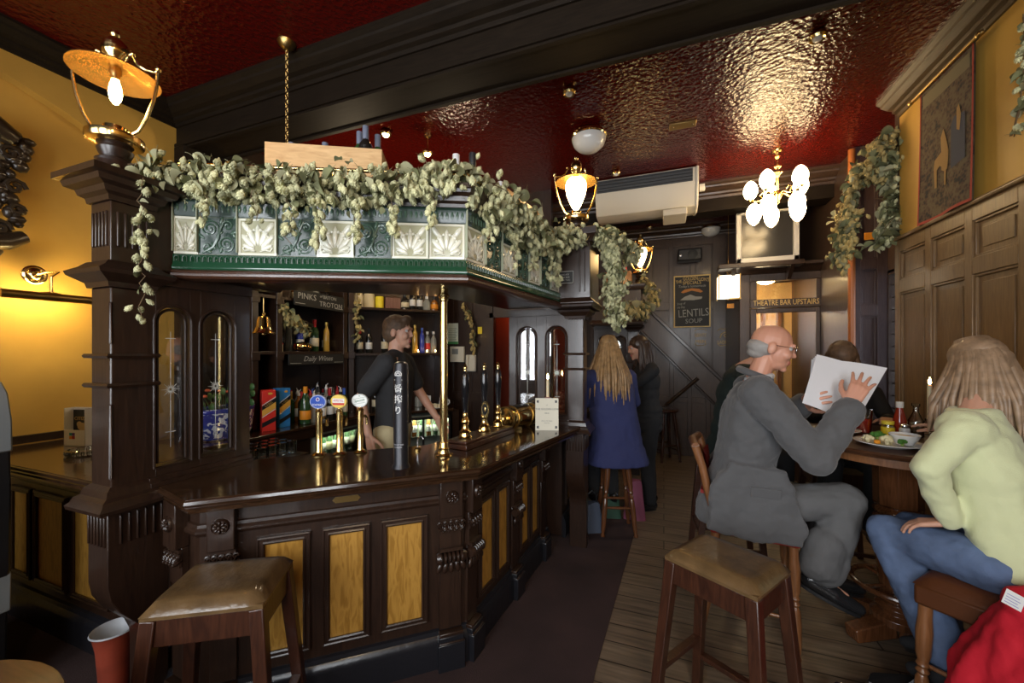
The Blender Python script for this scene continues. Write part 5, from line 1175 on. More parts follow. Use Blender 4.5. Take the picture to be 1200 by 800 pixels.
# painted signs under the board
for nm, ls, px, lab in (('GENTS', ["GENTS'", "MEN"], 821, "gilt GENTS' lettering with a curled border painted on the stair panel"), ('LADIES', ["LADIES"], 848, 'gilt LADIES lettering with a pointing hand on the stair panel')):
    p = at_y(px, 395, 6.95); o = thing('painted_sign', lab, 'sign', (p.x, 6.95, p.z)); M = frame((0, 0, 0), (1, 0, 0), (0, 0, 1), (0, -1, 0))
    lett(o, [(s, .075, 0, (.03-.1*k) if nm == 'GENTS' else -.08, 0, 0, .17) for k, s in enumerate(ls)], M, GOLD, 'gold_lettering')
    b = MB()
    for sg in (1, -1): b.tube([(-.085, sg*.1, .0), (-.05, sg*.135, .0), (0, sg*.125, 0), (.05, sg*.135, 0), (.085, sg*.1, 0)], .004, 4, M=M)
    if nm == 'LADIES': b.tube([(-.05, -.01, 0), (-.03, .05, 0), (.02, .08, 0), (.05, .06, 0), (.0, .03, 0), (.03, .0, 0)], .007, 5, M=M)
    build('gilt_scroll', b, GOLD, o)
# light box beside the lobby
p = at_d(855, 349, 5.0); o = thing('wall_light_box', 'glowing white square lantern hanging by the theatre bar door', 'lantern', (p.x, p.y, p.z))
LIT = mat('lit_lantern_panel', (1, .95, .8), .5, emit=(1, .9, .68), es=3)
build('lit_panel', MB().box((-.13, -.1, 0), (.10, .1, .27)), LIT, o); f = MB()
for x, y in ((-.13, -.1), (.1, -.1), (-.13, .1), (.1, .1)): f.box((x-.006, y-.006, -.02), (x+.006, y+.006, .285))
f.box((-.02, -.11, -.03), (.11, .11, -.015)); f.tube([(-.015, 0, .28), (-.03, 0, .33), (-.015, 0, .36), (0, 0, .33)], .006, 6, closed=True); f.tube([(-.015, 0, .36), (-.015, 0, 3.55-p.z)], .003, 5); build('brass_frame', f, BRASSD, o)
p = at_d(866, 358, 5.55); o = build('small_sign', MB().box((-.04, -.005, -.03), (.04, .005, .03)), LB3, bevel=.002); place(o, (.795, 5.735, at_y(866, 358, 5.73).z)); tag(o, 'tiny orange sign on the edge of the theatre bar door frame', 'sign')
p = at_d(1027, 276, 3.35); o = build('small_sign', MB().box((-.045, -.005, -.035), (.045, .005, .035)), LB3, bevel=.002); place(o, (1.86, 4.82, at_y(1027, 276, 4.82).z)); tag(o, 'tiny orange sign on the wall panel under the hanging hops', 'sign')
# picture light on the left wall
p = at_x(40, 322, XL+.0); o = thing('picture_light', 'brass picture light with a long tubular hood on the yellow wall', 'wall lamp', tuple(p))
build('back_plate', MB().lathe([(.06, 0), (.06, .008), (.05, .012), (.045, .02), (.03, .022), (.022, .03), (0, .032)], 24, RY(PI/2)), BRASS, o)
q = at_x(60, 348, XL+.16); d_ = q - p
build('swan_neck', MB().tube([(.02, 0, 0), (.06, .04, .02), (.11, .07, .02), (d_.x, d_.y, -.02), (d_.x, d_.y, d_.z)], .008, 8), BRASS, o)
hw = .21; build('tube_hood', MB().tube([(d_.x, d_.y-hw, d_.z), (d_.x, d_.y+hw, d_.z)], .026, 16).tube([(d_.x, d_.y-hw*.2, d_.z+.02), (d_.x, d_.y, d_.z+.028), (d_.x, d_.y+hw*.2, d_.z+.02)], .008, 6), BRASSD, o)
build('lamp_tube', MB().tube([(d_.x-.05, d_.y-hw*.9, d_.z+.003), (d_.x-.05, d_.y+hw*.9, d_.z+.003)], .012, 10), mat('lit_picture_tube', (1, .8, .4), .4, emit=(1, .74, .3), es=95), o)
# carved crest on the left wall
p = at_x(-24, 215, XL); o = thing('carved_crest', 'dark carved wooden crest hanging on the yellow wall', 'wall carving', tuple(p)); r = random.Random(4)
CREST = mat('carved_dark_wood', (.03, .02, .012), .3, coat=.3); CRL = mat('worn_cream_paint', (.3, .24, .15), .5, var=.3)
M = frame((0, 0, 0), (0, 1, 0), (0, 0, 1), (1, 0, 0)); b = MB()
b.prism([(-.3, .3), (.06, .3), (.1, .2), (.08, 0), (.02, -.15), (-.15, -.2), (-.3, -.15)], 0, .03, M); build('shield', b, CRL, o)
b = MB()
for k in range(46):
    t = k/45; y = .36 - .75*t; x = .11 + .05*math.sin(t*11) - .08*t*t; b.mb(MB().ell((x + r.gauss(0, .03), y, .035), (r.uniform(.02, .045), r.uniform(.02, .045), .03), seg=8, rings=6), M)
for (cx, cy, r0) in ((.12, .02, .05), (.1, .22, .045), (.02, .12, .05), (.13, -.12, .035), (.06, -.25, .05)):
    b.tube([(cx + r0*(1-t/14)*math.cos(t*.75), cy + r0*(1-t/14)*math.sin(t*.75), .055) for t in range(12)], .014, 6, M=M)
b.tube([(-.2, -.38, .04), (-.05, -.36, .06), (.08, -.33, .06), (.16, -.28, .04)], [.05, .055, .05, .04], 10, M=M); b.tube([(-.1, .4, .05), (.02, .36, .06), (.12, .31, .05)], [.06, .07, .05], 10, M=M)
build('carved_scrolls', b, CREST, o)
# tapestry on the right wall ------------------------------------------------
def tap_mat():
    m, nt, b = nodes('woven_tapestry'); L = nt.links
    tc = nt.nodes.new('ShaderNodeTexCoord'); v = nt.nodes.new('ShaderNodeTexVoronoi'); v.inputs['Scale'].default_value = 48; n = nt.nodes.new('ShaderNodeTexNoise'); n.inputs['Scale'].default_value = 14; n.inputs['Detail'].default_value = 6
    r = nt.nodes.new('ShaderNodeValToRGB'); e = r.color_ramp.elements; e[0].position = .35; e[0].color = (.008, .008, .011, 1); e[1].position = .75; e[1].color = (.10, .075, .038, 1); k = e.new(.52); k.color = (.022, .02, .014, 1); k = e.new(.62); k.color = (.07, .035, .02, 1)
    L.new(tc.outputs['Object'], v.inputs['Vector']); L.new(tc.outputs['Object'], n.inputs['Vector']); a = nt.nodes.new('ShaderNodeMath'); a.operation = 'MULTIPLY_ADD'; a.inputs[1].default_value = .35; L.new(v.outputs['Distance'], a.inputs[0]); L.new(n.outputs['Fac'], a.inputs[2]); L.new(a.outputs[0], r.inputs['Fac']); L.new(r.outputs['Color'], b.inputs['Base Color']); b.inputs['Roughness'].default_value = .9
    return m
Xt = 1.705; a0, a1, a2, a3 = at_x(1142, 38, Xt), at_x(1079, 118, Xt), at_x(1079, 264, Xt), at_x(1141, 236, Xt)
yA, yB = a0.y, a1.y; zT = (a0.z+a1.z)/2; zB = (a2.z+a3.z)/2
o = thing('tapestry', 'red edged woven tapestry with a beast on the upper right wall', 'tapestry', (Xt, (yA+yB)/2, zB)); wv = lambda u, v: .012*math.sin(u*7)*(1-v) + .01*(1-v)**2
H_, W_ = zT-zB, yB-yA
def surf(u0, u1, v0, v1, off, nu=14, nv=20):
    return lambda u, v: (-off - wv(u0+(u1-u0)*u, v0+(v1-v0)*v), -W_/2 + W_*(u0+(u1-u0)*u), H_*(v0+(v1-v0)*v))
build('woven_panel', MB().grid(surf(0, 1, 0, 1, 0), 14, 20).grid(surf(0, 1, 0, 1, -.006), 14, 20), tap_mat(), o)
e = MB()
for u0, u1, v0, v1 in ((0, .025, 0, 1), (.975, 1, 0, 1), (0, 1, 0, .02), (0, 1, .985, 1)): e.grid(surf(u0, u1, v0, v1, .003), 14, 14)
build('red_border', e, mat('red_braid', (.3, .035, .02), .8), o)
build('top_band', MB().grid(surf(.06, .94, .86, .955, .003), 12, 4), mat('faded_tapestry_band', (.16, .13, .07), .9), o)
b = MB(); F = lambda u, v: Vector(surf(0, 1, 0, 1, .004)(u, v))
def blob(pts): b.add([F(*p) for p in pts], [tuple(range(len(pts)))])
blob([(.5, .30), (.56, .32), (.56, .42), (.58, .55), (.52, .60), (.46, .52), (.40, .42), (.42, .3)][::-1]); blob([(.42, .30), (.46, .31), (.6, .36), (.66, .34), (.66, .22), (.70, .22), (.72, .36), (.7, .42), (.55, .45)]); blob([(.2, .5), (.25, .52), (.26, .66), (.22, .68), (.18, .6)]); blob([(.45, .2), (.49, .2), (.5, .34), (.45, .34)])
build('woven_beast', b, mat('tan_weave', (.3, .18, .06), .9), o)
b = MB(); blob([(.1, .3), (.34, .28), (.36, .58), (.3, .62), (.12, .6)]); build('woven_ground', b, mat('blue_grey_weave', (.05, .055, .075), .9), o)
rd = MB(); rd.tube([(-.02, -W_/2-.06, H_*.985), (-.02, W_/2+.06, H_*.985)], .009, 8)
for s in (-1, 1): rd.ell((-.02, s*(W_/2+.075), H_*.985), (.018, .028, .018), seg=10, rings=6)
build('hanging_rod', rd, BRASSD, o)
# wine crates on the canopy --------------------------------------------------
def crate(label, loc, rz, w, d, h, m, bots, lbl, group):
    o = thing('wine_crate', label, 'crate', loc, rz); t = .012
    for nm, lo, hi in (('crate_side', (-w/2, -d/2, 0), (w/2, -d/2+t, h)), ('crate_side', (-w/2, d/2-t, 0), (w/2, d/2, h)), ('crate_end', (-w/2, -d/2+t, 0), (-w/2+t, d/2-t, h)), ('crate_end', (w/2-t, -d/2+t, 0), (w/2, d/2-t, h)), ('crate_base', (-w/2+t, -d/2+t, 0), (w/2-t, d/2-t, t))): build(nm, MB().box(lo, hi), m, o, bevel=.002)
    Mw = T(*loc) @ RZ(rz)
    for k, (x, y, it, tilt, dz) in enumerate(bots):
        pr, new = bottle(*it); q = pr if new else dup(pr, (0, 0, 0))
        p = Mw @ Vector((x, y, t+.002+dz)); q.location = p; q.rotation_euler = (0, tilt, rz); q['kind'] = 'thing'
        tag(q, f"{lbl}, {ORD[k]} from its left end", 'bottle', group)
    return o
wineG, wineD = ('wine', GG, LB1, CB), ('wine', GD, LB1, CBL)
CG2 = mat('grey_blue_capsule', (.12, .14, .2), .45)
pc = at_plane(388, 192, (-1.95, 1.5), (-1.15, 1.95))
crate('pale pine wine crate standing on the canopy roof', (pc.x, pc.y, 2.391), .5, .57, .22, .265, WPINE, [(-.2, 0, ('wine', GG, LB1, CG2), 0, 0), (-.11, .03, ('wine', GD, LB1, CG2), 0, 0), (-.03, .0, ('wine', GG, LB1, CG2), 0, 0.012), (.05, .03, ('wine', GD, LB1, CG2), 0, .0), (.14, .03, ('wine', GG, LB1, CG2), 0, .10), (.19, -.05, ('wine', GD, LB1, CG2), 0, .09), (.235, .04, ('wine', GG, LB1, CG2), 0, .095)], 'wine bottle standing in the pine crate on the canopy', 'bottles in the pine crate')
crate('orange wooden wine crate half hidden in hops on the canopy', (-.98, 2.55, 2.391), 1.45, .5, .22, .22, wood('orange_crate_wood', (.34, .13, .03), (.5, .22, .06), rough=.5), [(-.15, 0, ('wine', GG, LB1, CW), 0, .0), (-.02, .02, ('wine', GD, LB1, CW), 0, .0), (.1, .0, ('wine', GG, LB1, CB), 0, .0), (.19, .02, ('wine', GD, LB1, CB), 0, 0)], 'wine bottle in the orange crate among the hops', 'bottles in the orange crate')
crate('small orange crate on the furthest pillar below its lamp', (-.55, 5.22, 2.4315), 0, .34, .2, .17, bpy.data.materials['orange_crate_wood'], [(-.11, 0, ('beer', GD, LB1, CR), 0, 0), (-.04, 0, ('beer', GA, LB1, CB), 0, 0), (.03, .02, ('beer', GD, LB1, CB), 0, 0), (.1, 0, ('beer', GD, LB2, CR), 0, 0)], 'small bottle in the crate on the furthest pillar', 'bottles in the furthest crate')
p = at_d(530, 205, 2.45)
for k, (x, y) in enumerate(((-1.17, 2.12), (-1.07, 2.14))):
    pr, new = bottle('wine', GD, LB1, CB if k else CW); q = pr if new else dup(pr, (0, 0, 0)); place(q, (x, y, 2.391)); q.scale = (1.3, 1.3, 1.3); tag(q, ['white topped bottle standing among the canopy hops', 'black topped bottle standing among the canopy hops'][k], 'bottle')
# ================================================================== beer taps and things on the counter
def ctop(px, py): return at_z(px, py, 1.0205)
def badge(parent, M, rx, ry, cols, texts, name='tap_badge'):
    m = MB(); m.mi = 0
    def disc(a, b, z0, z1, mi): m.mi = mi; m.lathe([(1, z0), (1, z1), (0, z1)], 28, M @ SC(a, b, 1))
    disc(rx, ry, -.012, .0, 0); disc(rx*.9, ry*.88, 0, .0008, 1)
    for s, size, x, y, rot, mi, it in texts:
        t = text_mb(s, size, .0006, italic=it); m.mb(MB().add(t.v, t.f, None, [mi]*len(t.f)), M @ T(x, y, .0014) @ RZ(rot))
    return m
TB = [('left', 374, 533, 'blue', [mat('tap_blue_rim', (.35, .4, .6), .3), mat('tap_blue', (.02, .07, .38), .3), LB2, LB4], [('O', .032, 0, .012, 0, 2, 0), ('F', .02, 0, .013, 0, 3, 0), ("FOSTER'S", .0165, 0, -.018, 0, 2, 0)]),
      ('middle', 398, 532, 'yellow', [mat('tap_gold_rim', (.6, .42, .06), .3), mat('tap_yellow', (.72, .5, .08), .35), mat('tap_red', (.5, .02, .02), .4), LB2], [('AMSTEL', .018, 0, .004, 0, 2, 0)]),
      ('right', 422.5, 530, 'white', [mat('tap_silver_rim', (.5, .52, .5), .3), mat('tap_white', (.72, .73, .7), .35), mat('tap_green', (.04, .16, .06), .4), LB2], [('Symonds', .0175, 0, .0, .22, 2, .3), ('+', .02, 0, .025, 0, 2, 0)])]
for nm, px, py, colr, ms, tx in TB:
    p = ctop(px, py); o = thing('beer_tap', f"brass beer tap with an oval {colr} badge, {nm} one of the row of three", 'beer tap', tuple(p), ALPHA-.15, 'brass beer taps')
    build('tap_column', MB().lathe([(.036, 0), (.038, .006), (.03, .012), (.02, .018), (.0175, .025), (.0175, .235), (.02, .245), (.012, .255), (.01, .275)], 22), BRASS, o)
    M = frame((0, -.012, .30), (1, 0, 0), (0, 0, 1), (0, -1, 0)); m = badge(o, M, .049, .038, ms, tx)
    if nm == 'middle': m.mi = 3; m.prism([(-.036, -.008), (.036, -.008), (.036, .016), (-.036, .016)], .0008, .0012, M); m.mi = 2; m.prism([(-.034, -.021), (.034, -.021), (.037, -.009), (-.037, -.009)], .0008, .0012, M)
    if nm == 'right':
        m.mi = 2
        for dy in (-.016, .014): m.prism([(-.036, dy-.008), (.036, dy+.007), (.036, dy+.0085), (-.036, dy-.0065)], .0008, .0012, M)
    build('badge', m, ms, o)
    build('tap_spout', MB().tube([(0, .012, .2), (0, .05, .205), (0, .07, .19), (0, .072, .15)], .008, 8), BRASS, o)
p = ctop(465.5, 549); o = thing('beer_font', 'tall black cylindrical beer font with white Japanese lettering', 'beer font', (p.x, p.y+.03, 1.0205), ALPHA-.13)
build('font_column', MB().lathe([(.046, 0), (.043, .01), (.037, .02), (.0365, .505), (.033, .522), (.02, .53), (0, .532)], 32), mat('black_font_metal', (.018, .018, .022), .3, .4), o)
def wrap_text(s, size, R, z, m, adv=0, squash=1):
    t = text_mb(s, size, .0, squash=squash)
    m.add([((R+.0008)*math.sin(x/R), -(R+.0008)*math.cos(x/R), y+z) for x, y, _ in t.v], t.f)
m = MB()
for k, chx in enumerate('一番搾り'): wrap_text(chx, .044, .0367, [.436, .396, .342, .288][k], m)
m.tube([(.0375*math.sin(a), -.0378*math.cos(a), .462) for a in (-.5, -.25, 0, .25, .5)], .0025, 4)
for r0 in (.009, .017): m.tube([(r0*math.cos(t)*.98, -math.sqrt(.0376**2-(r0*math.cos(t))**2), .466 + r0*math.sin(t)) for t in [PI*k/8 for k in range(9)]], .0022, 4)
build('white_lettering', m, LB2, o); m = MB(); wrap_text('DRAUGHT BEER', .008, .0367, .12, m); wrap_text('ICHIBAN', .01, .0367, .107, m); build('small_lettering', m, mat('grey_print', (.4, .4, .42), .5), o)
# hand pumps on their red-brown plinth
c0 = ctop(541, 521); hp = thing('pump_plinth', 'glossy red-brown wooden plinth under the three black hand pumps', 'plinth', (c0.x+.06, c0.y+.18, 1.0205), .36)
hx = PI/2 - .20
hp.rotation_euler = (0, 0, 0); W[hp] = T(*hp.location)
HPX, HPY = hp.location.x, hp.location.y
dirp = Vector((.13, 1, 0)).normalized(); nrm = Vector((dirp.y, -dirp.x, 0))
Fp = frame((0, 0, 0), dirp, -nrm, (0, 0, 1))
build('base_board', MB().box((-.3, -.08, 0), (.3, .08, .03), Fp), WRED, hp, bevel=.004); build('top_board', MB().box((-.29, -.07, .03), (.29, .07, .05), Fp), WRED, hp, bevel=.006)
for k, s in enumerate((-.2, 0.02, .2)):
    q = Fp @ Vector((s, 0, .051)); o = thing('hand_pump', ['nearest', 'middle', 'furthest'][k] + ' black handled beer pump on the red-brown plinth', 'beer pump', (HPX+q.x, HPY+q.y, 1.0205+.0505), 0, 'black handled beer pumps')
    build('pump_base', MB().lathe([(.042, 0), (.044, .008), (.036, .014), (.034, .03), (.038, .036), (.03, .044), (.02, .06), (.018, .085), (.026, .10), (.022, .115), (.014, .13), (.017, .145), (.012, .155)], 20), BRASS, o)
    build('pump_handle', MB().lathe([(.012, .155), (.017, .16), (.016, .18), (.019, .22), (.024, .30), (.0255, .345), (.021, .39), (.014, .405), (.012, .41)], 18), BLACKG, o)
    build('brass_knob', MB().lathe([(.012, .41), (.01, .418), (.014, .428), (.011, .44), (.006, .446), (.008, .452), (0, .458)], 14), BRASS, o)
    if k == 1:
        b = MB(); M = frame((.03, -.05, .155), nrm, (0, 0, 1), -dirp); b.mi = 0; b.lathe([(.028, -.004), (.028, .004), (0, .004)], 24, M @ SC(1, 1.9, 1)); b.mi = 1; b.lathe([(.02, .004), (.02, .005), (0, .005)], 20, M @ SC(1, 1.8, 1)); b.mi = 0; b.ell((0, 0, .005), (.009, .018, .003), M, 10, 6)
        build('pump_clip', b, [BRASS, BLACK], o)
# brass cask font
q = ctop(612, 502); o = thing('brass_cask', 'shiny brass barrel shaped dispenser lying on the counter', 'cask', (q.x-.05, q.y+.05, 1.0205)); ax = Vector((.35, 1, 0)).normalized(); Mb = align((0, 0, .085), ax)
build('cask_body', MB().lathe([(0, -.16), (.07, -.16), (.078, -.158), (.081, -.15), (.083, -.1), (.086, 0), (.083, .1), (.08, .155), (.072, .16), (0, .16)], 32, Mb), BRASS, o)
for zz in (-.152, -.085, .085, .152): build('hoop', MB().lathe([(.082, -.006), (.0885, -.005), (.0885, .005), (.082, .006)], 32, Mb @ T(0, 0, zz)), BRASSD, o)
m = MB(); m.lathe([(.0868, -.075), (.0878, -.073), (.0878, .073), (.0868, .075)], 24, Mb, .2, 1.9+.2); build('dark_label', m, BLACK, o)
build('tap', MB().tube([(0, 0, -.16), (0, 0, -.2), (.02, 0, -.215), (.03, 0, -.2)], .012, 8, M=Mb).lathe([(.03, -.17), (.03, -.16), (.02, -.155)], 14, Mb).ell((-.02, 0, -.2), (.016, .03, .012), Mb, 10, 6), BRASS, o)
build('cradle', MB().box((-.06, -.1, 0), (.06, -.08, .02)).box((-.06, .08, 0), (.06, .1, .02)), BRASSD, o)
build('supply_pipe', MB().tube([(-.1, -.05, .0), (-.1, -.05, .1), (-.08, 0, .13), (-.03, .05, .12)], .006, 6), STEEL, o)
# curved brass swan tap behind the cask
q = ctop(628, 494); o = thing('swan_neck_tap', 'curved chrome swan neck tap behind the brass barrel', 'tap', (q.x-.06, q.y+.2, 1.0205)); build('neck', MB().tube([(0, 0, 0), (0, 0, .16)] + [(-.05+.05*math.cos(t), 0, .16+.05*math.sin(t)) for t in [PI*k/8 for k in range(1, 9)]] + [(-.1, 0, .13)], .008, 8), STEEL, o); build('foot', MB().lathe([(.025, 0), (.025, .006), (.012, .015)], 14), BRASS, o)
q = ctop(488, 530); o = thing('swan_neck_tap', 'small chrome tap on a brass foot at the counter back beside the black font', 'tap', (q.x-.02, q.y+.04, 1.0205)); build('neck', MB().tube([(0, 0, 0), (0, 0, .06), (.01, 0, .08), (.03, 0, .085), (.04, 0, .07)], .004, 6), STEEL, o); build('foot', MB().lathe([(.02, 0), (.02, .01), (.008, .02)], 12), BRASSD, o)
# menu card, candle
q = at_d(641, 500, 2.93); o = thing('menu_card', 'white folded menu card standing upright at the end of the counter', 'menu card', (q.x, q.y, 1.0205), .32)
build('front_leaf', MB().add([(-.085, 0, 0), (.085, 0, 0), (.085, .02, .235), (-.085, .02, .235), (-.085, .0015, 0), (.085, .0015, 0), (.085, .0215, .235), (-.085, .0215, .235)], [(0, 1, 2, 3), (4, 7, 6, 5), (0, 4, 5, 1), (2, 6, 7, 3), (1, 5, 6, 2), (0, 3, 7, 4)]), mat('menu_paper', (.72, .68, .55), .6), o)
build('rear_leaf', MB().add([(-.085, .06, 0), (.085, .06, 0), (.085, .022, .235), (-.085, .022, .235), (-.085, .0615, 0), (.085, .0615, 0), (.085, .0235, .235), (-.085, .0235, .235)], [(0, 1, 2, 3), (4, 7, 6, 5), (0, 4, 5, 1), (2, 6, 7, 3), (1, 5, 6, 2), (0, 3, 7, 4)]), mat('menu_paper_rear', (.72, .68, .55), .6), o)
M = frame((0, -.001, 0), (1, 0, 0), Vector((0, .02, .235)).normalized(), Vector((0, -.235, .02)).normalized()); m = MB()
for s, sz, y in (('of', .012, .185), ('THE GOLDEN LION', .019, .155), ('MENU', .012, .125), ('please order and pay', .0095, .07), ('at the bar', .0095, .055)): m.mb(text_mb(s, sz, .0004), M @ T(0, y, .0004))
for sx in (-1, 1):
    for y0 in (.015, .22): m.prism([(sx*.075, y0), (sx*.055, y0), (sx*.075, y0+(.018 if y0 < .1 else -.018))], 0, .0006, M); m.ell((sx*.066, y0+(.012 if y0 < .1 else -.012), 0), (.007, .007, .001), M, 8, 4)
build('printed_lettering', m, mat('grey_ink', (.08, .085, .09), .6), o)
FLAME = mat('candle_flame', (1, .7, .3), .5, emit=(1, .6, .2), es=90); WAX = mat('ivory_wax', (.75, .64, .42), .5, sub=.3)
def candle(label, loc, hold, h=.15, z=0):
    o = thing('candle', label, 'candle', loc); hz = hold
    build('candle_stick', MB().lathe([(.0125, hz-.02), (.012, hz), (.0105, hz+h), (.008, hz+h+.004), (0, hz+h+.003)], 14), WAX, o); build('wick', MB().cyl((0, 0, hz+h), (0, 0, hz+h+.012), .0012, seg=6), BLACK, o)
    build('flame', MB().lathe([(0, hz+h+.006), (.006, hz+h+.014), (.0075, hz+h+.024), (.004, hz+h+.04), (0, hz+h+.052)], 12), FLAME, o); return o
q = at_d(641, 455, 2.98); o = candle('lit candle stuck in a wax-covered bottle behind the menu card', (q.x, q.y+.02, 1.0205), .235, .13); build('holder_bottle', MB().lathe([(.04, 0), (.043, .01), (.042, .11), (.03, .15), (.018, .18), (.017, .22), (.026, .235), (.012, .24)], 18), mat('waxed_pink_glass', (.4, .2, .18), .4), o)
# pot of small things in the far screen window
q = at_y(657, 478, 3.25); o = thing('dried_flower_pot', 'pot of small dried flower heads seen through the far arched pane', 'flower pot', (-.80, 3.35, 1.0205)); build('pot', MB().lathe([(.05, 0), (.06, .06), (.065, .07), (.055, .07), (0, .065)], 16), WMID, o); m = MB(); r = random.Random(2)
for k in range(60): a = r.uniform(0, 6.28); rr = .065*math.sqrt(r.random()); m.ell((rr*math.cos(a), rr*math.sin(a), .07+r.uniform(0, .16)), r.uniform(.008, .013), seg=6, rings=4)
build('flower_heads', m, mat('russet_flower', (.3, .1, .04), .7, var=.5), o)['kind'] = 'stuff'
# rack of leaflets and ashtray on the return counter
q = at_z(96, 522, 1.016); o = thing('leaflet_box', 'white cardboard leaflet holder on the return counter by the pillar', 'leaflet holder', (q.x-.05, q.y+.02, 1.0155), .25)
build('card_holder', MB().box((-.06, 0, 0), (.09, .004, .235)).box((-.06, -.05, 0), (-.056, .0, .235)).box((.086, -.05, 0), (.09, 0, .235)).box((-.06, -.05, 0), (.09, -.046, .10)).box((-.06, -.05, 0), (.09, 0, .004)), WHITE, o)
lf = build('leaflet', MB().box((-.045, -.012, .005), (.08, -.004, .22)), BLACK, o); m = MB(); M = frame((.018, -.0125, .165), (1, 0, 0), (0, 0, 1), (0, -1, 0)); m.mb(text_mb('CITIZEN', .03, .0005), M); build('gold_lettering', m, GOLD, lf); b = MB(); b.mi = 0; b.ell((.02, -.013, .115), (.035, .002, .025), seg=14, rings=8).ell((.0, -.0135, .13), (.02, .002, .018), seg=12, rings=6); build('printed_picture', b, mat('pale_print', (.55, .4, .2), .6), lf)
b = MB()
for k, (x, z) in enumerate(((-.02, .045), (.0, .045), (-.02, .065), (.0, .065))): b.mi = k; b.box((x, -.0515, z), (x+.018, -.05, z+.018))
build('colour_squares', b, [LB3, LB4, mat('teal_print', (.02, .3, .25), .5), mat('violet_print', (.12, .04, .25), .5)], o)
q = at_z(100, 532, 1.016); o = thing('glass_ashtray', 'thick clear glass ashtray on the return counter', 'ashtray', (q.x, q.y, 1.0155)); m = MB(); m.lathe([(.06, 0), (.075, .004), (.08, .03), (.072, .034), (.062, .012), (0, .01)], 24); 
for k in range(12): a = PI/6*k; m.ell((.077*math.cos(a), .077*math.sin(a), .017), (.008, .008, .014), seg=6, rings=5)
build('bowl', m, TUMBLER, o)
# vending machine at the left edge
MG = mat('grey_machine_plastic', (.2, .22, .23), .4)
o = thing('vending_machine', 'grey and black vending machine at the left edge of the room', 'vending machine', (-3.16, .72, 0))
pr = [(-.35, .02), (.27, .02), (.31, .10), (.325, .55), (.35, .6), (.355, .95), (.34, 1.28), (.30, 1.40), (.24, 1.45), (-.35, 1.47)]
build('cabinet', MB().prism(pr, -.17, .17, frame((0, 0, 0), (1, 0, 0), (0, 0, 1), (0, 1, 0))), BLACK, o, bevel=.01)
build('grey_head', MB().prism([(-.355, 1.14), (.352, 1.14), (.347, 1.285), (.305, 1.41), (.245, 1.46), (-.355, 1.48)], -.175, .175, frame((0, 0, 0), (1, 0, 0), (0, 0, 1), (0, 1, 0))), MG, o, bevel=.008); build('grey_foot_panel', MB().prism([(.20, .4), (.33, .4), (.335, .58), (.20, .62)], -.176, .176, frame((0, 0, 0), (1, 0, 0), (0, 0, 1), (0, 1, 0))), MG, o, bevel=.006)
lb_ = build('white_label', MB().box((.352, -.15, 1.20), (.3545, .02, 1.27)).box((.2, -.178, 1.20), (.345, -.176, 1.27)), LB2, o); m = MB()
for k in range(4): m.box((.215, -.1795, 1.21+.014*k), (.33-.02*(k % 2), -.178, 1.216+.014*k))
build('printed_line', m, BLACK, lb_)
# red umbrella pot tucked under the pillar
o = thing('umbrella_pot', 'tall red tapered pot with a grey inside by the foot of the pillar', 'umbrella stand', (-2.35, 1.05, 0), 0)
build('pot_body', MB().lathe([(.045, 0), (.05, .02), (.054, .14), (.062, .26), (.074, .32), (.08, .33)], 28, caps=(1, 0)), mat('terracotta_red', (.3, .05, .025), .5, var=.3), o); build('grey_liner', MB().lathe([(.08, .33), (.083, .333), (.08, .339), (.073, .33), (.054, .25), (.042, .16), (0, .155)], 28, caps=(0, 0)), mat('pale_grey_metal', (.4, .42, .45), .45, var=.25), o)
# round table in the near left corner
o = thing('round_table', 'edge of a round brown wooden table in the near left corner', 'table', (-1.60, .2, 0)); build('tabletop', MB().lathe([(0, .695), (.36, .695), (.38, .70), (.385, .71), (.38, .72), (0, .72)], 48), WTABT, o); build('pedestal', MB().lathe([(.2, 0), (.2, .02), (.06, .06), (.04, .1), (.05, .3), (.035, .5), (.05, .66), (.12, .695)], 20), WRED, o)
# ================================================================== stools and chairs
def leg_sq(a, b, w0, w1): return MB().bar(a, b, w0, w0, (1, 0, 0), w1, w1)
def bar_stool(label, loc, rz):
    o = thing('bar_stool', label, 'stool', loc, rz, None); W2, D2 = .175, .14
    s = MB(); n = 11
    def top(u, v):
        x, y = (u-.5)*2, (v-.5)*2; e = (1-abs(x)**7)*(1-abs(y)**7); return (x*(W2+.008), y*(D2+.008), .735+.04*max(0, e)**.35 - .004*(1-x*x)*(1-y*y))
    s.grid(top, 15, 15); s.box((-W2-.006, -D2-.006, .722), (W2+.006, D2+.006, .738)); build('seat', s, LEATHER, o, sharp=70)
    f = MB(); t = .022
    for lo, hi in (((-W2+.01, -D2, .63), (W2-.01, -D2+t, .722)), ((-W2+.01, D2-t, .63), (W2-.01, D2, .722)), ((-W2, -D2+.01, .63), (-W2+t, D2-.01, .722)), ((W2-t, -D2+.01, .63), (W2, D2-.01, .722))): f.box(lo, hi)
    build('seat_rail', f, WRED, o, bevel=.004)
    P = {}
    for sx in (-1, 1):
        for sy in (-1, 1):
            a = (sx*(W2-.016), sy*(D2-.016), .72); b = (sx*(W2+.045), sy*(D2+.04), 0); P[sx, sy] = (Vector(a), Vector(b)); build('leg', leg_sq(a, b, .046, .038), WRED, o, bevel=.004)
    at = lambda k, z: P[k][0].lerp(P[k][1], (.72-z)/.72)
    for k1, k2, z in (((-1, -1), (1, -1), .17), ((-1, 1), (1, 1), .17), ((-1, -1), (-1, 1), .26), ((1, -1), (1, 1), .26)): build('stretcher', MB().bar(at(k1, z), at(k2, z), .022, .04, (0, 0, 1)) if False else MB().bar(at(k1, z), at(k2, z), .036, .022, (0, 0, 1)), WRED, o, bevel=.003)
    return o
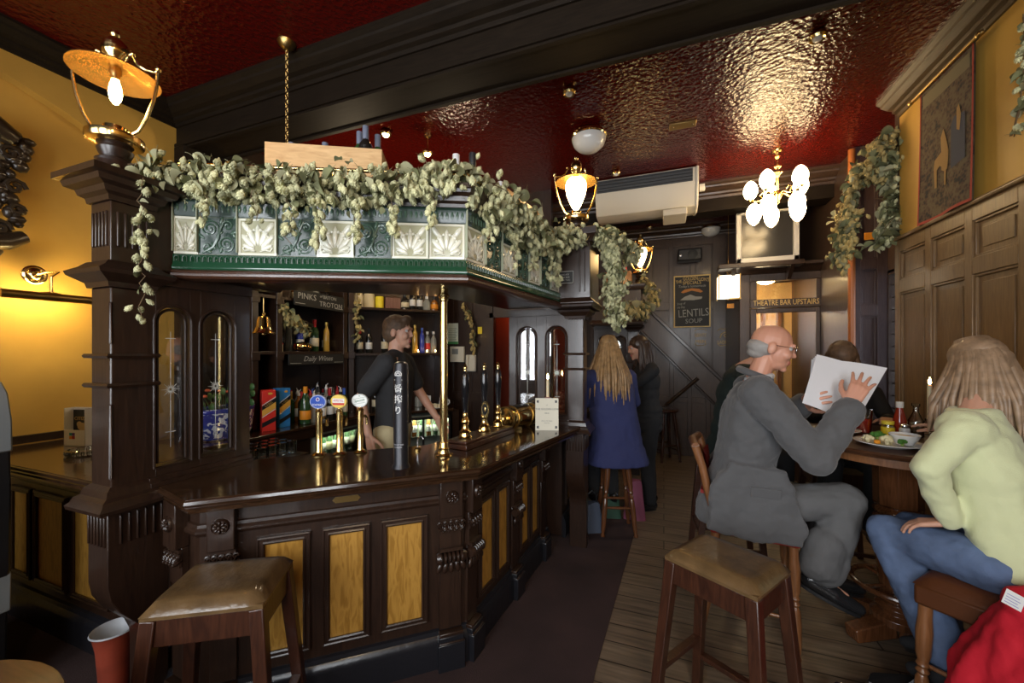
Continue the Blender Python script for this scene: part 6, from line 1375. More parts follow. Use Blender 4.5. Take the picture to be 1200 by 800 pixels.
bar_stool('dark wooden bar stool with a brown leather seat in front of the oak panels', (-1.50, .985, 0.0075), math.radians(32))
bar_stool('dark wooden bar stool with a shiny brown leather seat beside the man in grey', (.235, 1.83, 0), math.radians(-33)+PI/2*0)
TURN = lambda L, r=1: [(.016*r, 0), (.018*r, .02*L), (.013*r, .05*L), (.017*r, .07*L), (.019*r, .12*L), (.022*r, .3*L), (.019*r, .44*L), (.013*r, .47*L), (.02*r, .495*L), (.013*r, .52*L), (.02*r, .545*L), (.015*r, .57*L), (.021*r, .62*L), (.024*r, .8*L), (.02*r, .9*L), (.02*r, L)]
def turned(a, b, r=1): a, b = Vector(a), Vector(b); return MB().lathe(TURN((b-a).length, r), 14, align(a, b-a))
def turned_stool(label, loc, rz, h=.72, m=None, r=.16):
    m = m or WTAB; o = thing('turned_stool', label, 'stool', loc, rz); build('seat', MB().lathe([(0, h-.04), (r*.9, h-.04), (r, h-.03), (r, h-.008), (r*.93, h), (0, h-.004)], 28), m, o)
    P = {}
    for k in range(4): a = PI/4+PI/2*k; P[k] = (Vector((.11*math.cos(a), .11*math.sin(a), h-.04)), Vector((.2*math.cos(a), .2*math.sin(a), 0))); build('leg', turned(P[k][1], P[k][0], 1.05), m, o)
    for k in range(4): z = .16 if k % 2 else .24; q = lambda i: P[i][1].lerp(P[i][0], z/(h-.04)); build('stretcher', MB().tube([q(k), q(k).lerp(q((k+1) % 4), .5), q((k+1) % 4)], [.009, .013, .009], 10), m, o)
    return o
STB = (-.365, 3.70, .0075 if False else 0.0)
turned_stool('turned-leg bar stool under the woman in the blue coat', (-.40, 3.66, .0075), .3)
p = at_d(770, 527, 6.2); turned_stool('empty dark stool standing against the staircase panelling', (.03, 6.3, 0), .5, .76, WRED, .17)
def bar_chair(label, loc, rz, leather, wood_, thick=.075, back=True, hs=.66, tone=None):
    """faces local +x"""
    o = thing('high_chair', label, 'chair', loc, rz); w = .2
    s = MB()
    def top(u, v):
        x, y = (u-.5)*2, (v-.5)*2; e = max(0, (1-abs(x)**6)*(1-abs(y)**6)); return (x*(w+.012), y*(w+.012), hs-thick*.4 + thick*.4*e**.4)
    s.grid(top, 15, 15); s.box((-w-.01, -w-.01, hs-thick), (w+.01, w+.01, hs-thick*.4)); build('seat', s, leather, o, bevel=.012, sharp=70)
    zs = hs-thick
    for sy in (-1, 1):
        build('leg', turned((w-.005, sy*(w-.01), 0), (w-.02, sy*(w-.02), zs-.0), 1.15), wood_, o); build('leg_block', MB().box((w-.045, sy*(w-.022)-.022, zs-.07), (w+.0, sy*(w-.022)+.022, zs)), wood_, o, bevel=.003) if False else None
        bk = MB(); pts = [(-w-.06, sy*(w-.02), 0), (-w+.0, sy*(w-.02), .3), (-w+.02, sy*(w-.02), zs)]
        if back: pts += [(-w+.015, sy*(w-.02), zs+.1), (-w-.02, sy*(w-.02), zs+.22), (-w-.05, sy*(w-.02), zs+.36), (-w-.085, sy*(w-.02), zs+.47)]
        bk.tube(pts, [.02, .022, .024, .024, .022, .022, .024][:len(pts)], 10); build('rear_post', bk, wood_, o)
    for z, x0, x1 in ((.2, -w-.02, w-.01), (.3, -w, w-.01)):
        for sy in (-1, 1): build('stretcher', MB().tube([(x0, sy*(w-.02), z), ((x0+x1)/2, sy*(w-.02), z), (x1, sy*(w-.02), z)], [.008, .013, .008], 10), wood_, o)
    build('stretcher', MB().tube([(w-.01, -w+.02, .25), (w-.01, 0, .25), (w-.01, w-.02, .25)], [.008, .014, .008], 10), wood_, o)
    if back:
        build('back_pad', MB().grid(lambda u, v: (-w-.055-.03*(v-.5)-.02*math.sin(PI*u), (u-.5)*2*(w-.04), zs+.2+.22*v), 9, 6).grid(lambda u, v: (-w-.015-.03*(v-.5)-.02*math.sin(PI*u), (.5-u)*2*(w-.04), zs+.2+.22*v), 9, 6).box((-w-.06, -w+.04, zs+.20), (-w-.02, w-.04, zs+.22)), leather, o)
        build('top_rail', MB().tube([(-w-.085, -w+.02, zs+.47), (-w-.11, 0, zs+.475), (-w-.085, w-.02, zs+.47)], [.022, .026, .022], 10), wood_, o)
    return o
bar_chair('wooden high chair with an oxblood leather seat under the man in grey', (.475, 2.665, 0), -.12, LEATHRED, WMID)
FL = Vector((-.766, .643, 0)); RZL = math.atan2(.643, -.766)
bar_chair('wooden high chair with a thick dark brown seat under the woman in pale green', (1.27, 2.18, 0), RZL, LEATHDK, WMID, thick=.14, hs=.69)
bar_stool('dark bar stool hidden behind the grey-suited man, under the person in dark green', (.44, 3.42, 0), .1)
bar_stool('dark bar stool behind the round table, under the person in black', (1.2, 3.66, 0), .0)
# ================================================================== the high table and what is on it
TX, TY, TZ = 1.22, 2.84, 1.115
o = thing('high_table', 'high round dark wooden table on a thick turned pedestal', 'table', (TX, TY, 0))
build('tabletop', MB().lathe([(0, TZ-.032), (.47, TZ-.032), (.488, TZ-.026), (.497, TZ-.012), (.49, TZ-.002), (.47, TZ), (0, TZ)], 64), WTABT, o)
build('apron', MB().lathe([(.40, TZ-.075), (.44, TZ-.075), (.44, TZ-.032), (.40, TZ-.032)], 64), WMID, o)
pd = MB(); pd.lathe([(.1, .10), (.1, .14), (.075, .16), (.085, .19), (.07, .21), (.086, .235), (.072, .255), (.066, .28), (.078, .4), (.086, .52), (.078, .62), (.07, .64), (.092, .67), (.078, .69), (.092, .715), (.075, .74), (.09, .75)], 28)
for k in range(8):
    pass
pd = MB().mb(pd, SC(1.2, 1.2, 1)); pd.lathe([(.105, .75), (.11, 1.05)], 8, RZ(PI/8)); build('pedestal', pd, WTAB, o, bevel=.002)
for k in range(4): a = PI/2*k+.4; build('foot', MB().bar((.05*math.cos(a), .05*math.sin(a), .08), (.27*math.cos(a), .27*math.sin(a), .04), .09, .1, (0, 0, 1), .08, .07), WTAB, o, bevel=.006)
fr = MB(); fr.tube([(.2*math.cos(a), .2*math.sin(a), .3) for a in [2*PI*k/32 for k in range(32)]], .014, 8, closed=True)
for k in range(4): a = PI/2*k+.4; fr.tube([(.07*math.cos(a), .07*math.sin(a), .3), (.2*math.cos(a), .2*math.sin(a), .3)], .01, 8)
build('foot_ring', fr, WTAB, o)
def ont(px, py, z=TZ): p = at_z(px, py, z); return Vector((p.x, p.y, TZ+.0005))
def plate(label, p, r, name='plate'):
    o = thing(name, label, 'plate', tuple(p)); build('plate_dish', MB().lathe([(0, .004), (r*.5, .004), (r*.55, .0), (r*.6, .0), (r*.72, .01), (r, .02), (r*1.01, .023), (r*.98, .024), (r*.7, .014), (r*.6, .008), (0, .008)], 40), WHITE, o); return o
PA = Vector((1.08, 2.60, TZ+.0005)); PB = Vector((.97, 2.93, TZ+.0005))
plate('white dinner plate with vegetables and a sauce bowl, nearest on the table', PA, .14); plate('white plate with scraps by the grey sleeve on the table', PB, .115)
r = random.Random(6); CAUL = mat('cauliflower', (.68, .62, .38), .6, bump=.4, bscale=90); BROC = mat('broccoli', (.05, .17, .02), .6, bump=.5, bscale=120); BST = mat('broccoli_stalk', (.28, .4, .1), .5)
def floret(label, c, s, m, ms):
    o = thing('vegetable_floret', label, 'vegetable', tuple(c)); b = MB()
    for k in range(22): a = r.uniform(0, 6.28); t = r.uniform(0, 1.2); b.ell((s*.55*math.sin(t)*math.cos(a), s*.55*math.sin(t)*math.sin(a), s*(.35+.45*math.cos(t))), s*r.uniform(.2, .3), seg=7, rings=5)
    build('floret_head', b, m, o); build('stalk', MB().lathe([(s*.2, 0), (s*.22, .01), (s*.35, s*.5)], 10), ms, o)
zz = TZ+.016
floret('white cauliflower floret at the front of the vegetables on the plate', (PA.x-.025, PA.y-.045, zz), .045, CAUL, CAUL); floret('pale cauliflower floret at the left rim of the near plate', (PA.x-.085, PA.y-.0, zz), .035, CAUL, CAUL)
floret('green broccoli floret at the back of the near plate', (PA.x-.025, PA.y+.045, zz), .05, BROC, BST); floret('green broccoli floret in front of the white sauce bowl', (PA.x+.03, PA.y-.055, zz), .032, BROC, BST)
o = thing('carrot_piece', 'small orange carrot piece on the near plate', 'vegetable', (PA.x-.065, PA.y-.045, zz)); build('carrot_chunk', MB().lathe([(0, 0), (.012, .003), (.014, .015), (.01, .02), (0, .02)], 12), LB3, o)
def bowl(label, p, r0, fill):
    o = thing('sauce_bowl', label, 'bowl', tuple(p)); build('bowl_body', MB().lathe([(0, 0), (r0*.55, 0), (r0*.6, .006), (r0*.85, .03), (r0, .05), (r0*.96, .052), (r0*.8, .032), (0, .03)], 28), WHITE, o)
    if fill: build('filling', MB().lathe([(0, .044), (r0*.5, .043), (r0*.88, .04)], 20), fill, o)
bowl('white bowl of yellow mash standing on the near plate', (PA.x+.065, PA.y+.005, TZ+.014), .062, mat('mash', (.62, .45, .16), .7, bump=.4)); bowl('small white empty bowl on the plate by the grey sleeve', (PB.x-.04, PB.y-.02, TZ+.012), .045, None)
o = thing('table_knife', 'steel table knife lying by the plates at the table edge', 'cutlery', (.89, 2.74, TZ+.0005), .35); build('blade', MB().prism([(0, -.008), (.1, -.008), (.115, .006), (0, .008)], 0, .002), STEEL, o); build('handle', MB().tube([(0, 0, .004), (-.09, 0, .005)], [.005, .007], 8), STEEL, o)
PINT = [(.028, 0), (.032, .003), (.043, .13), (.0415, .13), (.0305, .008), (0, .008)]
q = (1.12, 2.98, TZ+.0005); o = thing('pint_glass', 'tall glass half full of red drink on the high table', 'glass', q); build('glass_wall', MB().lathe([(.03, 0), (.034, .003), (.043, .14)], 24, caps=(1, 0)), TUMBLER, o); build('red_drink', MB().lathe([(.0, .004), (.031, .005), (.0375, .085), (0, .085)], 24), mat('tomato_red_drink', (.36, .02, .008), .2, coat=.4), o)
o = thing('mustard_jar', 'small jar with a yellow label on the high table', 'jar', (1.20, 2.90, TZ+.0005)); build('jar_glass', MB().lathe([(.028, 0), (.03, .003), (.03, .06), (.026, .068), (.026, .075)], 20), TUMBLER, o); build('yellow_label', MB().lathe([(.0303, .008), (.031, .01), (.031, .052), (.0303, .054)], 20), LB5, o); build('lid', MB().lathe([(.028, .07), (.0285, .072), (.0285, .088), (0, .089)], 20), mat('yellow_lid', (.75, .6, .05), .4), o)
o = thing('ketchup_bottle', 'red ketchup bottle with a white cap behind the salt pot', 'bottle', (1.28, 2.96, TZ+.0005)); build('bottle_body', MB().lathe([(.028, 0), (.03, .004), (.03, .09), (.026, .11), (.016, .15), (.014, .165)], 20), mat('ketchup', (.3, .03, .012), .15, coat=.6), o); build('cap', MB().lathe([(.0165, .16), (.018, .162), (.018, .195), (0, .197)], 18), WHITE, o)
o = thing('salt_pot', 'white salt pot beside the yellow labelled jar', 'salt pot', (1.262, 2.87, TZ+.0005)); build('pot_body', MB().lathe([(.022, 0), (.024, .003), (.024, .05), (.018, .06)], 18), WHITE, o); build('chrome_top', MB().lathe([(.019, .058), (.02, .06), (.018, .074), (.008, .08), (0, .081)], 18), STEEL, o)
o = thing('vinegar_bottle', 'clear bottle of brown vinegar behind the condiments', 'bottle', (1.345, 2.945, TZ+.0005)); build('bottle_glass', MB().lathe([(.032, 0), (.035, .004), (.035, .09), (.024, .115), (.013, .14), (.012, .17), (.018, .175), (.018, .19), (0, .19)], 20), TUMBLER, o); build('vinegar', MB().lathe([(0, .004), (.032, .005), (.032, .075), (0, .075)], 20), mat('brown_vinegar', (.1, .05, .02), .2), o)
o = thing('red_napkin', 'crumpled red paper napkin beside the red drink', 'napkin', (1.045, 2.985, TZ+.0005)); b = MB(); b.grid(lambda u, v: (.07*(u-.5), .08*(v-.5), .012+.028*math.sin(5*u+3*v)**2+.01*math.sin(9*v)), 12, 12); build('paper', b, LB4, o)
candle('tall lit candle in a small holder on the high table near the wall', (1.46, 3.06, TZ+.0005), .085, .2); o = bpy.data.objects[[x.name for x in bpy.data.objects if x.name.startswith('candle')][-1]] if False else None
hd = thing('candle_holder', 'squat clear glass candle holder under the tall candle', 'candle holder', (1.46, 3.06, TZ+.0005)); build('holder_glass', MB().lathe([(.05, 0), (.055, .006), (.03, .02), (.018, .04), (.024, .06), (.02, .09), (.0135, .09), (.0135, .06)], 20), TUMBLER, hd)
o = thing('wine_glass', 'empty stemmed glass near the woman in pale green', 'glass', (1.43, 2.93, TZ+.0005)); build('stemware', MB().lathe([(.033, 0), (.033, .002), (.006, .008), (.004, .06), (.012, .075), (.034, .1), (.038, .13), (.032, .17)], 20, caps=(1, 0)), TUMBLER, o)
# papers held by the man
o = thing('sheaf_of_papers', 'white sheaf of papers held up by the man in grey', 'papers', tuple(at_d(990, 445, 2.1)))
PAP = mat('white_paper', (.78, .78, .8), .7)
base = Vector(o.location)
for k in range(4):
    TL, TRc, BRc, BL = at_d(957-2*k, 415+2*k, 2.16+.012*k), at_d(1034+2*k, 440-3*k, 2.19+.014*k), at_d(1000, 500, 2.07+.01*k), at_d(940+2*k, 472, 2.08+.01*k)
    def sh(u, v): return tuple((TL.lerp(TRc, u)).lerp(BL.lerp(BRc, u), v) - base + Vector((0, .025*math.sin(PI*u)*(1-.3*v), .012*math.sin(PI*u))))
    build('paper_sheet', MB().grid(sh, 12, 8), PAP, o)
# bags, coat, clutter on the floor
def bag(name, label, loc, rz, size, m, strap=None, flat=.6):
    o = thing(name, label, 'bag', loc, rz); sx, sy, sz = size
    def f(u, v): a = 2*PI*u; w = (1-.35*v)*(1-.12*math.sin(3*a)); return (sx*math.copysign(abs(math.cos(a))**.7, math.cos(a))*w, sy*math.copysign(abs(math.sin(a))**.7, math.sin(a))*w*(1-.4*v), sz*v + .01*math.sin(4*a)*v)
    build('bag_body', MB().grid(f, 24, 8, True).add([f(i/24, 0) for i in range(24)], [tuple(range(24))]).add([f(i/24, 1) for i in range(24)], [tuple(range(24))]), m, o, sharp=60)
    if strap: build('strap', MB().tube([(-sx*.5, 0, sz*.95), (-sx*.35, 0, sz*1.3), (0, 0, sz*1.42), (sx*.35, 0, sz*1.3), (sx*.5, 0, sz*.95)], .008, 6), strap, o)
    return o
bag('shopping_bag', 'pale blue-grey bag on the carpet beside the turned-leg stool', (-.60, 3.56, .0075), .5, (.1, .06, .25), mat('blue_grey_fabric', (.06, .075, .11), .7), BLACK)
bag('shopping_bag', 'green bag on the carpet behind the turned-leg stool', (-.50, 3.95, .0075), .2, (.11, .08, .34), mat('green_fabric', (.03, .08, .05), .7), BLACK); bag('shopping_bag', 'pink bag on the floor behind the turned-leg stool', (-.27, 4.0, .0075 if False else .0005), .2, (.1, .08, .36), mat('pink_fabric', (.2, .05, .09), .7))
hb = bag('handbag', 'black handbag with grey straps on the boards by the table pedestal', (.94, 2.24, 0), .4, (.17, .08, .15), mat('black_bag_leather', (.012, .012, .013), .35, coat=.2), None)
for k in range(3): build('strap', MB().tube([(-.02+.04*k, -.05, .14), (.06+.04*k, -.05, .19), (.1+.03*k, .0, .14), (.13+.02*k, .02, .06)], .006, 6), mat('grey_strap', (.2, .21, .22), .4), hb)
o = thing('drinks_can', 'black drinks can with red and orange panels beside the handbag', 'can', (.735, 2.16, 0)); build('can_body', MB().lathe([(.026, 0), (.033, .006), (.033, .105), (.027, .118), (.027, .122), (.024, .118), (0, .118)], 24), BLACKG, o); m = MB(); m.lathe([(.0334, .035), (.0338, .036), (.0338, .095), (.0334, .096)], 14, None, 3.6, 5.6); build('red_panel', m, LB4, o); m = MB(); m.lathe([(.034, .05), (.0344, .051), (.0344, .08), (.034, .081)], 10, None, 4.0, 5.2); build('orange_panel', m, LB3, o)
# ================================================================== people
def remesh(mb, voxel, smooth=4, noise_amp=0, noise_scale=10, seed=0):
    me = bpy.data.meshes.new('tmp'); me.from_pydata([tuple(v) for v in mb.v], [], mb.f)
    bm = bmesh.new(); bm.from_mesh(me); bmesh.ops.recalc_face_normals(bm, faces=bm.faces); bm.to_mesh(me); bm.free()
    o = bpy.data.objects.new('tmp', me); C.objects.link(o)
    r = o.modifiers.new('r', 'REMESH'); r.mode = 'VOXEL'; r.voxel_size = voxel
    s = o.modifiers.new('s', 'SMOOTH'); s.factor = .5; s.iterations = smooth
    dg = bpy.context.evaluated_depsgraph_get(); dg.update(); m2 = bpy.data.meshes.new_from_object(o.evaluated_get(dg))
    bpy.data.objects.remove(o); bpy.data.meshes.remove(me)
    out = MB()
    if noise_amp:
        nv = [v.co + v.normal * noise_amp * (noise.noise(v.co*noise_scale + Vector((seed, 0, 0))) + .5*noise.noise(v.co*noise_scale*2.3) + .28*noise.noise(v.co*noise_scale*4.5)) for v in m2.vertices]
    else: nv = [v.co.copy() for v in m2.vertices]
    out.add([p[:] for p in nv], [tuple(p.vertices) for p in m2.polygons]); bpy.data.meshes.remove(m2); return out
SKIN = mat('fair_skin', (.52, .28, .19), .5, sub=.15); SKINR = mat('ruddy_skin', (.55, .27, .18), .45, sub=.15); LIP = mat('lips', (.35, .1, .08), .45); EYEW = mat('eye_white', (.42, .4, .38), .45); IRIS = mat('dark_iris', (.03, .02, .015), .2)
def basis(fwd, up=(0, 0, 1)):
    y = Vector(fwd).normalized(); x = y.cross(Vector(up)).normalized(); z = x.cross(y); return x, y, z
def head_mb(M, s=1.0, female=False, ears=True):
    m = MB(); E = lambda c, r: m.ell(c, r, M @ SC(s, s, s), 16, 12)
    def K(p, q, a, b): m.cap(M @ (Vector(p)*s), M @ (Vector(q)*s), a*s, b*s, 10)
    E((0, -.014, .03), (.075, .096, .086)); E((0, .034, -.02), (.060, .060, .082)); E((0, .04, -.07), (.045 if not female else .04, .05, .04)); E((0, .077, -.098), (.019, .017, .015))
    K((0, .088, .016), (0, .104, -.02), .008, .0115); K((-.012, .094, -.026), (.012, .094, -.026), .008, .008); K((-.03, .084, .03), (.03, .084, .03), .011, .011)
    for sx in (-1, 1):
        E((sx*.036, .066, -.024), (.025, .026, .026))
        if ears: E((sx*.077, -.006, -.008), (.010, .021, .031))
    E((0, .089, -.056), (.02, .011, .006)); E((0, .088, -.066), (.018, .011, .007))
    return m
def hand_mb(M, side, curl=(.35, .4, .35), spread=.1, thumb=.6, s=1.0):
    """M: wrist frame, +y to the fingers, -z palm; thumb on side*x"""
    m = MB(); P = lambda v: M @ (Vector(v)*s)
    xs = [.028, .0095, -.0095, -.027]; ks = [.088, .092, .088, .078]; ln = [(.04, .025, .019), (.044, .028, .02), (.041, .026, .019), (.031, .02, .016)]
    for x, k, L in zip(xs, ks, ln):
        x *= side; m.cap(P((x*.55, .0, 0)), P((x, k, 0)), .0145*s, .0118*s, 10)
        a = 0; p = Vector((x, k, 0)); sp = spread*x/.028*side*side
        for j, l in enumerate(L):
            a += curl[j]; d = Vector((math.sin(sp), math.cos(a)*math.cos(sp), -math.sin(a))); q = p + d*l
            m.cap(P(p), P(q), (.0092-.0008*j)*s, (.0086-.0009*j)*s, 8); p = q
    b = Vector((side*.026, .022, -.004)); c = b + Vector((side*.03*math.cos(thumb-.6), .032, -.012)); d = c + Vector((side*.012, .03, -.012)); e = d + Vector((side*.002, .022, -.008))
    m.cap(P(b), P(c), .0155*s, .012*s, 8); m.cap(P(c), P(d), .0115*s, .01*s, 8); m.cap(P(d), P(e), .0098*s, .0085*s, 8); return m
def limb(m, a, b, c, r):
    m.cap(a, b, r[0], r[1], 14); m.cap(b, c, r[1]*1.02, r[2], 14)
def loft(mm, secs, x, y, n=24, e=2.4):
    """secs: (centre, half width, half depth) from bottom to top, superellipse rings"""
    vs = []
    for c, a, b in secs:
        c = Vector(c)
        for k in range(n):
            t = 2*PI*k/n; ct, st = math.cos(t), math.sin(t)
            vs.append(c + x*(a*math.copysign(abs(ct)**(2/e), ct)) + y*(b*math.copysign(abs(st)**(2/e), st)))
    fs = [(i*n+k, i*n+(k+1) % n, (i+1)*n+(k+1) % n, (i+1)*n+k) for i in range(len(secs)-1) for k in range(n)]
    fs += [tuple(range(n-1, -1, -1)), tuple((len(secs)-1)*n+k for k in range(n))]
    mm.add(vs, fs)
def trunk(F, mm, rows_, bend=0):
    """rows_: (t from pelvis 0 to neck 1 (may be <0), half width, half depth, forward shift)"""
    V = F.V; up = V['neck']-V['pelvis']
    loft(mm, [(V['pelvis'] + (up*t if t >= 0 else Vector((0, 0, t*up.length))) + F.y*sh, a*F.s, b*F.s) for t, a, b, sh in rows_], F.x, F.y)
class Fig: pass
def figure(label, J, s=1.0, voxel=.007, skin=None, female=False, hands=None, ears=True, hairy=None):
    """J: pelvis, chest, neck, head (centre), hfwd, hup, fwd, sh/el/wr/hip/kn/an as (left, right)"""
    V = {k: ([Vector(q) for q in v] if isinstance(v, list) else Vector(v)) for k, v in J.items()}
    base = Vector((V['pelvis'].x, V['pelvis'].y, 0)); skin = skin or SKIN
    x, y, z = basis(V['fwd']); hx, hy, hz = basis(V['hfwd'], V.get('hup', Vector((0, 0, 1))))
    Mh = frame(V['head'], hx, hy, hz)
    m = head_mb(Mh, s, female, ears)
    m.cap(V['neck'], V['head'] + hz*(-.07*s) - hy*.015*s, .056*s, .052*s, 14)
    f = .85 if female else 1.0
    Mt = lambda p: frame(p, x, y, z)
    def torso(mm, g):
        up = (V['neck']-V['pelvis'])
        for t, (a, b, c) in ((0.0, (.155, .115, .11)), (.22, (.14, .105, .12)), (.45, (.145, .11, .13)), (.68, (.165, .12, .13)), (.86, (.15, .10, .09))):
            p = V['pelvis'] + up*t; mm.ell(p, (1, 1, 1), None) if False else mm.mb(MB().ell((0, 0, 0), (a*s*g*(f if t > .3 else 1), b*s*g, c*s*g), None, 16, 10), Mt(p))
        mm.cap(V['sh'][0].lerp(V['neck'], .25), V['sh'][1].lerp(V['neck'], .25), .07*s*g*f, .07*s*g*f, 14); mm.cap(V['sh'][0], V['neck'] - Vector((0, 0, .02)), .06*s*g*f, .06*s*g, 12); mm.cap(V['sh'][1], V['neck'] - Vector((0, 0, .02)), .06*s*g*f, .06*s*g, 12)
    torso(m, .88)
    for i in (0, 1):
        limb(m, V['sh'][i], V['el'][i], V['wr'][i], (.047*s*f, .038*s*f, .026*s*f)); limb(m, V['hip'][i], V['kn'][i], V['an'][i], (.075*s, .052*s, .036*s))
        ft = V['fwd'] if 'toe' not in V else (V['toe'][i]-V['an'][i]); ft = Vector((ft.x, ft.y, ft.z if 'toe' in V else 0)).normalized()
        m.cap(V['an'][i] + Vector((0, 0, -.03*s)), V['an'][i] + ft*.09*s + Vector((0, 0, -.045*s)), .028*s, .022*s, 10)
        fw = (V['wr'][i]-V['el'][i]).normalized(); h = (hands or {}).get(i, {})
        fd = Vector(h.get('dir', fw)).normalized(); pn = Vector(h.get('palm', (0, 0, -1))); pn = (pn - fd*pn.dot(fd)).normalized(); zz = -pn; xx = fd.cross(zz).normalized()
        side = 1 if i == 0 else -1      # left hand: thumb on +x when the palm faces down and the fingers point forward
        m.mb(hand_mb(frame(V['wr'][i] + fd*.012*s, xx, fd, zz), side, h.get('curl', (.35, .4, .35)), h.get('spread', .12), s=s*(.92 if female else 1.02)))
    sk = remesh(m, voxel, 3)
    mi = []; ih = Mh.inverted()
    for fc in sk.f:
        c = Vector((0, 0, 0))
        for k in fc: c += Vector(sk.v[k])
        q = (ih @ (c/len(fc)))/s
        lip = abs(q.x) < .023 and -.074 < q.z < -.05 and q.y > .087
        mi.append(1 if lip else 0)
    sk.m = mi
    o = build('person', sk, [skin, LIP], None, sharp=80, M=T(*-base)); place(o, base); tag(o, label, 'person'); o['kind'] = 'thing'
    for sx in (-1, 1):
        e = MB(); e.mi = 0; e.ell((sx*.031*s, .0735*s, .012*s), .0125*s, Mh, 12, 8); e.mi = 1; e.ell((sx*.031*s, .0825*s, .0115*s), .0055*s, Mh, 10, 6); build('eye', e, [EYEW, IRIS], o, world=True)
    F = Fig(); F.o, F.V, F.x, F.y, F.z, F.s, F.Mh, F.torso, F.f, F.Mt = o, V, x, y, z, s, Mh, torso, f, Mt; return F
def garment(F, name, fn, m, voxel=.011, amp=.005, ns=9, smooth=5, seed=0):
    mb = MB(); fn(mb); q = remesh(mb, voxel, smooth, amp, ns, seed); return build(name, q, m, F.o, world=True, sharp=85)
def sleeves(F, mm, r=(.068, .055, .043), frac=1.0, which=(0, 1)):
    V, s = F.V, F.s*F.f
    for i in which:
        if frac >= .5: limb(mm, V['sh'][i], V['el'][i], V['el'][i].lerp(V['wr'][i], min(1, (frac-.5)*2)*.96), [q*s for q in r])
        else: mm.cap(V['sh'][i], V['sh'][i].lerp(V['el'][i], frac*2), r[0]*s, r[1]*s*1.12, 14)
def trousers(F, mm, r=(.098, .075, .062), frac=1.0):
    V, s = F.V, F.s
    mm.mb(MB().ell((0, 0, 0), (.172*s, .135*s, .12*s), None, 16, 10), F.Mt(V['pelvis']))
    for i in (0, 1): limb(mm, V['hip'][i], V['kn'][i], V['kn'][i].lerp(V['an'][i], frac), [q*s for q in r])
def shoes(F, m, which=(0, 1), heel=.0):
    V, s = F.V, F.s
    for i in which:
        a = V['an'][i]; d = (V['toe'][i]-a) if 'toe' in V else V['fwd'].copy()
        if 'toe' not in V: d.z = 0
        d.normalize(); xx, yy, zz = basis(d); M = frame(a, xx, yy, zz); mb = MB()
        mb.cap(M @ Vector((0, -.035*s, -.045*s)), M @ Vector((0, .07*s, -.055*s)), .043*s, .043*s, 12); mb.cap(M @ Vector((0, .07*s, -.058*s)), M @ Vector((0, .17*s, -.062*s)), .043*s, .028*s, 12); mb.cap(M @ Vector((0, -.01*s, -.01*s)), M @ Vector((0, .0, .02*s)), .042*s, .042*s, 12)
        q = remesh(mb, .008, 3); b = build('shoe', q, m, F.o, world=True, sharp=80)
        so = MB(); so.prism([(.036*s*math.sin(t)*(1 if math.cos(t) < 0 else .95), .06*s+.13*s*-math.cos(t)) for t in [2*PI*k/20 for k in range(20)]], -.098*s, -.082*s, M); build('sole', so, BLACK, b, world=True)
def socks(F, m=None):
    mb = MB(); V, s = F.V, F.s
    for i in (0, 1): mb.cap(V['kn'][i].lerp(V['an'][i], .75), V['an'][i] + Vector((0, 0, -.02*s)), .05*s, .044*s, 12)
    for nm, i in (('sock', 0), ('sock', 1)):
        b = MB(); b.cap(V['kn'][i].lerp(V['an'][i], .72), V['an'][i] + Vector((0, 0, -.02*s)), .05*s, .044*s, 14); build('sock', b, m or BLKCL, F.o, world=True)
def long_hair(F, m, length, width, seed=1, n=150, back=True, part=.0):
    """cap of hair plus hanging locks, as one mesh"""
    s, M = F.s, F.Mh; r = random.Random(seed); cap = MB()
    cap.ell((0, -.022*s, .04*s), (.087*s, .103*s, .09*s), M, 20, 14); cap.ell((0, -.05*s, -.02*s), (.083*s, .075*s, .09*s), M, 16, 12); cap.ell((0, -.06*s, -.13*s), (.08*s, .062*s, .13*s), M, 16, 12)
    c = remesh(cap, .01, 3, .004, 20); out = MB(); 
    ih = M.inverted(); keep = [i for i, f in enumerate(c.f)]; out.add(c.v, c.f)
    for k in range(n):
        t = r.uniform(-1, 1); a = PI*(.5 + t*.62)      # angle round the back of the head
        p0 = M @ Vector((.08*s*math.cos(a)*1.02, -.022*s - .1*s*math.sin(a), (.02 - .03*r.random())*s)); pt = M @ Vector((.05*s*math.cos(a), -.02*s-.05*s*math.sin(a), .115*s))
        L = length*r.uniform(.8, 1.05); d = Vector((p0.x-F.V['head'].x, p0.y-F.V['head'].y, 0)); dn = d.normalized() if d.length > 1e-4 else Vector((0, 0, 0))
        w1 = dn*(width-.09)*r.uniform(.5, 1.0); jit = Vector((r.gauss(0, .012), r.gauss(0, .012), 0))
        pts = [pt, p0, p0 + w1*.45 + Vector((0, 0, -L*.3)) + jit*.4, p0 + w1*.9 + Vector((0, 0, -L*.62)) + jit, p0 + w1*.95 + Vector((0, 0, -L)) + jit*1.3]
        # a smooth lock
        sm = []
        for i in range(9):
            u = i/8*(len(pts)-1); j = min(int(u), len(pts)-2); fr = u-j; sm.append(pts[j].lerp(pts[j+1], fr))
        w = r.uniform(.008, .015)*s; out.tube(sm, [w*.6, w, w*1.1, w*1.15, w*1.15, w*1.1, w, w*.8, w*.25], 5)
    return build('hair', out, m, F.o, world=True, sharp=80)
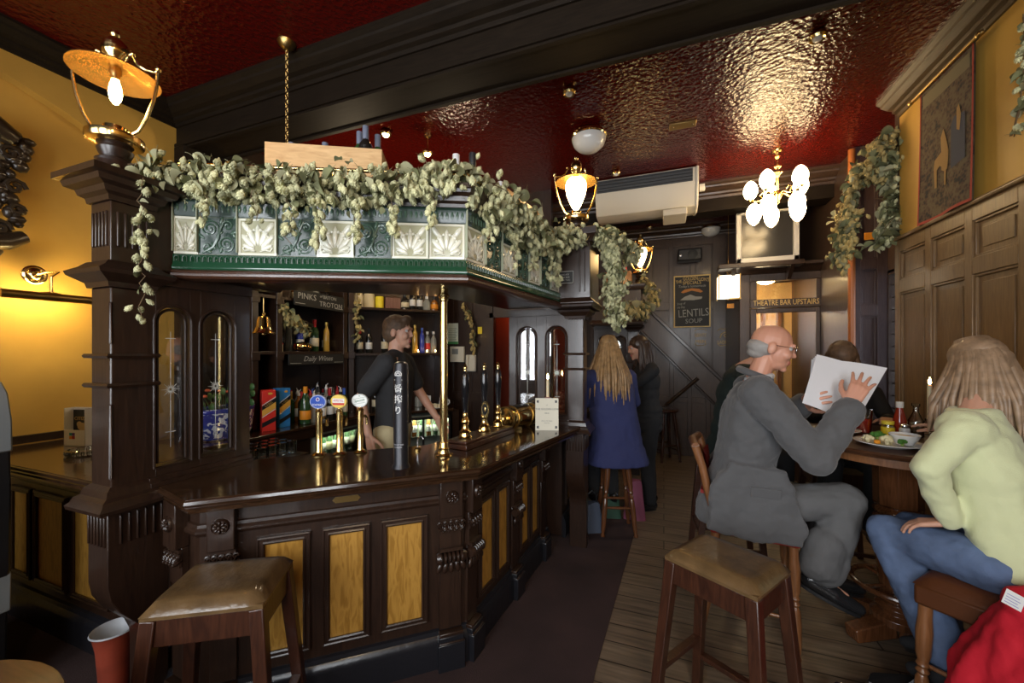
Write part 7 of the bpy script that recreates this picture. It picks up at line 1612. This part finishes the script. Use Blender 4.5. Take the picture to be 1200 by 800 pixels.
def short_hair(F, m, top=True, seed=0, zmin=-.03):
    s, M = F.s, F.Mh; cap = MB(); r = random.Random(seed)
    if top:
        cap.ell((0, -.022*s, .042*s), (.083*s, .101*s, .088*s), M, 20, 14); cap.ell((0, -.05*s, -.01*s), (.079*s, .07*s, .075*s), M, 16, 12); cap.ell((0, .055*s, .1*s), (.05*s, .035*s, .028*s), M, 12, 8)
        for k in range(60): a = r.uniform(0, 6.28); q = r.uniform(.02, .07); cap.ell((q*math.cos(a)*s, (-.015+q*1.2*math.sin(a))*s, (.118-q*.5)*s), (.014*s, .02*s, .014*s), M, 6, 5)
    else:
        cap.ell((0, -.046*s, -.012*s), (.0795*s, .075*s, .05*s), M, 20, 12); cap.ell((0, -.06*s, -.05*s), (.06*s, .05*s, .03*s), M, 14, 8)
    q = remesh(cap, .008, 2, .003, 40); return build('hair', q, m, F.o, world=True, sharp=80)
GREYSUIT = mat('grey_wool', (.085, .085, .088), .85, sheen=.2, bump=.15, bscale=220); GREYTR = mat('grey_trouser_wool', (.10, .10, .102), .85, bump=.12, bscale=200); DKGREEN = mat('dark_green_wool', (.008, .016, .014), .9); BLKCL = mat('black_cloth', (.010, .010, .011), .85); BLUEC = mat('royal_blue_wool', (.024, .03, .10), .85, bump=.1, bscale=150)
LIME = mat('pale_green_knit', (.58, .61, .36), .85, sheen=.2, bump=.2, bscale=260); DENIM = mat('blue_denim', (.085, .125, .22), .85, var=.35, vscale=7, bump=.2, bscale=300); KHAKI = mat('khaki_cotton', (.42, .35, .2), .8); TEE = mat('charcoal_cotton', (.022, .022, .024), .85)
HBLOND = mat('blonde_hair', (.28, .165, .07), .45, var=.35, vscale=30); HBROWN = mat('dark_brown_hair', (.035, .018, .01), .4); HMID = mat('brown_hair', (.09, .05, .026), .65, var=.3, vscale=40); HGREY = mat('grey_hair', (.3, .28, .26), .6); HLIGHT = mat('light_brown_hair', (.25, .165, .1), .45, var=.3, vscale=30)
SHOE = mat('black_shoe_leather', (.012, .012, .013), .22, coat=.4)
def sides(c, right, w): c, r = Vector(c), Vector(right).normalized(); return [c - r*w, c + r*w]
# --- man in the grey suit -----------------------------------------------------
fw = Vector((.99, -.12, 0)); rt = Vector((-.12, -.99, 0)); pel = Vector((.40, 2.665, .755)); nk = Vector((.50, 2.635, 1.44))
hip = sides(pel + Vector((.03, 0, -.01)), rt, .095); sh = sides(nk + Vector((-.01, 0, -.055)), rt, .2)
man = figure('seated balding man in a grey suit reading a sheaf of papers at the high table', dict(pelvis=pel, neck=nk, head=(.575, 2.63, 1.625), hfwd=(.95, -.13, -.28), fwd=fw, sh=sh, el=[(.63, 2.88, 1.195), (.70, 2.345, 1.08)], wr=[(.735, 2.70, 1.30), (.865, 2.45, 1.33)], hip=hip, kn=[(.86, 2.80, .72), (.885, 2.56, .82)], an=[(.86, 2.80, .34), (.775, 2.52, .43)], toe=[(.97, 2.80, .33), (.98, 2.49, .35)]), s=1.07, voxel=.0048, skin=SKINR,
    hands={0: dict(dir=(.05, -.8, .3), palm=(.8, .2, .2), curl=(.55, .6, .4)), 1: dict(dir=(.45, .25, .85), palm=(.3, .8, -.2), curl=(.25, .3, .25), spread=.25)})
def jk(mm):
    trunk(man, mm, [(-.20, .205, .19, -.02), (-.1, .212, .185, -.015), (.08, .2, .165, -.01), (.28, .185, .148, 0), (.5, .19, .145, .005), (.7, .2, .142, 0), (.84, .195, .125, -.01), (.92, .15, .1, -.015), (.98, .085, .075, -.01)])
    sleeves(man, mm, (.088, .074, .062)); 
    for i in (0, 1): mm.mb(MB().ell(tuple(man.V['sh'][i] + man.x*(.03 if i == 0 else -.03)), (.095, .095, .085), None, 14, 10))
    for y0, y1 in ((2.425, 2.50), (2.82, 2.89)): mm.prism([(.22, .615), (.45, .59), (.66, .60), (.69, .68), (.66, .80), (.60, .97), (.34, 1.0), (.24, .85)], y0, y1, frame((0, 0, 0), (1, 0, 0), (0, 0, 1), (0, 1, 0)))
jo = garment(man, 'jacket', jk, GREYSUIT, .010, .016, 8, 5)
b = MB(); b.tube([nk + man.x*(.082*math.cos(t)) + man.y*(.075*math.sin(t)-.012) + Vector((0, 0, .03-.03*math.sin(t))) for t in [-PI*.5 + PI*2*k/28 for k in range(28)]], .02, 8, closed=True); build('jacket_collar', b, GREYSUIT, jo, world=True)
b = MB(); M = frame(Vector((.50, 2.43, .86)), Vector((1, -.05, .0)).normalized(), Vector((0, -.15, 1)).normalized(), Vector((-.05, -1, -.15)).normalized()); b.box((-.07, -.028, -.004), (.07, .026, .012), M); build('pocket_flap', b, GREYSUIT, jo, world=True, bevel=.004)
def clr(mm):
    for k in range(14): a = 2*PI*k/14; mm.mb(MB().ell((.064*math.cos(a), .06*math.sin(a), .01+.012*math.sin(a)), (.02, .02, .022), None, 8, 6), frame(nk + Vector((.01, 0, 0)), man.x, man.y, man.z))
garment(man, 'shirt_collar', clr, mat('pale_shirt', (.5, .5, .5), .8), .008, .0)
def tr(mm): trousers(man, mm, (.1, .085, .08), .92); mm.cap(Vector((.78, 2.5, .6)), Vector((.74, 2.48, .5)), .09, .085, 12)
garment(man, 'trousers', tr, GREYTR, .010, .010, 9); socks(man); shoes(man, SHOE); short_hair(man, HGREY, top=False)
g = MB(); M = man.Mh; s = man.s
for sx in (-1, 1): g.tube([M @ (Vector((sx*.033 + .022*math.cos(t), .1, .01 + .017*math.sin(t)))*s) for t in [2*PI*k/14 for k in range(14)]], .0015, 5, closed=True); g.tube([M @ (Vector((sx*.055, .1, .014))*s), M @ (Vector((sx*.078, .06, .016))*s), M @ (Vector((sx*.08, -.01, .01))*s)], .0014, 5)
g.tube([M @ (Vector((-.012, .102, .014))*s), M @ (Vector((.012, .102, .014))*s)], .0014, 5); build('spectacles', g, STEEL, man.o, world=True)
# --- woman in pale green ------------------------------------------------------
fw = FL; rt = Vector((.643, .766, 0)); pel = Vector((1.28, 2.16, .775)); nk = Vector((1.215, 2.245, 1.33))
hip = sides(pel + FL*.03 + Vector((0, 0, -.01)), rt, .095); sh = sides(nk + Vector((0, 0, -.045)), rt, .165)
hd_ = at_d(1143, 428, 1.78)
lady = figure('seated woman in a pale green jumper and blue jeans leaning towards the high table', dict(pelvis=pel, neck=nk, head=hd_, hfwd=(-.15, .95, -.35), fwd=fw, sh=sh, el=[tuple(at_d(1090, 548, 1.60)), (1.38, 2.43, 1.25)], wr=[tuple(at_d(1112, 612, 1.62)), (1.32, 2.58, 1.225)], hip=hip, kn=[(.965, 2.33, .765), (1.13, 2.50, .74)], an=[(1.12, 2.20, .30), (1.2, 2.42, .30)], toe=[(1.05, 2.30, .25), (1.12, 2.50, .25)]), s=.98, voxel=.0048, female=True,
    hands={0: dict(dir=(-.65, .4, -.25), palm=(.1, .1, -1), curl=(.3, .4, .3)), 1: dict(dir=(-.3, .7, .0), palm=(0, 0, -1), curl=(.12, .2, .15))})
def jm(mm):
    trunk(lady, mm, [(-.05, .175, .135, -.02), (.08, .178, .135, -.02), (.28, .16, .122, -.01), (.5, .16, .122, 0), (.7, .168, .125, 0), (.85, .165, .11, 0), (.94, .13, .095, 0), (1.02, .09, .085, 0), (1.07, .075, .07, 0)])
    sleeves(lady, mm, (.078, .066, .052))
    for i in (0, 1): mm.mb(MB().ell(tuple(lady.V['sh'][i] + lady.x*(.03 if i == 0 else -.03)), (.085, .085, .08), None, 14, 10))
garment(lady, 'jumper', jm, LIME, .010, .012, 8, 6); 
def jn(mm): trousers(lady, mm, (.1, .08, .083), .93)
garment(lady, 'jeans', jn, DENIM, .010, .008, 12); shoes(lady, mat('dark_suede', (.02, .02, .022), .8))
long_hair(lady, HLIGHT, .33, .165, 3, 420)
# red coat over the chair
o = thing('red_coat', 'bright red coat with a white label draped over the brown chair in front', 'coat', (1.36, 1.9, .2)); RED = mat('bright_red_wool', (.48, .006, .02), .85, bump=.1, bscale=120)
b = MB(); ux, uy = Vector((.766, -.643, 0)), Vector((.643, .766, 0)); n = 72; rows_ = 16; vs = []
for i in range(rows_):
    t = i/(rows_-1); z = .775 - .70*t; ra = .085 + .15*min(1, t*2.2)**.8; rb = .06 + .10*min(1, t*2)**.8; c = Vector((1.215 - .02*t, 1.885 - .02*t, z))
    for k in range(n):
        q = 2*PI*k/n; pl = 1 + (.03+.13*t)*math.sin(7*q + 1.2*t) + .05*t*math.sin(13*q+2)
        vs.append(c + ux*(ra*pl*math.cos(q)) + uy*(rb*pl*math.sin(q)) + Vector((0, 0, .03*math.sin(3*q)*t + .03*math.cos(q))))
b.add(vs, [(i*n+k, i*n+(k+1) % n, (i+1)*n+(k+1) % n, (i+1)*n+k) for i in range(rows_-1) for k in range(n)] + [tuple(range(n-1, -1, -1)), tuple((rows_-1)*n+k for k in range(n))])
b.cap(Vector((1.16, 1.90, .735)), Vector((1.36, 1.90, .78)), .06, .07, 12); b.cap(Vector((1.12, 1.88, .60)), Vector((1.06, 1.87, .30)), .055, .05, 12)
build('coat_cloth', remesh(b, .009, 3, .007, 12), RED, o, world=True, sharp=80)
b = MB(); p = Vector((1.10, 1.795, .80)); p = at_d(1188, 703, 1.215); M = frame(p, Vector((.8, .2, -.45)).normalized(), Vector((.3, .1, .8)).normalized(), Vector((-.3, -.95, .1)).normalized()); b.mi = 0; b.box((-.03, -.022, 0), (.03, .022, .001), M); b.mi = 1
for k in range(4): b.box((-.024, -.016+.008*k, .001), (.02-.006*(k % 2), -.0135+.008*k, .0014), M)
build('white_label', b, [LB2, mat('label_print', (.3, .3, .5), .7)], o, world=True)
# --- dark clothed person across the table ----------------------------------------
fw = Vector((-.1, -1, 0)); rt = Vector((-1, .1, 0)); pel = Vector((1.23, 3.62, .85)); nk = Vector((1.20, 3.52, 1.36)); hip = sides(pel, rt, .09); sh = sides(nk + Vector((0, 0, -.05)), rt, .17)
f3 = figure('brown haired person in black bending over the far side of the high table', dict(pelvis=pel, neck=nk, head=(1.155, 3.40, 1.545), hfwd=(-.2, -.75, -.62), fwd=fw, sh=sh, el=[(1.42, 3.42, 1.13), (1.0, 3.42, 1.13)], wr=[(1.34, 3.24, 1.165), (1.03, 3.26, 1.165)], hip=hip, kn=[(1.32, 3.3, .83), (1.06, 3.3, .83)], an=[(1.32, 3.4, .42), (1.06, 3.4, .42)]), s=.97, voxel=.008, female=True)
def t3(mm): f3.torso(mm, 1.14); sleeves(f3, mm)
garment(f3, 'jacket', t3, BLKCL); garment(f3, 'trousers', lambda mm: trousers(f3, mm), BLKCL); long_hair(f3, HMID, .2, .12, 5, 120); shoes(f3, SHOE)
# --- dark green person behind the man ---------------------------------------------
fw = Vector((1, .0, 0)); rt = Vector((0, -1, 0)); pel = Vector((.43, 3.42, .87)); nk = Vector((.55, 3.40, 1.47)); hip = sides(pel, rt, .09); sh = sides(nk + Vector((0, 0, -.05)), rt, .2)
f4 = figure('person in dark green hidden behind the man in grey', dict(pelvis=pel, neck=nk, head=(.735, 3.36, 1.60), hfwd=(.9, 0, -.6), fwd=fw, sh=sh, el=[(.68, 3.65, 1.2), (.68, 3.2, 1.2)], wr=[(.72, 3.5, 1.05), (.7, 3.3, 1.05)], hip=hip, kn=[(.78, 3.5, .84), (.78, 3.3, .84)], an=[(.78, 3.5, .42), (.78, 3.3, .42)]), s=1.0, voxel=.008)
def t4(mm): f4.torso(mm, 1.16); sleeves(f4, mm)
garment(f4, 'coat', t4, DKGREEN); garment(f4, 'trousers', lambda mm: trousers(f4, mm), BLKCL); short_hair(f4, HMID); shoes(f4, SHOE)
# --- blonde woman in the blue coat --------------------------------------------------
fw = Vector((-.55, .83, 0)); rt = Vector((.83, .55, 0)); pel = Vector((-.41, 3.63, .84)); nk = Vector((-.44, 3.62, 1.43)); hip = sides(pel, rt, .095); sh = sides(nk + Vector((0, 0, -.05)), rt, .18)
f5 = figure('woman with long blonde hair in a royal blue coat perched on the turned-leg stool', dict(pelvis=pel, neck=nk, head=(-.47, 3.66, 1.62), hfwd=(-.35, .9, -.15), fwd=fw, sh=sh, el=[(-.68, 3.62, 1.15), (-.26, 3.80, 1.15)], wr=[(-.73, 3.82, 1.15), (-.42, 4.0, 1.08)], hip=hip, kn=[(-.66, 3.92, .70), (-.50, 4.02, .66)], an=[(-.62, 3.86, .27), (-.46, 3.93, .27)]), s=1.0, voxel=.008, female=True)
def t5(mm):
    trunk(f5, mm, [(-.36, .275, .24, -.03), (-.2, .25, .22, -.03), (.0, .225, .19, -.02), (.25, .205, .165, -.01), (.5, .2, .155, 0), (.72, .2, .15, 0), (.86, .19, .125, 0), (.94, .14, .1, 0), (1.0, .085, .08, 0)]); sleeves(f5, mm, (.085, .072, .06))
garment(f5, 'coat', t5, BLUEC, .012, .013, 6); garment(f5, 'trousers', lambda mm: trousers(f5, mm, (.09, .07, .06)), BLKCL); long_hair(f5, HBLOND, .46, .19, 7, 340); shoes(f5, SHOE)
# --- dark haired woman standing ------------------------------------------------------
px_, py_ = -.16, 4.36; fw = Vector((-.85, -.5, 0)); rt = Vector((-.5, .85, 0)); pel = Vector((px_, py_, .93)); nk = Vector((px_-.02, py_-.01, 1.46)); hip = sides(pel + Vector((0, 0, -.02)), rt, .09); sh = sides(nk + Vector((0, 0, -.05)), rt, .17)
f6 = figure('dark haired woman dressed in black standing beyond the blonde woman', dict(pelvis=pel, neck=nk, head=(px_-.09, py_-.05, 1.64), hfwd=(-.9, -.4, -.25), fwd=fw, sh=sh, el=[(px_-.2, py_-.22, 1.2), (px_-.05, py_+.2, 1.18)], wr=[(px_-.26, py_-.1, 1.08), (px_-.2, py_+.12, 1.04)], hip=hip, kn=[(px_, py_-.09, .5), (px_, py_+.1, .5)], an=[(px_+.03, py_-.1, .09), (px_+.03, py_+.12, .09)]), s=1.0, voxel=.007, female=True)
def t6(mm):
    f6.torso(mm, 1.15); sleeves(f6, mm)
    for t in range(4): mm.mb(MB().ell((0, 0, 0), (.18, .145, .09), None, 16, 8), f6.Mt(pel + Vector((0, 0, .08-.06*t))))
garment(f6, 'jacket', t6, BLKCL); garment(f6, 'trousers', lambda mm: trousers(f6, mm, (.095, .075, .065), .97), BLKCL); long_hair(f6, HBROWN, .24, .115, 9, 110); shoes(f6, SHOE)
# --- barman -----------------------------------------------------------------------------
o_ = at_d(461, 500, 3.0); bx, by = o_.x, o_.y; fw = Vector((.96, .28, 0)); rt = Vector((.28, -.96, 0)); pel = Vector((bx, by, 1.02)); nk = Vector((bx+.02, by, 1.575)); hip = sides(pel + Vector((0, 0, -.02)), rt, .095); sh = sides(nk + Vector((0, 0, -.055)), rt, .195)
pl = build('floor_slats', MB().box((-.35, -.35, 0), (.35, .35, .06)), WD) ; place(pl, (bx, by, .0075)); tag(pl, 'raised wooden standing boards behind the counter under the barman', 'duckboard')
nk_b = nk.copy()
f7 = figure('young barman in a charcoal T-shirt walking behind the counter', dict(pelvis=pel, neck=nk, head=(bx+.045, by+.005, 1.745), hfwd=(.97, .2, -.05), fwd=fw, sh=sh, el=[(bx+.05, by+.26, 1.28), (bx-.09, by-.25, 1.27)], wr=[(bx+.2, by+.28, 1.08), (bx-.0, by-.27, 1.03)], hip=hip, kn=[(bx-.05, by+.09, .57), (bx+.12, by-.1, .57)], an=[(bx-.2, by+.09, .165), (bx+.1, by-.1, .165)]), s=1.03, voxel=.0055,
    hands={1: dict(dir=(.25, -.02, -1), palm=(.1, 1, 0), curl=(.3, .35, .3)), 0: dict(dir=(.6, 0, -.8), palm=(0, -1, 0))})
def t7(mm): trunk(f7, mm, [(-.06, .17, .125, 0), (.1, .165, .12, 0), (.35, .16, .115, 0), (.6, .178, .122, 0), (.8, .185, .118, 0), (.9, .15, .095, 0), (.98, .085, .075, 0), (1.02, .066, .064, 0)]); [mm.cap(f7.V['sh'][i], nk_b + Vector((0, 0, -.005)), .066, .062, 14) for i in (0, 1)]; sleeves(f7, mm, (.072, .062, .05), .36)
garment(f7, 't_shirt', t7, TEE); garment(f7, 'trousers', lambda mm: trousers(f7, mm, (.105, .085, .075)), KHAKI); short_hair(f7, HMID); shoes(f7, SHOE)
# ================================================================== camera, daylight, world
cam = bpy.data.cameras.new('camera'); co = bpy.data.objects.new('camera', cam); C.objects.link(co)
cam.sensor_fit = 'HORIZONTAL'; cam.sensor_width = 36; cam.lens = FPX/1200*36; cam.shift_y = (HY-400)/1200; cam.clip_start = .02
co.location = (0, 0, EYE); co.rotation_euler = (PI/2, 0, ALPHA); bpy.context.scene.camera = co
w = bpy.data.worlds.new('world'); bpy.context.scene.world = w; w.use_nodes = True
w.node_tree.nodes['Background'].inputs[0].default_value = (.75, .85, 1, 1); w.node_tree.nodes['Background'].inputs[1].default_value = 1.0
def area(name, loc, rot, sx, sy, power, col):
    l = bpy.data.lights.new(name, 'AREA'); l.shape = 'RECTANGLE'; l.size = sx; l.size_y = sy; l.energy = power; l.color = col
    o = bpy.data.objects.new(name, l); C.objects.link(o); o.location = loc; o.rotation_euler = rot; return o
DAY = [100, 155, 140]
for k, (a, b) in enumerate(WIN):
    area('window_daylight', ((a+b)/2, YB-.25, 1.97), (PI/2, 0, 0), b-a, 2.0, DAY[k], (.93, .965, 1.0))
area('side_window_daylight', (2.3, 4.5, 1.65), (PI/2, 0, PI/2), .65, 1.3, 12, (.85, .92, 1.0))
def point(name, loc, power, col=(1, .62, .26), r=.03):
    l = bpy.data.lights.new(name, 'POINT'); l.energy = power; l.color = col; l.shadow_soft_size = r
    o = bpy.data.objects.new(name, l); C.objects.link(o); o.location = loc; return o
point('front_bay_fill', (.6, -.9, 2.9), 55, (1, .72, .4), .12)  # added warm fill for the right wall, no fitting behind it
point('passage_lamp', (-1.95, 5.2, 2.2), 3, (1, .4, .15), .05)
point('bar_spot_lamp', (-2.75, 3.0, 2.85), 16, (1, .78, .5), .06)
point('bar_spot_lamp', (-2.0, 3.6, 2.8), 12, (1, .78, .5), .06)
point('stairwell_lamp', (1.25, 6.3, 2.2), 25, (1, .75, .42), .08)
sc = bpy.context.scene
sc.view_settings.view_transform = 'Standard'; sc.view_settings.look = 'None'; sc.view_settings.exposure = 0; sc.view_settings.gamma = 1; sc.view_settings.use_curve_mapping = False
sc.cycles.use_denoising = True; sc.cycles.max_bounces = 8; sc.cycles.diffuse_bounces = 4; sc.cycles.glossy_bounces = 4; sc.cycles.transparent_max_bounces = 12; sc.cycles.transmission_bounces = 6
sc.cycles.sample_clamp_indirect = 6; sc.cycles.caustics_reflective = False; sc.cycles.caustics_refractive = False
